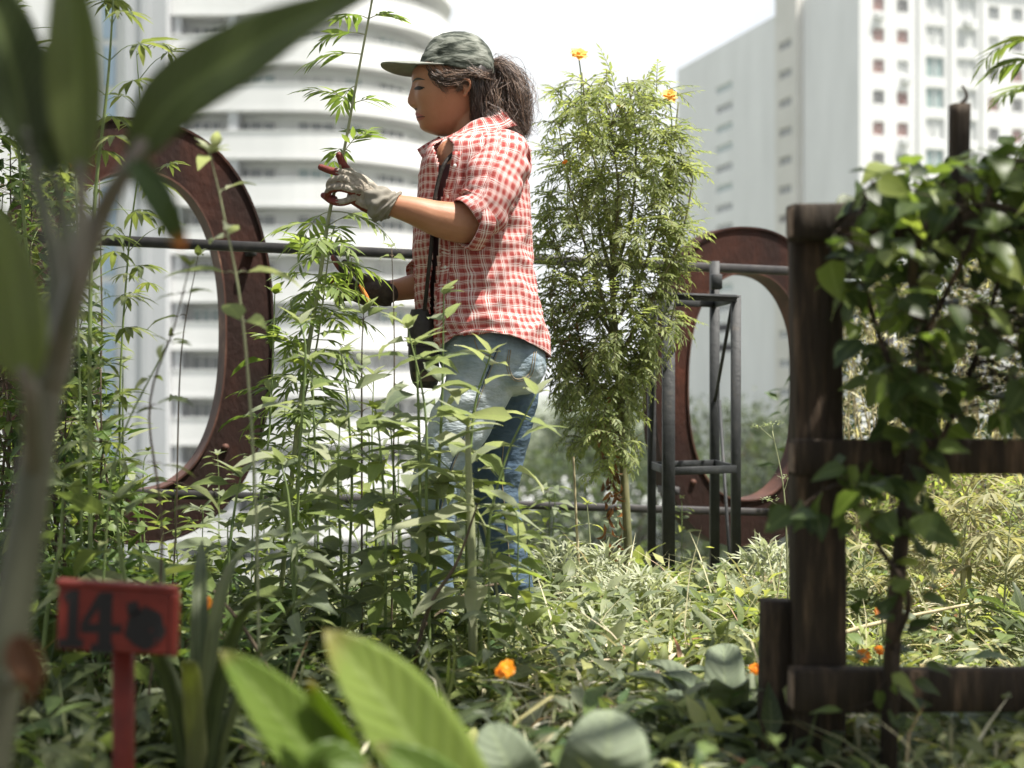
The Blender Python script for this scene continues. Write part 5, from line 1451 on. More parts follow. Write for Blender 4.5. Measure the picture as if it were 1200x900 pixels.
# ---------------- ground cover: nobody could count it
def cover(name, label, n, seed, m, region, size, hmax, key='ovate', K=2, up=.4, tone=.5, wr=.5):
    rng = np.random.default_rng(seed); P0 = []; 
    xs = rng.uniform(-2.9, 2.9, n * 4); ys = rng.uniform(1.5, 5.9, n * 4); ok = []
    for x, y in zip(xs, ys):
        if abs(x) < .42 * y + .2 and y < 5.25 + .40 * x + .15:
            w = region(x, y)
            if rng.random() < w * (1.25 if noise.noise(Vector((x * 4.5, y * 4.5, seed * 3.1))) > -.05 else .30): ok.append((x, y))
            if len(ok) >= n: break
    a = np.array(ok); n = len(a); hf = np.where(a[:, 1] > 4.2, .55, 1.0)
    clump = np.array([noise.noise(Vector((x * 2.2, y * 2.2, seed))) + .7 * noise.noise(Vector((x * 6, y * 6, seed + 9))) for x, y in ok])
    h = (rng.random(n) ** 1.6) * hmax * hf * np.clip(.65 + clump * 1.1, .15, 1.5)
    z = np.array([ground_z(x, y) for x, y in ok])
    P0 = np.stack([a[:, 0], a[:, 1], z + h], 1)
    az = rng.random(n) * 6.28; D = np.stack([np.cos(az), np.sin(az), up * rng.normal(.4, .7, n)], 1)
    N = np.stack([rng.normal(0, .35, n), rng.normal(0, .35, n), np.ones(n)], 1)
    L = size * rng.uniform(.5, 1.5, n)
    g = Geo(); leaves(g, P0, D, N, L, L * wr * rng.uniform(.7, 1.2, n), key, rng.uniform(.1, 1.2, n), .25, K, rnd=np.clip(tone + clump * .5 + rng.normal(0, .22, n), 0, 1))
    o = g.build(name, m, None); tag(o, kind='stuff', label=label); return o
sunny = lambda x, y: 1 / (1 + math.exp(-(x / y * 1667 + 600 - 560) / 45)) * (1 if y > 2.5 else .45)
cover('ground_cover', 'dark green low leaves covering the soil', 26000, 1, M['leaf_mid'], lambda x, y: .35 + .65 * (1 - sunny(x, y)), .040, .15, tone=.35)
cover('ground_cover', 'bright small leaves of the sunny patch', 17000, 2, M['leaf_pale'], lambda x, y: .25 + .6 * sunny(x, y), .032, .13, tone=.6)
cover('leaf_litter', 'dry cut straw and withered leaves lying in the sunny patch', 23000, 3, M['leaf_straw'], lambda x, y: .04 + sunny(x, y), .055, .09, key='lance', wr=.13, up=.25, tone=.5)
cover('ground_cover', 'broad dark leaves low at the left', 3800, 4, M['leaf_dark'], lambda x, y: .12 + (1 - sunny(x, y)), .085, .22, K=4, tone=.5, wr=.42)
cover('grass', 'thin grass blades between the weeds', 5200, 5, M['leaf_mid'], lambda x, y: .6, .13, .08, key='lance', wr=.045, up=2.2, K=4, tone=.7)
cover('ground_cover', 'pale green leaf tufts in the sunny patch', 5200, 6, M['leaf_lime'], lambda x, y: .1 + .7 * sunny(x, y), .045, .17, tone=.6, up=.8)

# tangled tufts of the undergrowth, too many and too mixed to count
def tufts(label, n, seed, m, key, ll, wr, h, region, tone, K=3, per=(16, 34), up=(.2, 1.3), fold=.3):
    rng = np.random.default_rng(seed); Pl = Plant(seed); k = 0; tries = 0
    while k < n and tries < n * 60:
        tries += 1
        y = rng.uniform(1.9, 5.4); x = rng.uniform(-.42 * y - .2, .42 * y + .2)
        if y > 5.1 + .40 * x or rng.random() > region(x, y): continue
        k += 1; z = ground_z(x, y); H = h * rng.uniform(.45, 1.25) * (.6 if y > 4.2 else 1); tn = tone + rng.normal() * .2
        for i in range(rng.integers(*per)):
            a = rng.random() * 6.28; e = rng.uniform(*up); zz = H * rng.random() ** .7; sp = .05 * rng.random()
            Pl.blade(key, [x + sp * math.cos(a), y + sp * math.sin(a), z + zz], [math.cos(a), math.sin(a), math.tan(min(e, 1.35)) * .7], [rng.normal() * .3, rng.normal() * .3, 1], ll * rng.uniform(.5, 1.3), ll * wr * rng.uniform(.7, 1.2), rng.uniform(.3, 1.6), tn + rng.normal() * .16)
        for i in range(3):
            q = np.array([x + rng.normal() * .02, y + rng.normal() * .02, z]); Pl.fine.append([q, q + [rng.normal() * .01, rng.normal() * .01, H * .5], q + [rng.normal() * .02, rng.normal() * .02, H]])
    g = Geo()
    for kk, rows in Pl.L.items():
        q = np.array(rows, float); leaves(g, q[:, 0:3], q[:, 3:6], q[:, 6:9], q[:, 9], q[:, 10], kk, q[:, 11], fold, K, rnd=np.clip(q[:, 12], 0, 1), wav=.03)
    strands(g, np.array(Pl.fine), .0013, sides=4, n=5)
    tag(g.build('undergrowth', m), kind='stuff', label=label)
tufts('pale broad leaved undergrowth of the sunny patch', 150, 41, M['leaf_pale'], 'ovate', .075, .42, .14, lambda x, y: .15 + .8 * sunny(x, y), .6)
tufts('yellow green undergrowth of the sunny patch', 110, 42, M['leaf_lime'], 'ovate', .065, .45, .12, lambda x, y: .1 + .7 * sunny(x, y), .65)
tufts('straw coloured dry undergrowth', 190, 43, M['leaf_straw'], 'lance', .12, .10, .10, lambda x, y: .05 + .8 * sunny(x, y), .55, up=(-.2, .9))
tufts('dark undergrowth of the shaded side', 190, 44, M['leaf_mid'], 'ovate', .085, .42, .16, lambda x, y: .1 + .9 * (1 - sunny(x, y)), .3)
tufts('grey leaved undergrowth', 90, 45, M['leaf_grey'], 'paddle', .085, .34, .09, lambda x, y: .4, .6)
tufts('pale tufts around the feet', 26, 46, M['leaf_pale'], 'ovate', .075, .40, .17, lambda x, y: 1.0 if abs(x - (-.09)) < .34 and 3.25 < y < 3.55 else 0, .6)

tufts('thin dry stems standing in the undergrowth', 90, 47, M['leaf_straw'], 'lance', .26, .022, .05, lambda x, y: .3 + .6 * sunny(x, y), .45, up=(1.1, 1.35), per=(3, 8))
# ---------------- tall weeds with paired leaves
def weed(name, label, pts, Y, ll, seed, leafm, stemm, r=.003, step=.055, wr=.42, key='ovate', group=None, start=.12, tone=.5, droop=.75, top=1.0, dY=0.0, whorl=2, K=5, fall=.3):
    rng = np.random.default_rng(seed); Pl = Plant(seed)
    W3 = [P(x, y, Y + dY * i) for i, (x, y) in enumerate(pts)]
    base = Vector(W3[0]); base.z = min(base.z, 0.03)
    t = thing(name, label, 'plant', tuple(base), group)
    C = tube(Pl.st, [base] + W3[1:] if W3[0].z > .1 else W3, [r * 1.25, r, r * .45], 7, n=24)
    ln = np.concatenate([[0], np.cumsum(np.linalg.norm(np.diff(C, axis=0), axis=1))]); tot = ln[-1]
    s = start * tot; az = rng.random() * 6.28
    while s < tot:
        p = np.array([np.interp(s, ln, C[:, k]) for k in range(3)]); f = s / tot
        az += 1.57 + rng.normal() * .25; size = ll * (.65 + .55 * math.sin(PI * min(1, f * .95))) * top ** (f * 3)
        for q in range(whorl):
            if rng.random() < .12: continue
            a = az + q * 2 * PI / whorl + rng.normal() * .25; el = rng.uniform(-.15, .65) - fall * (1 - f)
            D = np.array([math.cos(a) * math.cos(el), math.sin(a) * math.cos(el), math.sin(el)])
            pe = p + D * size * .22; Pl.fine.append([p, p + D * size * .10 + [0, 0, .004], pe])
            Pl.blade(key, pe, D + rng.normal(size=3) * .12, [rng.normal() * .3, rng.normal() * .3, 1], size * rng.uniform(.75, 1.2), size * wr * rng.uniform(.8, 1.15), rng.uniform(.35, 1.1) * droop * 1.4, tone + rng.normal() * .2)
        s += step * rng.uniform(.75, 1.3)
    p = C[-1]
    for q in range(5):
        a = rng.random() * 6.28; D = [math.cos(a) * .7, math.sin(a) * .7, rng.uniform(.2, 1)]
        Pl.blade(key, p, D, [0, 0, 1], ll * .55 * rng.uniform(.6, 1.2), ll * .55 * wr, .5, tone + .15)
    Pl.build(t, leafm, stemm, K=K, wav=.03, finer=.0011)
    return t
GW = 'tall leafy weeds standing in front of the woman and the left ring'
LP, LM, LD = M['leaf_pale'], M['leaf_mid'], M['leaf_dark']; SG, SP, SB = M['stem_green'], M['stem_pale'], M['stem_brown']
weed('tall_weed', 'thick stemmed weed with large pale leaves right in front of the shins of the woman', [(555, 770), (553, 660), (549, 545), (548, 500)], 2.9, 0.145, 21, LP, SP, r=.0085, step=0.062, start=.45, group=GW, tone=.65)
weed('tall_weed', 'weed whose grey green leaves spread in front of the lower shirt', [(503, 760), (512, 600), (518, 470), (520, 345)], 3.1, 0.108, 22, LP, SG, r=.0035, step=0.075, start=.25, group=GW, tone=.55)
weed('tall_weed', 'slender weed with broad leaves standing below the dark lower glove', [(424, 740), (424, 560), (424, 420), (426, 368)], 3.15, 0.099, 23, LP, SB, r=.0022, step=0.094, start=.22, group=GW, tone=.5)
weed('tall_weed', 'very thin sparse weed stem rising between the lower glove and the bag', [(458, 740), (461, 560), (462, 400), (459, 290)], 3.2, 0.057, 24, LP, SB, r=.0018, step=.13, start=.3, group=GW)
weed('tall_weed', 'weed rising just right of the base of the held plant', [(378, 740), (372, 620), (368, 500), (366, 425)], 3.25, 0.097, 25, LP, SG, r=.003, step=0.065, start=.2, group=GW, tone=.45)
weed('tall_weed', 'light green weed climbing along the right stroke of the left rusted ring', [(298, 740), (302, 620), (316, 500), (322, 345)], 3.3, 0.099, 26, M['leaf_lime'], SG, r=.003, step=0.069, start=.2, group=GW, tone=.35)
weed('tall_weed', 'leafy weed in front of the bottom right curve of the left rusted ring', [(262, 745), (268, 660), (276, 590), (282, 560)], 3.1, 0.117, 27, LP, SG, r=.0035, step=0.050, start=.3, group=GW, tone=.5)
weed('tall_weed', 'bushy weed in front of the lower rail between ring and held plant', [(348, 740), (343, 660), (338, 585), (330, 545)], 3.0, 0.110, 28, LP, SG, r=.0035, step=0.053, start=.2, group=GW, tone=.4)
weed('tall_weed', 'weed with drooping dull leaves left of the front shin', [(476, 750), (470, 650), (462, 560), (458, 505)], 3.0, 0.124, 29, LP, SG, r=.0035, step=0.056, start=.2, group=GW, tone=.35)
weed('tall_weed', 'weed with dull green leaves crossing the lower rail left of the jeans', [(404, 745), (400, 660), (396, 570), (398, 500)], 3.05, 0.110, 30, LP, SG, r=.003, step=0.057, start=.2, group=GW, tone=.4)
weed('tall_weed', 'weed leaning right across the back knee towards the marigold bush', [(560, 740), (570, 640), (592, 540), (628, 462)], 2.95, 0.117, 32, LP, SG, r=.003, step=0.069, start=.3, group=GW, tone=.7)
weed('tall_weed', 'weed with reddish stem leaning right at the left of the front shin', [(470, 780), (500, 720), (535, 660), (560, 590)], 2.8, 0.063, 33, LM, SB, r=.004, step=0.112, start=.4, group=GW, tone=.5)
weed('tall_weed', 'weed with small leaves between bag and left weeds below the upper rail', [(445, 745), (440, 620), (436, 520), (438, 440)], 3.35, 0.083, 34, LP, SG, r=.0025, step=0.069, start=.2, group=GW, tone=.6)
weed('tall_weed', 'weed with narrow leaves in front of the marigold trunk base', [(690, 735), (692, 650), (688, 590)], 3.9, 0.057, 35, M['leaf_lime'], SP, r=.0025, step=0.044, start=.1, wr=.25, group=GW, tone=.7)
weed('tall_weed', 'weed with yellowing broad leaf just left of the fence post foot', [(872, 745), (870, 720), (868, 700)], 3.6, 0.110, 36, M['leaf_lime'], SP, r=.003, step=0.037, start=.3, group=GW, tone=.95)
weed('tall_weed', 'broad leaved weed growing inside the foot of the metal stand', [(800, 730), (798, 700), (790, 672)], 4.35, 0.166, 37, LM, SG, r=.004, step=0.037, start=.3, group=GW, tone=.55)
weed('tall_weed', 'broad leaved weed between marigold trunk and metal stand', [(752, 730), (750, 700), (748, 662)], 4.2, 0.179, 38, LM, SG, r=.004, step=0.040, start=.3, group=GW, tone=.6)
weed('tall_weed', 'soft focus weed with pale leaves in front of the top of the left rusted ring', [(305, 900), (300, 600), (285, 380), (262, 250), (246, 180)], 2.35, 0.083, 39, LP, SP, r=.0022, step=0.069, start=.72, group=GW, tone=.8)
weed('tall_weed', 'soft focus twiggy weed with hanging leaves inside the left rusted ring', [(165, 900), (190, 640), (175, 480), (205, 380), (222, 312)], 2.3, 0.063, 40, LM, SB, r=.002, step=0.088, start=.5, wr=.3, group=GW, tone=.5)
weed('tall_weed', 'thin arching weed with narrow leaves crossing the grey shaft at left', [(110, 900), (125, 620), (140, 520), (185, 425), (200, 395)], 2.6, 0.057, 41, LM, SG, r=.002, step=0.075, start=.5, wr=.28, group=GW, tone=.5)
weed('tall_weed', 'thin stem with two hanging leaves left of the right stroke of left ring', [(190, 760), (205, 640), (212, 420), (232, 300)], 2.9, 0.083, 42, LM, SB, r=.0018, step=.16, start=.5, wr=.35, group=GW, tone=.4)
weed('tall_weed', 'dark leaved weed right behind the red plot sign', [(150, 900), (150, 720), (140, 640), (135, 590)], 2.5, 0.138, 43, LM, SG, r=.004, step=0.062, start=.3, group=GW, tone=.25)
weed('tall_weed', 'light green bushy weed below the left ring near the grey shaft', [(160, 760), (165, 660), (160, 590), (158, 575)], 3.6, 0.124, 44, M['leaf_lime'], SG, r=.004, step=0.044, start=.3, group=GW, tone=.6)
weed('tall_weed', 'grey green weed at the far left edge above the red plot sign', [(40, 900), (55, 720), (70, 640), (75, 560)], 2.6, 0.152, 45, LM, SG, r=.004, step=0.056, start=.3, group=GW, tone=.35)
weed('tall_weed', 'weed at the right of the front shin with heart shaped lime leaf', [(600, 770), (575, 650), (555, 590), (530, 560)], 3.0, 0.103, 46, M['leaf_lime'], SP, r=.003, step=0.088, start=.35, group=GW, tone=.55, wr=.6)

weed('tall_weed', 'weed with large pale leaves spreading before the dark bag', [(488, 760), (492, 600), (490, 470), (486, 405)], 3.0, .12, 51, LP, SG, r=.0035, step=.055, start=.35, group=GW, tone=.55)
weed('tall_weed', 'weed with large pale leaves before the hip of the woman', [(545, 760), (548, 600), (556, 480), (575, 415)], 3.05, .12, 52, LP, SG, r=.0035, step=.06, start=.4, group=GW, tone=.75, wr=.36)
weed('tall_weed', 'weed with drooping leaves crossing the lower half of the dark bag', [(505, 760), (500, 600), (498, 480), (478, 385)], 2.95, .12, 57, LP, SG, r=.003, step=.045, start=.55, group=GW, tone=.6)
weed('tall_weed', 'weed with broad grey leaves between held plant and bag', [(398, 760), (412, 600), (408, 480), (400, 415)], 3.1, .11, 54, LP, SG, r=.003, step=.055, start=.3, group=GW, tone=.5)
weed('tall_weed', 'weed with broad leaves in front of the middle of the held plant', [(345, 760), (350, 560), (358, 420), (352, 380)], 3.05, .10, 55, LP, SG, r=.003, step=.06, start=.3, group=GW, tone=.65)
weed('tall_weed', 'weed with yellowish leaves right of the bag at knee height', [(450, 760), (452, 640), (446, 530), (440, 480)], 2.95, .10, 56, M['leaf_lime'], SG, r=.003, step=.05, start=.3, group=GW, tone=.5)

# short weeds crowding the foot of the railing, nothing tells them apart
protos_w = []
GS = 'short weeds crowding the foot of the railing'
for k in range(4):
    q = weed('short_weed', 'short leafy weed in the crowd along the foot of the railing', [(600, 500), (600 + 8 * k, 420), (596, 330 + 25 * k)], 3.6, .095 + .010 * k, 60 + k, [LP, LM, M['leaf_lime'], LP][k], SG, r=.003, step=.046, start=.05, group=GS, tone=.5)
    protos_w.append(q)
rng = np.random.default_rng(12)
pl = []
for px in list(range(150, 640, 27)) + [648, 725, 800]:
    Y = rail_Y(px) - rng.uniform(.15, .75); s = rng.uniform(.45, .85) if px < 560 else rng.uniform(.35, .55)
    pl.append(((px + rng.uniform(-10, 10) - 600) * Y / FPX, Y, s))
for i in range(7):
    Y = rng.uniform(2.6, 3.4); px = rng.uniform(120, 640); pl.append(((px - 600) * Y / FPX, Y, rng.uniform(.30, .6)))
used_lb = set()
LOOK = ['greyish leaved', 'dark leaved', 'lime leaved', 'pale leaved']
PLACE = [(190, 'beside the grey shaft'), (240, 'under the left ring'), (290, 'at the ring bottom'), (340, 'left of the held plant'), (400, 'right of the held plant'), (460, 'left of the front shin'), (520, 'before the front shoe'), (580, 'between the two shoes'), (660, 'beside the back shoe'), (770, 'around the marigold trunk'), (2000, 'around the metal stand')]
for i, (x, y, s) in enumerate(pl):
    px = 600 + x * FPX / y
    lb = 'short %s weed %s%s' % (LOOK[i % 4], 'in the nearer row ' if y < 3.45 else '', next(t for q, t in PLACE if px < q))
    if i >= 4 and lb in used_lb: continue
    used_lb.add(lb)
    o = protos_w[i % 4] if i < 4 else copy_tree(protos_w[i % 4])
    o.location = (x, y, ground_z(x, y) - .01); o.rotation_euler.z = rng.random() * 6.28; o.scale = (s * 1.05, s * 1.05, s * .95)
    o['label'] = lb

# ---------------- the tall plant she holds
def held_plant():
    Pl = Plant(77); rng = Pl.rng
    t = thing('tall_stem_plant', 'tall slender plant with feathery leaflets held between the gloved fingers', 'plant', tuple(P(328, 720, 3.30)))
    pts = [(326, 730), (338, 600), (352, 470), (374, 330), (386, 250), (401, 187), (418, 95), (436, 0), (448, -70)]
    C = tube(Pl.st, [P(x, y, 3.394 + .0 * i) for i, (x, y) in enumerate(pts)], [.006, .0055, .0045, .003, .002], 8, n=60)
    ln = np.concatenate([[0], np.cumsum(np.linalg.norm(np.diff(C, axis=0), axis=1))]); tot = ln[-1]
    s = .10 * tot; az = .4
    while s < tot:
        p = np.array([np.interp(s, ln, C[:, k]) for k in range(3)]); f = s / tot; x, y = to_px(p)
        dense = 1.0 if y > 255 else .8
        for q in range(2 if y > 255 else 2):
            if rng.random() > dense or (188 < y < 245): continue
            a = az + q * PI + rng.normal() * .35; el = rng.uniform(.0, .7)
            D = np.array([math.cos(a), math.sin(a) * .8, math.tan(el)])
            if y < 175 and D[0] > .2 and rng.random() < .6: continue
            big = 1.0 if y < 520 else .7
            Pl.compound('lance', p, D, [0, 0, 1], rng.uniform(.10, .155) * big * (.55 if y < 175 and D[0] > 0 else 1), 6, .055 * big, .0105, ang=48, droop=rng.uniform(.3, 1.1), tone=.62 if y > 240 else .5, start=.3)
        az += 2.3 + rng.normal() * .3; s += (.030 if y > 255 else .040) * rng.uniform(.8, 1.2)
    Pl.build(t, M['leaf_dryish2'], SP, K=3, fold=.25)
M['leaf_dryish2'] = leafmat('leaf_feather', [(0.06, 0.095, 0.03), (0.10, 0.145, 0.045), (0.17, 0.22, 0.075), (0.26, 0.30, 0.12)], trans=0.42)
held_plant()
def stem_plant(label, pts, Y, seed, llen, pairs, ll, lw, step, start, leafm, stemm, r=.004, tone=.5, droop=(.8, 1.5), palm=False, skip=0.0, name='feathery_plant', K=3, el=(.0, .8)):
    Pl = Plant(seed); rng = Pl.rng
    Wp = [P(x, y, Y) for x, y in pts]; Wp[0].z = min(Wp[0].z, .03)
    t = thing(name, label, 'plant', tuple(Wp[0]))
    C = tube(Pl.st, Wp, [r, r * .8, r * .35], 7, n=50)
    ln = np.concatenate([[0], np.cumsum(np.linalg.norm(np.diff(C, axis=0), axis=1))]); tot = ln[-1]; s = start * tot; az = rng.random() * 6
    while s < tot:
        p = np.array([np.interp(s, ln, C[:, k]) for k in range(3)])
        for q in range(2):
            if rng.random() < skip: continue
            a = az + q * PI + rng.normal() * .4; e = rng.uniform(*el); D = np.array([math.cos(a), math.sin(a), math.tan(min(e, 1.3))])
            L_ = llen * rng.uniform(.7, 1.15)
            if palm:
                D = nrm(D); tip = p + D * L_; Pl.fine.append([p, p + D * L_ * .5 + [0, 0, .01], tip])
                sd = nrm(np.cross(D, [0, 0, 1]))
                for k in range(palm):
                    b = rad(-100 + 200 * k / (palm - 1)); Pl.blade('lance', tip, D * math.cos(b) + sd * math.sin(b) - np.array([0, 0, .25]), [rng.normal() * .2, rng.normal() * .2, 1], ll * rng.uniform(.8, 1.1) * (1 - .25 * abs(math.sin(b))), lw, rng.uniform(.4, 1.0), tone + rng.normal() * .15)
            else: Pl.compound('lance', p, D, [0, 0, 1], L_, pairs, ll, lw, droop=rng.uniform(*droop), tone=tone)
        az += 2.3 + rng.normal() * .3; s += step * rng.uniform(.8, 1.25)
    Pl.build(t, leafm, stemm, K=K)
    return t
stem_plant('tall plant with drooping fingered leaves left of the grey shaft', [(108, 760), (105, 450), (110, 250), (126, 100), (135, -40)], 3.05, 101, .10, 0, .085, .016, .062, .30, LM, SG, r=.005, palm=7, tone=.55)
stem_plant('bright leaved plant with fingered leaves in the upper left corner', [(60, 760), (40, 420), (20, 150), (10, -40)], 3.35, 102, .12, 0, .08, .017, .05, .35, M['leaf_lime'], SG, r=.005, palm=7, tone=.25)
stem_plant('feathery plant beside the rusted ring top, leaves before the grey shaft', [(150, 760), (140, 500), (150, 300), (165, 170), (160, 60)], 3.4, 103, .10, 0, .06, .011, .075, .45, LM, SG, r=.003, palm=7, tone=.6, skip=.3)
stem_plant('feathery plant rising behind the held plant left of the near glove', [(345, 740), (350, 520), (372, 400), (385, 300), (392, 262)], 3.45, 104, .12, 5, .05, .009, .032, .35, M['leaf_dryish2'], SP, r=.003, tone=.7, droop=(1.2, 2.0))
stem_plant('leafy frond plant at the right edge above the vine', [(1330, 900), (1300, 500), (1262, 200), (1235, 90), (1232, 20)], 2.55, 105, .14, 8, .055, .010, .045, .60, M['leaf_lime'], SG, r=.005, tone=.3)
for k, (x, y0, y1, Y, lb) in enumerate(((1130, 700, 575, 3.5, 'greyish palm like weed hanging its fingers below the middle fence rail'), (1180, 720, 600, 3.4, 'greyish palm like weed at the right edge below the middle rail'), (1010, 740, 640, 3.6, 'greyish palm like weed just right of the dark fence post'), (1080, 760, 650, 3.9, 'greyish palm like weed behind the vine trunk'), (1215, 740, 650, 3.9, 'greyish palm like weed half out of the frame at right'))):
    stem_plant(lb, [(x - 8, y0 + 40), (x, (y0 + y1) / 2), (x + 5, y1)], Y, 110 + k, .10, 0, .10, .012, .024, .35, M['leaf_dryish'], SP, r=.003, palm=8, tone=.3, name='palmate_weed', el=(.1, 1.0))

# ---------------- marigold bush
M['stem_trunk'] = noisy('stem_trunk', [(0.3, (0.07, 0.075, 0.035)), (0.5, (0.14, 0.14, 0.065)), (0.7, (0.22, 0.20, 0.11))], scale=16, detail=7, stretch=(1, 1, .4), rough=.75, bump=.3)
def marigold_bush():
    Pl = Plant(5); rng = Pl.rng; Y = 4.1
    t = thing('marigold_bush', 'man high feathery marigold bush with orange flowers behind the woman', 'bush', tuple(P(736, 720, Y)))
    S = lambda *a: [P(x, y, Y + d) for x, y, d in a]
    trunk = tube(Pl.st, S((740, 715, 0), (735, 620, 0), (728, 500, 0), (722, 400, 0), (716, 320, 0)), [.0135, .0125, .010, .007], 10, n=30)
    lim = [S((722, 400, 0), (700, 330, -.05), (672, 240, -.08), (655, 150, -.08)), S((720, 350, 0), (712, 250, .0), (690, 160, .02), (682, 85, .02)), S((718, 330, 0), (740, 250, .05), (745, 160, .05), (735, 90, .04)), S((722, 380, 0), (760, 300, .08), (785, 200, .08), (795, 120, .05)), S((724, 420, 0), (770, 340, -.05), (800, 270, -.06), (812, 210, -.05)), S((722, 400, 0), (690, 350, .1), (655, 300, .1), (640, 240, .1)),
           S((726, 470, 0), (690, 440, -.05), (655, 400, -.1), (645, 350, -.1)), S((726, 460, 0), (760, 420, .0), (785, 380, .0), (795, 330, .0)), S((716, 330, 0), (725, 230, -.12), (715, 150, -.12)), S((720, 340, 0), (700, 240, .14), (720, 140, .14))]
    for l in lim: tube(Pl.st, l, [.007, .004, .002], 6, n=14)
    wid = lambda y: (np.interp(y, [75, 100, 150, 200, 250, 300, 350, 400, 450, 500, 560], [685, 655, 645, 640, 636, 634, 636, 642, 655, 668, 690]), np.interp(y, [75, 100, 150, 200, 250, 300, 350, 400, 450, 500, 560], [755, 795, 812, 816, 818, 806, 798, 788, 768, 752, 740]))
    nodes = np.concatenate([spline(l, 26)[5:] for l in lim] + [trunk[10:]])
    n = 0
    while n < 1280:
        y = 92 + 480 * rng.random() ** 1.0; a, b = wid(y); b -= 14; a += 16 * noise.noise(Vector((y * .03, 1, 0))); b += 26 * noise.noise(Vector((y * .028, 9, 0)))
        if y > 430 and rng.random() < (y - 430) / 140: continue
        if y < 170 and rng.random() < (170 - y) / 260: continue
        x = rng.uniform(a, b); c = (a + b) / 2; hw = (b - a) / 2; d = rng.uniform(-1, 1) * .22 * math.sqrt(max(0.02, 1 - ((x - c) / hw) ** 2))
        if noise.noise(Vector((x * .03, y * .03, d * 6))) < -.12 and rng.random() < .85: continue
        p = np.array(P(x, y, Y + d)); q = nodes[np.argmin(((nodes - p + [0, 0, .03]) ** 2).sum(1))]
        v = p - q; ln = np.linalg.norm(v)
        if ln > .09: Pl.fine.append([q, q + v * .5 + [0, 0, .01], p - v / ln * .05])
        out = np.array([(x - c) / hw, d / .22, .25]) + rng.normal(size=3) * .45
        sz = 1.0 if y < 420 else .8
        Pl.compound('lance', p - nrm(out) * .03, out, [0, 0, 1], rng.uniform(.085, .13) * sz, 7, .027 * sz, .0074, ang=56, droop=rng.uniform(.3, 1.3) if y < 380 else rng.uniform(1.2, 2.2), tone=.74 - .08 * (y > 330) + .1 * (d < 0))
        n += 1
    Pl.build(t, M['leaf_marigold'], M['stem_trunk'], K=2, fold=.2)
    # withered brown leaves hanging at the trunk
    for k, (x, y, nn) in enumerate(((714, 500, 34), (718, 560, 22), (672, 410, 22), (716, 610, 18))):
        D = Plant(30 + k)
        for i in range(nn):
            p = np.array(P(x + D.rng.normal() * 6, y + D.rng.normal() * 28, Y - .03 + D.rng.normal() * .02)); D.blade('lance', p, [D.rng.normal() * .4, D.rng.normal() * .4, -1], [D.rng.normal(), -1, .2], .05, .011, 1.6, D.rng.random())
        D.build(t, M['leaf_brown'], SB, name='withered_leaves')
    for (x, y, d, s, m) in ((678, 64, 0, .027, 'petal_yellow'), (549 + 235, 112, -.05, .024, 'petal_yellow'), (727, 124, -.1, .010, 'petal_orange'), (662, 190, -.2, .008, 'petal_orange')):
        flower_part(t, np.array(P(x, y, Y + d)), s, M[m], np.array(P(x + 3, y + 55, Y + d)), .002)
def flower_part(t, p, r, m, root, sr=.0015):
    g = Geo(); n = 9; rng = np.random.default_rng(int(abs(p[0]) * 1e4) % 9999)
    for row, (el, sc) in enumerate(((.35, 1.0), (.8, .8))):
        a = np.arange(n) * 2 * PI / n + row * .35
        ax_ = nrm(np.array([rng.normal() * .2, -.75, .65])); e1 = nrm(np.cross(ax_, [0, 0, 1.0])); e2 = np.cross(e1, ax_)
        D = (np.cos(a) * math.cos(el))[:, None] * e1 + (np.sin(a) * math.cos(el))[:, None] * e2 + math.sin(el) * .6 * ax_ + rng.normal(size=(n, 3)) * .12
        leaves(g, np.repeat(p[None], n, 0), D, ax_, r * sc * 1.1, r * sc * .75, 'paddle', .3, .2, 4, wav=.05)
    f = g.build('flower', m, t)
    g = Geo(); ball(g, p + [0, -r * .15, r * .12], r * .24, 6); g.build('flower_centre', M['petal_yellow'], f)
    g = Geo(); tube(g, [root, (root + p) / 2 + [.004, 0, 0], p - [0, 0, .002]], [sr * 1.2, sr], 6, n=8); g.build('flower_stalk', M['stem_green'], f)
marigold_bush()
for k, (x, y, Y, s, lb) in enumerate(((240, 708, 2.25, .014, 'small orange marigold flowering low right of the red plot sign'), (593, 785, 2.2, .017, 'orange marigold flowering low in the middle of the foreground weeds'),
        (1033, 718, 2.8, .015, 'orange marigold right of the dark post between the lower two fence rails'), (1012, 769, 2.7, .015, 'orange marigold flowering just above the lowest fence rail'), (88, 193, 2.7, .012, 'tiny orange flower in the dark leaves at upper left'),
        (1030, 762, 2.75, .011, 'second smaller orange marigold just above the lowest fence rail'), (885, 784, 2.45, .011, 'small reddish orange bloom at the left edge of the short fence post'))):
    c = np.array(P(x, y, Y)); t = thing('marigold', lb, 'flower', (c[0], c[1], .03), 'orange marigolds low in the garden')
    flower_part(t, c, s, M['petal_orange'], np.array([c[0] + .01, c[1] + .01, .03]), .0018)
    D = Plant(200 + k)
    for i in range(9): 
        z = D.rng.uniform(.2, .85); q = np.array([c[0] + .008, c[1] + .005, .03 + (c[2] - .03) * z]); D.compound('lance', q, D.rng.normal(size=3) * [1, 1, .4], [0, 0, 1], .06, 5, .02, .005, tone=.5)
    D.build(t, M['leaf_marigold'], SG, K=2)

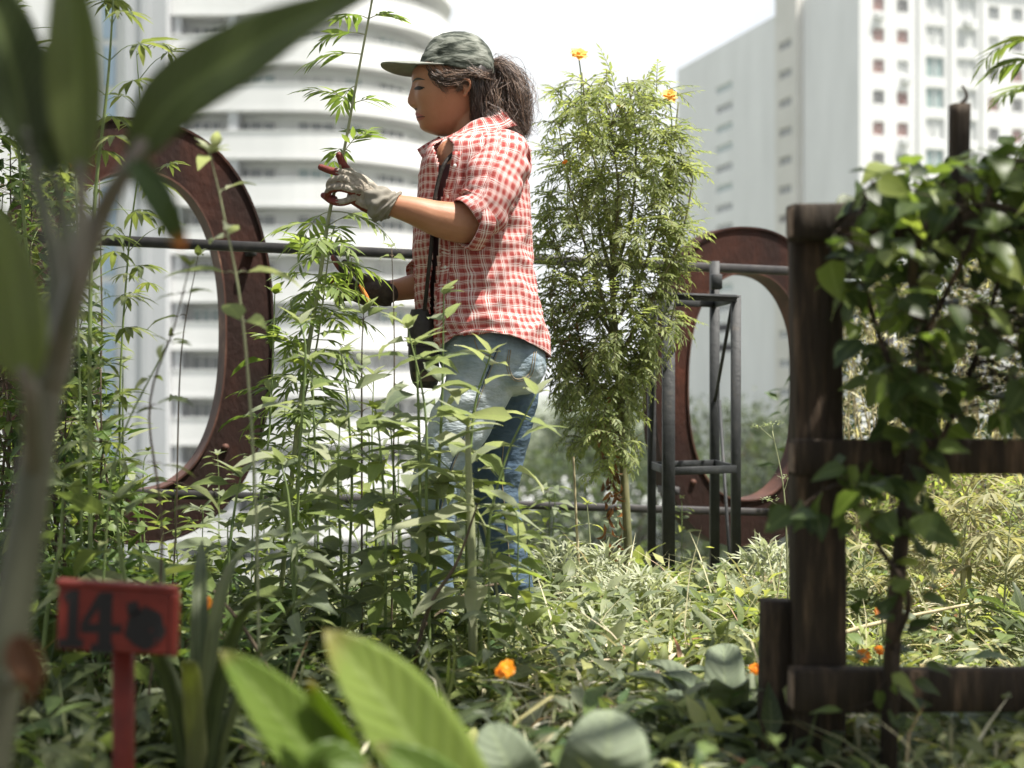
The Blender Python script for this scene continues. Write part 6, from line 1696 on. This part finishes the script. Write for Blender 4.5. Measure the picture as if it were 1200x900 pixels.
# ---------------- dense shrubs
def shrub(name, label, cx, Y, z1, rx, ry, n, ll, wr, seed, leafm, stemm, key='ovate', tone=.5, z0=.05, stems=9, group=None, K=3, shape=.5, droop=.7, ud=0.2):
    Pl = Plant(seed); rng = Pl.rng
    t = thing(name, label, 'shrub', (cx, Y, .03), group)
    sp = []
    for k in range(stems):
        a = rng.random() * 6.28; r = rng.random() ** .5; tip = np.array([cx + rx * r * math.cos(a) * .85, Y + ry * r * math.sin(a) * .85, z1 * rng.uniform(.6, .98)])
        sp.append(tube(Pl.st, [(cx + rng.normal() * .04, Y + rng.normal() * .04, .0), ((cx + tip[0]) / 2 + rng.normal() * .05, (Y + tip[1]) / 2, tip[2] * .5), tip], [.006, .004, .0015], 5, n=14))
    nodes = np.concatenate(sp)
    for i in range(n):
        f = rng.random(); z = z0 + (z1 - z0) * f
        w = math.sin(PI * min(1, (.12 + .88 * f)) ** .8) ** .5 if shape else 1
        a = rng.random() * 6.28; r = rng.random() ** .4 * w
        wob = 1 + .35 * noise.noise(Vector((a * 1.2, z * 4, seed)))
        p = np.array([cx + rx * r * wob * math.cos(a), Y + ry * r * wob * math.sin(a), z * (1 - .12 * r)])
        D = np.array([math.cos(a), math.sin(a), ud]) + rng.normal(size=3) * .6
        Pl.blade(key, p, D, [rng.normal() * .4, rng.normal() * .4, 1], ll * rng.uniform(.6, 1.3), ll * wr * rng.uniform(.7, 1.2), rng.uniform(.2, 1.4) * droop, tone + rng.normal() * .24)
        if i % 4 == 0:
            q = nodes[np.argmin(((nodes - p) ** 2).sum(1))]; Pl.fine.append([q, (q + p) / 2 + [0, 0, -.005], p])
    Pl.build(t, leafm, stemm, K=K, finer=.0010)
    return t
GL = 'dense green shrubs at the left edge'
shrub('leafy_shrub', 'dense dark shrub filling the left edge at eye height', -1.28, 3.55, 1.52, .26, .25, 1500, .055, .42, 301, LD, SB, tone=.6, group=GL)
shrub('leafy_shrub', 'dense dark shrub at the left edge reaching out of the top of the photo', -1.42, 3.8, 1.9, .28, .25, 1500, .05, .35, 302, LM, SB, tone=.35, group=GL)
shrub('leafy_shrub', 'lower dark shrub behind the thick blurred stem at left', -1.06, 3.35, .80, .20, .22, 800, .065, .42, 303, LD, SB, tone=.7, group=GL)
shrub('leafy_shrub', 'low dark shrub around the red plot sign', -.80, 2.75, .36, .36, .22, 900, .06, .4, 304, LD, SB, tone=.65, group=GL, stems=12)
shrub('leafy_shrub', 'light green shrub in front of the grey shaft beside the thin stem', -1.27, 4.0, .72, .16, .2, 500, .055, .5, 305, M['leaf_lime'], SG, tone=.3, group=GL)
shrub('leafy_shrub', 'green shrub growing up in front of the hidden left side of the left ring', -1.35, 4.15, 1.35, .20, .14, 900, .060, .45, 306, LM, SB, tone=.55, group=GL, stems=12)
GR = 'sunlit dry bushes behind the timber fence'
shrub('dry_bush', 'sunlit straw coloured bush directly right of the dark fence post', 1.32, 5.0, 1.10, .28, .4, 2300, .055, .14, 311, M['leaf_dryish'], M['dry'], key='lance', tone=.5, group=GR, stems=22, ud=.7)
shrub('dry_bush', 'sunlit straw coloured bush seen through the middle of the vine', 1.72, 5.1, 1.18, .34, .4, 2400, .055, .14, 312, M['leaf_dryish'], M['dry'], key='lance', tone=.45, group=GR, stems=22, ud=.7)
shrub('dry_bush', 'sunlit straw coloured bush at the right edge of the photo', 2.20, 5.2, 1.25, .36, .4, 2200, .06, .16, 313, M['leaf_dryish'], M['dry'], key='lance', tone=.35, group=GR, stems=20, ud=.7)
shrub('dry_bush', 'lower greener bush under the sunlit dry ones behind the lowest fence rail', 1.30, 4.3, .52, .42, .3, 1500, .05, .25, 314, M['leaf_lime'], M['dry'], key='lance', tone=.7, group=GR, stems=16)
shrub('dry_bush', 'lower greener bush at the right edge behind the lowest fence rail', 1.72, 4.2, .50, .42, .3, 1500, .05, .25, 315, LP, M['dry'], key='lance', tone=.8, group=GR, stems=16)
shrub('dark_hedge', 'dark leafy mass behind the dry bushes straight behind the vine', 1.75, 6.0, 1.42, .62, .22, 2600, .075, .45, 331, LD, SB, tone=.4, stems=16)
shrub('dark_hedge', 'dark leafy mass behind the dry bushes at the right edge', 2.75, 6.2, 1.5, .62, .22, 2400, .075, .45, 332, LD, SB, tone=.4, stems=16)
GA = 'pale feathery mugwort tufts in the sunny patch'
for k, (px, Y, z, lb) in enumerate(((712, 3.75, .20, 'pale silvery tuft at the foot of the marigold trunk'), (755, 3.6, .17, 'pale silvery tuft left of the foot of the metal stand'), (660, 3.9, .20, 'pale silvery tuft beside the back shoe of the woman'), (700, 3.2, .13, 'low pale silvery tuft in the middle of the sunny patch'), (625, 3.3, .12, 'low pale silvery tuft above the orange marigold'), (900, 3.9, .2, 'pale silvery tuft behind the short fence post'))):
    shrub('mugwort_tuft', lb, (px - 600) * Y / FPX, Y, z * 1.3, .14, .12, 520, .050, .17, 320 + k, M['leaf_silver_sunlit'], SP, key='lance', tone=.95, group=GA, stems=8, ud=.9)

# umbel weed left of the post
def umbel():
    t = thing('umbel_weed', 'thin umbel weed with tiny pale flower heads left of the fence post', 'plant', tuple(P(922, 740, 3.5))); g = Geo()
    C = tube(g, [P(924, 745, 3.5), P(922, 640, 3.5), P(918, 570, 3.5), P(905, 505, 3.5)], [.003, .0012], 6, n=20); fl = Geo(); rng = np.random.default_rng(2)
    for (x, y) in ((905, 497), (900, 585), (924, 560), (890, 500)):
        c = np.array(P(x, y, 3.5)); q = C[np.argmin(((C - c - [0, 0, -.03]) ** 2).sum(1))]; tube(g, [q, (q + c) / 2, c], .0009, 5, n=5)
        n = 40; a = rng.random(n) * 6.28; r = rng.random(n) ** .5 * .028
        leaves(fl, c + np.stack([r * np.cos(a), r * np.sin(a), rng.normal(0, .003, n)], 1), np.stack([np.cos(a), np.sin(a), rng.random(n)], 1), [0, 0, 1], .007, .006, 'round', .2, .1, 2)
    g.build('stem', M['stem_pale'], t); fl.build('flower_heads', M['leaf_pale'], t)
umbel()

# loose sticks
def stick(name, label, pts, r, m, cat='stick'):
    g = Geo(); tube(g, pts, r, 7, n=18); tag(g.build(name, m), label, cat)
stick('dry_stick', 'straight pale dry stalk standing left of the marigold trunk', [P(684, 735, 3.9), P(677, 640, 3.9), P(672, 535, 3.9)], [.005, .003], M['dry'])
stick('dry_stick', 'grey dead stick leaning right of the red plot sign', [P(318, 790, 2.6), P(285, 735, 2.6), P(250, 692, 2.6)], [.004, .003], M['stem_brown'])
stick('dry_stick', 'fallen pale stick slanting between the lower two fence rails', [P(930, 765, 3.0), P(1010, 735, 3.1), P(1135, 708, 3.2)], [.006, .005, .003], M['dry'])
stick('dry_stick', 'brown fallen branch lying before the shoes of the woman', [P(470, 760, 3.3), P(520, 715, 3.3), P(560, 690, 3.4), P(600, 682, 3.5)], [.006, .005, .003], M['stem_brown'])
stick('dry_stick', 'thin bare reed standing just left of the metal stand feet', [P(905, 745, 3.4), P(912, 690, 3.4), P(917, 640, 3.4)], [.002, .001], M['dry'])

# ---------------- vine on the timber fence
def vine():
    Pl = Plant(9); rng = Pl.rng
    t = thing('climbing_vine', 'dark broad leaved vine climbing over the timber fence at right', 'vine', tuple(P(1042, 900, 2.2).xy) + (0.03,))
    S = lambda *a: [P(x, y, Y) for x, y, Y in a]
    paths = [S((1038, 1000, 2.15), (1046, 760, 2.12), (1058, 620, 2.1), (1075, 500, 2.12), (1082, 400, 2.1), (1070, 310, 2.08), (1100, 230, 2.12)),
             S((1060, 600, 2.1), (1110, 500, 2.1), (1150, 400, 2.15), (1180, 300, 2.15), (1230, 210, 2.1)), S((1075, 480, 2.12), (1040, 420, 2.08), (1015, 340, 2.06), (1000, 270, 2.1), (1030, 215, 2.1)),
             S((1090, 260, 2.1), (1160, 240, 2.05), (1230, 260, 2.0), (1300, 250, 2.1)), S((1046, 760, 2.1), (1065, 700, 2.05), (1030, 640, 2.08), (990, 570, 2.08), (930, 600, 2.1)), S((1080, 400, 2.05), (1130, 300, 1.98), (1170, 200, 2.0)),
             S((1000, 280, 2.08), (985, 270, 2.06), (970, 290, 2.05))]
    for k, p in enumerate(paths): tube(Pl.st, p, [.014, .011, .007] if k == 0 else [.005, .003], 8, n=40)
    nodes = np.concatenate([spline(p, 50) for p in paths])
    def ok(x, y):
        if inside((x, y), [(1000, 225), (1050, 185), (1110, 195), (1170, 165), (1330, 150), (1330, 480), (1200, 500), (1140, 480), (1090, 520), (1050, 520), (1010, 430), (985, 330), (965, 300), (970, 275), (1005, 275)]): return .95 if not (1100 < x < 1200 and 330 < y < 480) else .45
        if inside((x, y), [(1010, 420), (1100, 480), (1110, 600), (1060, 620), (1000, 590), (930, 620), (920, 590), (980, 540), (1010, 520)]): return .55
        return 0
    n = 0
    while n < 680:
        x, y = rng.uniform(915, 1330), rng.uniform(150, 625)
        if rng.random() > ok(x, y) or noise.noise(Vector((x * .022, y * .022, 4))) < (-.30 if y > 300 else -.6): continue
        Y = rng.uniform(1.93, 2.28) if x > 1000 else rng.uniform(2.0, 2.12); p = np.array(P(x, y, Y)); q = nodes[np.argmin(((nodes - p) ** 2).sum(1))]
        az = rng.random() * 6.28; D = np.array([math.cos(az), math.sin(az) - .35, rng.normal(-.35, .45)]); L = rng.uniform(.036, .070)
        Pl.fine.append([q, (q + p) / 2 + [0, 0, .012], p]); Pl.blade('ovate', p, D, [rng.normal() * .5, -.5 + rng.normal() * .4, .8], L, L * rng.uniform(.6, .85), rng.uniform(.2, 1.0), rng.random() ** 1.5 * (1.0 if y < 330 else .8))
        n += 1
    for i in range(46):    # few leaves lower on the trunk
        x, y = 1045 + rng.normal() * 28, rng.uniform(600, 860); p = np.array(P(x, y, rng.uniform(2.03, 2.15))); q = nodes[np.argmin(((nodes - p) ** 2).sum(1))]; Pl.fine.append([q, (q + p) / 2, p])
        Pl.blade('ovate', p, rng.normal(size=3) * [1, 1, .5], [rng.normal() * .4, -.5, .8], rng.uniform(.03, .055), rng.uniform(.02, .035), .6, rng.random())
    Pl.build(t, M['leaf_vine'], M['wood_dark'], K=5, fold=.2, wav=.03, finer=.0012)
vine()

# ---------------- foreground plants, out of focus
def big_leaf(g, pts, w, prof, Y=None, roll=0.0, cup=.25, K=26, M_=10, rnd=.5, wav=.0):
    """one large blade along a 3-D centre line; w = full width, real thickness comes from a solidify"""
    C = spline(pts, K + 1); T = nrm(np.gradient(C, axis=0)); t = np.linspace(0, 1, K + 1)
    wd = PROF[prof](t) * w / 2; wd[-1] = .0005
    ref = np.array([math.sin(roll), -math.cos(roll) * .8, math.cos(roll) * .35]); V = []; UV = []
    for k in range(K + 1):
        S = nrm(np.cross(T[k], ref)); N = nrm(np.cross(S, T[k]))
        for j in range(M_ + 1):
            u = -1 + 2 * j / M_
            V.append(C[k] + S * u * wd[k] + N * (cup * (abs(u) ** 1.3) * wd[k] + wav * wd[k] * math.sin(k * .9 + u * 2)) + N * .0015 * math.sin(u * 18) * wd[k] / max(w, 1e-4)); UV.append((u, t[k]))
    F = [(k * (M_ + 1) + j, k * (M_ + 1) + j + 1, (k + 1) * (M_ + 1) + j + 1, (k + 1) * (M_ + 1) + j) for k in range(K) for j in range(M_)]
    g.add(V, F, uv=UV, rnd=rnd)
def thick(o, th=.0012):
    s = o.modifiers.new('thick', 'SOLIDIFY'); s.thickness = th; s.offset = 0
def fore_plant():
    Y = 1.15; t = thing('broadleaf_plant', 'large out of focus plant with thick pale stem crossing the left edge', 'plant', (P(-10, 0, Y).x, Y, 0.03)); S = lambda *a: [P(x, y, Y + d) for x, y, d in a]
    g = Geo(); b = P(-25, 900, Y)
    tube(g, [(b.x - .02, Y, .0), (b.x - .012, Y, .2), P(-8, 860, Y), P(18, 700, Y), P(40, 560, Y), P(58, 440, Y)], [.020, .018, .0165, .0145, .012], 16, n=40)
    g.build('stem', M['stem_fore'], t)
    def leaf(pet, pr, blade, w, prof, roll=0, cup=.25, rnd=.5, m='leaf_fore', wav=0):
        g = Geo(); tube(g, pet, pr, 10, n=20); q = g.build('leaf_stalk', M['stem_fore'], t)
        g = Geo(); big_leaf(g, blade, w, prof, roll=roll, cup=cup, rnd=rnd, wav=wav); thick(g.build('leaf_blade', M[m], q))
    leaf(S((55, 460, 0), (88, 340, -.01), (120, 250, -.01), (168, 165, 0)), [.012, .009, .006], S((150, 195, 0), (200, 120, .0), (275, 68, .01), (355, 22, .03), (470, -25, .06)), .054, 'lance', roll=.35, rnd=.45)
    leaf(S((60, 440, 0), (88, 330, -.03), (95, 250, -.03), (95, 190, -.03)), [.010, .006, .005], S((94, 215, -.03), (92, 120, -.03), (86, 20, -.02), (70, -90, 0)), .045, 'lance', rnd=.8, cup=.5)
    leaf(S((52, 470, 0), (65, 330, .03), (45, 220, .04), (28, 150, .04)), [.010, .006, .004], S((38, 190, .04), (18, 90, .04), (-12, 0, .04), (-50, -90, .03)), .056, 'lance', rnd=.15, cup=.4, roll=.2)
    leaf(S((40, 560, 0), (36, 470, -.05), (28, 430, -.06)), [.009, .006], S((33, 450, -.06), (22, 370, -.06), (8, 290, -.05), (-18, 215, -.03)), .056, 'ovate', rnd=.9, cup=.25, roll=-.2)
    leaf(S((100, 290, 0), (125, 230, -.02), (150, 195, -.03)), [.007, .004], S((148, 192, -.03), (168, 205, -.03), (190, 240, -.03), (208, 278, -.02), (214, 292, -.02)), .024, 'lance', rnd=.5, cup=.3, m='leaf_tip')
    leaf(S((50, 500, .01), (80, 400, .04), (75, 260, .06), (60, 200, .06)), [.008, .004], S((62, 210, .06), (48, 150, .06), (50, 90, .07), (75, 40, .07)), .04, 'lance', rnd=.1, cup=.4, roll=.5)
    leaf(S((5, 780, 0), (15, 800, -.03), (22, 790, -.05)), [.006, .004], S((18, 745, -.05), (30, 775, -.05), (38, 800, -.05), (30, 830, -.04)), .03, 'ovate', rnd=.3, m='leaf_brown', cup=.5)
M['leaf_tip'] = leafmat('leaf_tip', [(0.035, 0.065, 0.022), (0.055, 0.095, 0.03), (0.10, 0.14, 0.04)], trans=0.35, vein=0.2, veinn=14, rough=0.35, mottle=6, tip=((0.50, 0.19, 0.03), .80))
fore_plant()
def glow_plant():
    Y = 1.40; t = thing('broad_leaf_clump', 'bright green out of focus broad leaves rising at the bottom centre left', 'plant', (P(430, 0, Y).x, Y, 0.03)); S = lambda *a: [P(x, y, Y + d) for x, y, d in a]
    for k, (pts, w, rnd, roll) in enumerate(((S((455, 1180, .05), (410, 960, .02), (335, 850, 0), (258, 762, -.03)), .070, .6, .5), (S((520, 1180, .0), (545, 1000, .0), (470, 850, -.02), (380, 738, -.03)), .100, .9, .45), (S((470, 1180, .08), (440, 980, .05), (400, 880, .03), (362, 796, .0)), .05, .9, -.3), (S((600, 1180, -.03), (600, 1040, -.03), (520, 930, -.05), (440, 870, -.06)), .055, .3, .3), (S((330, 1150, .0), (330, 1000, -.05), (370, 900, -.08), (440, 905, -.08)), .05, .2, .9))):
        g = Geo(); big_leaf(g, pts, w, 'paddle', roll=roll, cup=.28, rnd=rnd); thick(g.build('leaf', M['leaf_glow'], t))
    g = Geo()
    for x in (440, 500, 560): tube(g, [(P(x, 0, Y).x, Y, .02), P(x + 10, 1100, Y)], [.006, .004], 8)
    g.build('stem', M['stem_green'], t)
glow_plant()
def grey_clump():
    Y = 1.75; t = thing('grey_leaf_plant', 'out of focus plant with broad grey green leaves at the bottom centre', 'plant', (P(660, 0, Y).x, Y, 0.03)); S = lambda *a: [P(x, y, Y + d) for x, y, d in a]
    for k, (pts, w, rnd, roll) in enumerate(((S((680, 1000, .02), (700, 930, .01), (712, 880, -.01), (716, 832, .06)), .118, .5, 0), (S((640, 1000, 0), (610, 930, 0), (592, 890, -.01), (572, 848, .02)), .082, .35, .1), (S((690, 1000, -.05), (760, 950, -.08), (800, 935, -.1), (840, 940, -.1)), .06, .7, .5), (S((620, 1010, -.03), (540, 960, -.06), (500, 930, -.08), (470, 925, -.08)), .06, .6, -.5), (S((360, 990, .0), (350, 940, .0), (370, 905, -.02), (400, 882, -.02)), .05, .8, .4))):
        g = Geo(); big_leaf(g, pts, w, 'round' if k < 2 else 'ovate', roll=roll, cup=.12, rnd=rnd, wav=.02); thick(g.build('leaf', M['leaf_grey'], t))
    g = Geo()
    for x in (655, 690): tube(g, [(P(x, 0, Y).x, Y, .02), P(x, 990, Y)], [.005, .004], 8)
    g.build('stem', M['stem_pale'], t)
grey_clump()
def rosette(label, px, Y, seed, n, ll, w, key, m, z=.03, up=(.5, 1.3), name='rosette_plant', roll=0):
    rng = np.random.default_rng(seed); x = (px - 600) * Y / FPX; t = thing(name, label, 'plant', (x, Y, .03))
    for k in range(n):
        a = k * 2.4 + rng.normal() * .2; el = rng.uniform(*up); L = ll * rng.uniform(.7, 1.15); o = np.array([math.cos(a), math.sin(a), 0])
        b = np.array([x, Y, z]) + o * .01
        pts = [b, b + o * L * .35 * math.cos(el) + [0, 0, L * .4 * math.sin(el)], b + o * L * .7 * math.cos(el * .9) + [0, 0, L * .75 * math.sin(el * .9)], b + o * L * math.cos(el * .75) + [0, 0, L * .95 * math.sin(el * .75)]]
        C = spline(pts, 12); g = Geo(); T = nrm(np.gradient(C, axis=0)); tt = np.linspace(0, 1, 12); wd = PROF[key](tt) * w / 2 * rng.uniform(.8, 1.2); wd[0] = .004; wd[-1] = .0008; V = []; UV = []
        for i in range(12):
            S_ = nrm(np.cross(T[i], [0, 0, 1]) + 1e-6); N = np.cross(S_, T[i])
            for j in range(7): u = -1 + j / 3; V.append(C[i] + S_ * u * wd[i] + N * (.45 * abs(u) ** 1.4 * wd[i] + .12 * wd[i] * math.sin(i * 1.3 + u * 2))); UV.append((u, tt[i]))
        g.add(V, [(i * 7 + j, i * 7 + j + 1, i * 7 + 8 + j, i * 7 + 7 + j) for i in range(11) for j in range(6)], uv=UV, rnd=rng.random()); thick(g.build('leaf', m, t), .001)
rosette('woolly grey green rosette left of the short fence post', 850, 2.45, 1, 18, .23, .062, 'paddle', M['leaf_grey'], up=(.6, 1.4))
rosette('smaller woolly grey green rosette below the first at the bottom edge', 835, 2.15, 2, 12, .13, .045, 'paddle', M['leaf_grey'], up=(.4, 1.2))
rosette('third woolly grey green rosette farthest back beside the short fence post', 868, 2.75, 3, 13, .17, .05, 'paddle', M['leaf_grey'], up=(.6, 1.4))
rosette('sword leaved plant standing just right of the red plot sign', 232, 2.0, 4, 9, .46, .030, 'strap', LM, up=(1.15, 1.5), name='sword_leaf_plant')
rosette('low dark green rosette at the bottom left corner', 40, 2.3, 5, 12, .20, .05, 'lance', LM, up=(.3, 1.1))
rosette('green rosette right of the red sign post at the bottom edge', 330, 2.35, 6, 12, .17, .045, 'lance', LM, up=(.4, 1.2))
rosette('green rosette at the bottom between the bright clump and the grey leaves', 610, 2.5, 7, 12, .13, .045, 'ovate', LP, up=(.3, 1.1))
rosette('green rosette behind the lowest fence rail at right', 1100, 2.9, 8, 14, .17, .05, 'ovate', LP, up=(.3, 1.1))
rosette('green rosette in the bottom right corner', 1170, 2.6, 9, 14, .16, .05, 'ovate', M['leaf_lime'], up=(.3, 1.1))
rosette('green rosette under the lowest fence rail beside the post', 1010, 2.75, 10, 12, .14, .045, 'ovate', LP, up=(.3, 1.1))

# ---------------- an unseen tree added right of the camera to shade the near garden
def added_shade_tree():
    t = thing('added_shade_tree', 'unseen tree added beside the viewer to shade the near garden', 'tree', (3.3, 1.6, .03))
    g = Geo(); tube(g, [(3.3, 1.6, -.05), (3.25, 1.7, 1.2), (3.0, 1.9, 2.4), (2.6, 2.2, 3.4)], [.13, .11, .085, .05], 12, n=24)
    cl = [(.57, 1.35, 3.0, .30), (.62, 1.95, 3.0, .40), (1.1, 2.15, 3.0, .34), (1.80, 1.78, 3.0, .34), (2.15, 1.95, 3.05, .36), (.42, .78, 3.0, .32), (.12, 2.45, 3.05, .30), (-.38, 3.05, 3.1, .32)]
    lf = Geo(); r_ = np.random.default_rng(3)
    for x, y, z, r in cl:
        tube(g, [(2.8, 2.05, 2.9), ((2.8 + x) / 2, (2.05 + y) / 2 + .1, 3.25), (x, y, z)], [.035, .02, .008], 7, n=12)
        n = int(640 * r * r / .13); v = nrm(r_.normal(size=(n, 3))) * (r * r_.random((n, 1)) ** .4) * [1, 1, .5]
        leaves(lf, np.array([x, y, z]) + v, v + r_.normal(size=(n, 3)) * r * .6, [0, 0, 1], .07 * r_.uniform(.7, 1.3, n), .034 * r_.uniform(.7, 1.3, n), 'ovate', .6, .2, 3)
    g.build('trunk', M['stem_brown'], t); lf.build('crown', M['leaf_mid'], t)
added_shade_tree()

# unseen trees added behind and beside the viewer to block sky light
for k, (x, y, p, sc, lb) in enumerate(((-2.6, -4.5, 0, .50, 'tree behind the viewer at the left'), (1.6, -5.5, 1, .55, 'tree straight behind the viewer'), (5.2, -3.8, 2, .50, 'tree behind the viewer at the right'), (-5.6, -1.2, 1, .52, 'tree beside the viewer at the left'), (-6.2, 3.2, 2, .50, 'tree beyond the left edge of the garden'), (7.0, 1.5, 0, .45, 'tree beyond the right edge of the garden'))):
    o = copy_tree(protos[p]); o.location = (x, y, -.05); o.scale = (sc, sc, sc); o.rotation_euler.z = k * 2.1; o['label'] = lb + ', added outside the frame to block sky light'; o['group'] = 'unseen trees added around the viewer'

# ---------------- the pale air that fades the far buildings
def haze():
    g = Geo(); box(g, (0, 900, 14), (3300, 2700, 62)); m = bpy.data.materials.new('haze_air'); m.use_nodes = True; nt = m.node_tree; nt.nodes.clear()
    o_ = nt.nodes.new('ShaderNodeOutputMaterial'); v = nt.nodes.new('ShaderNodeVolumePrincipled'); v.inputs['Color'].default_value = (.95, .97, 1, 1); v.inputs['Density'].default_value = HAZE; v.inputs['Anisotropy'].default_value = .2
    nt.links.new(v.outputs[0], o_.inputs['Volume']); tag(g.build('haze', m, smooth=False), kind='stuff', label='pale air fading the far buildings and trees')
HAZE = 0.0004
haze()
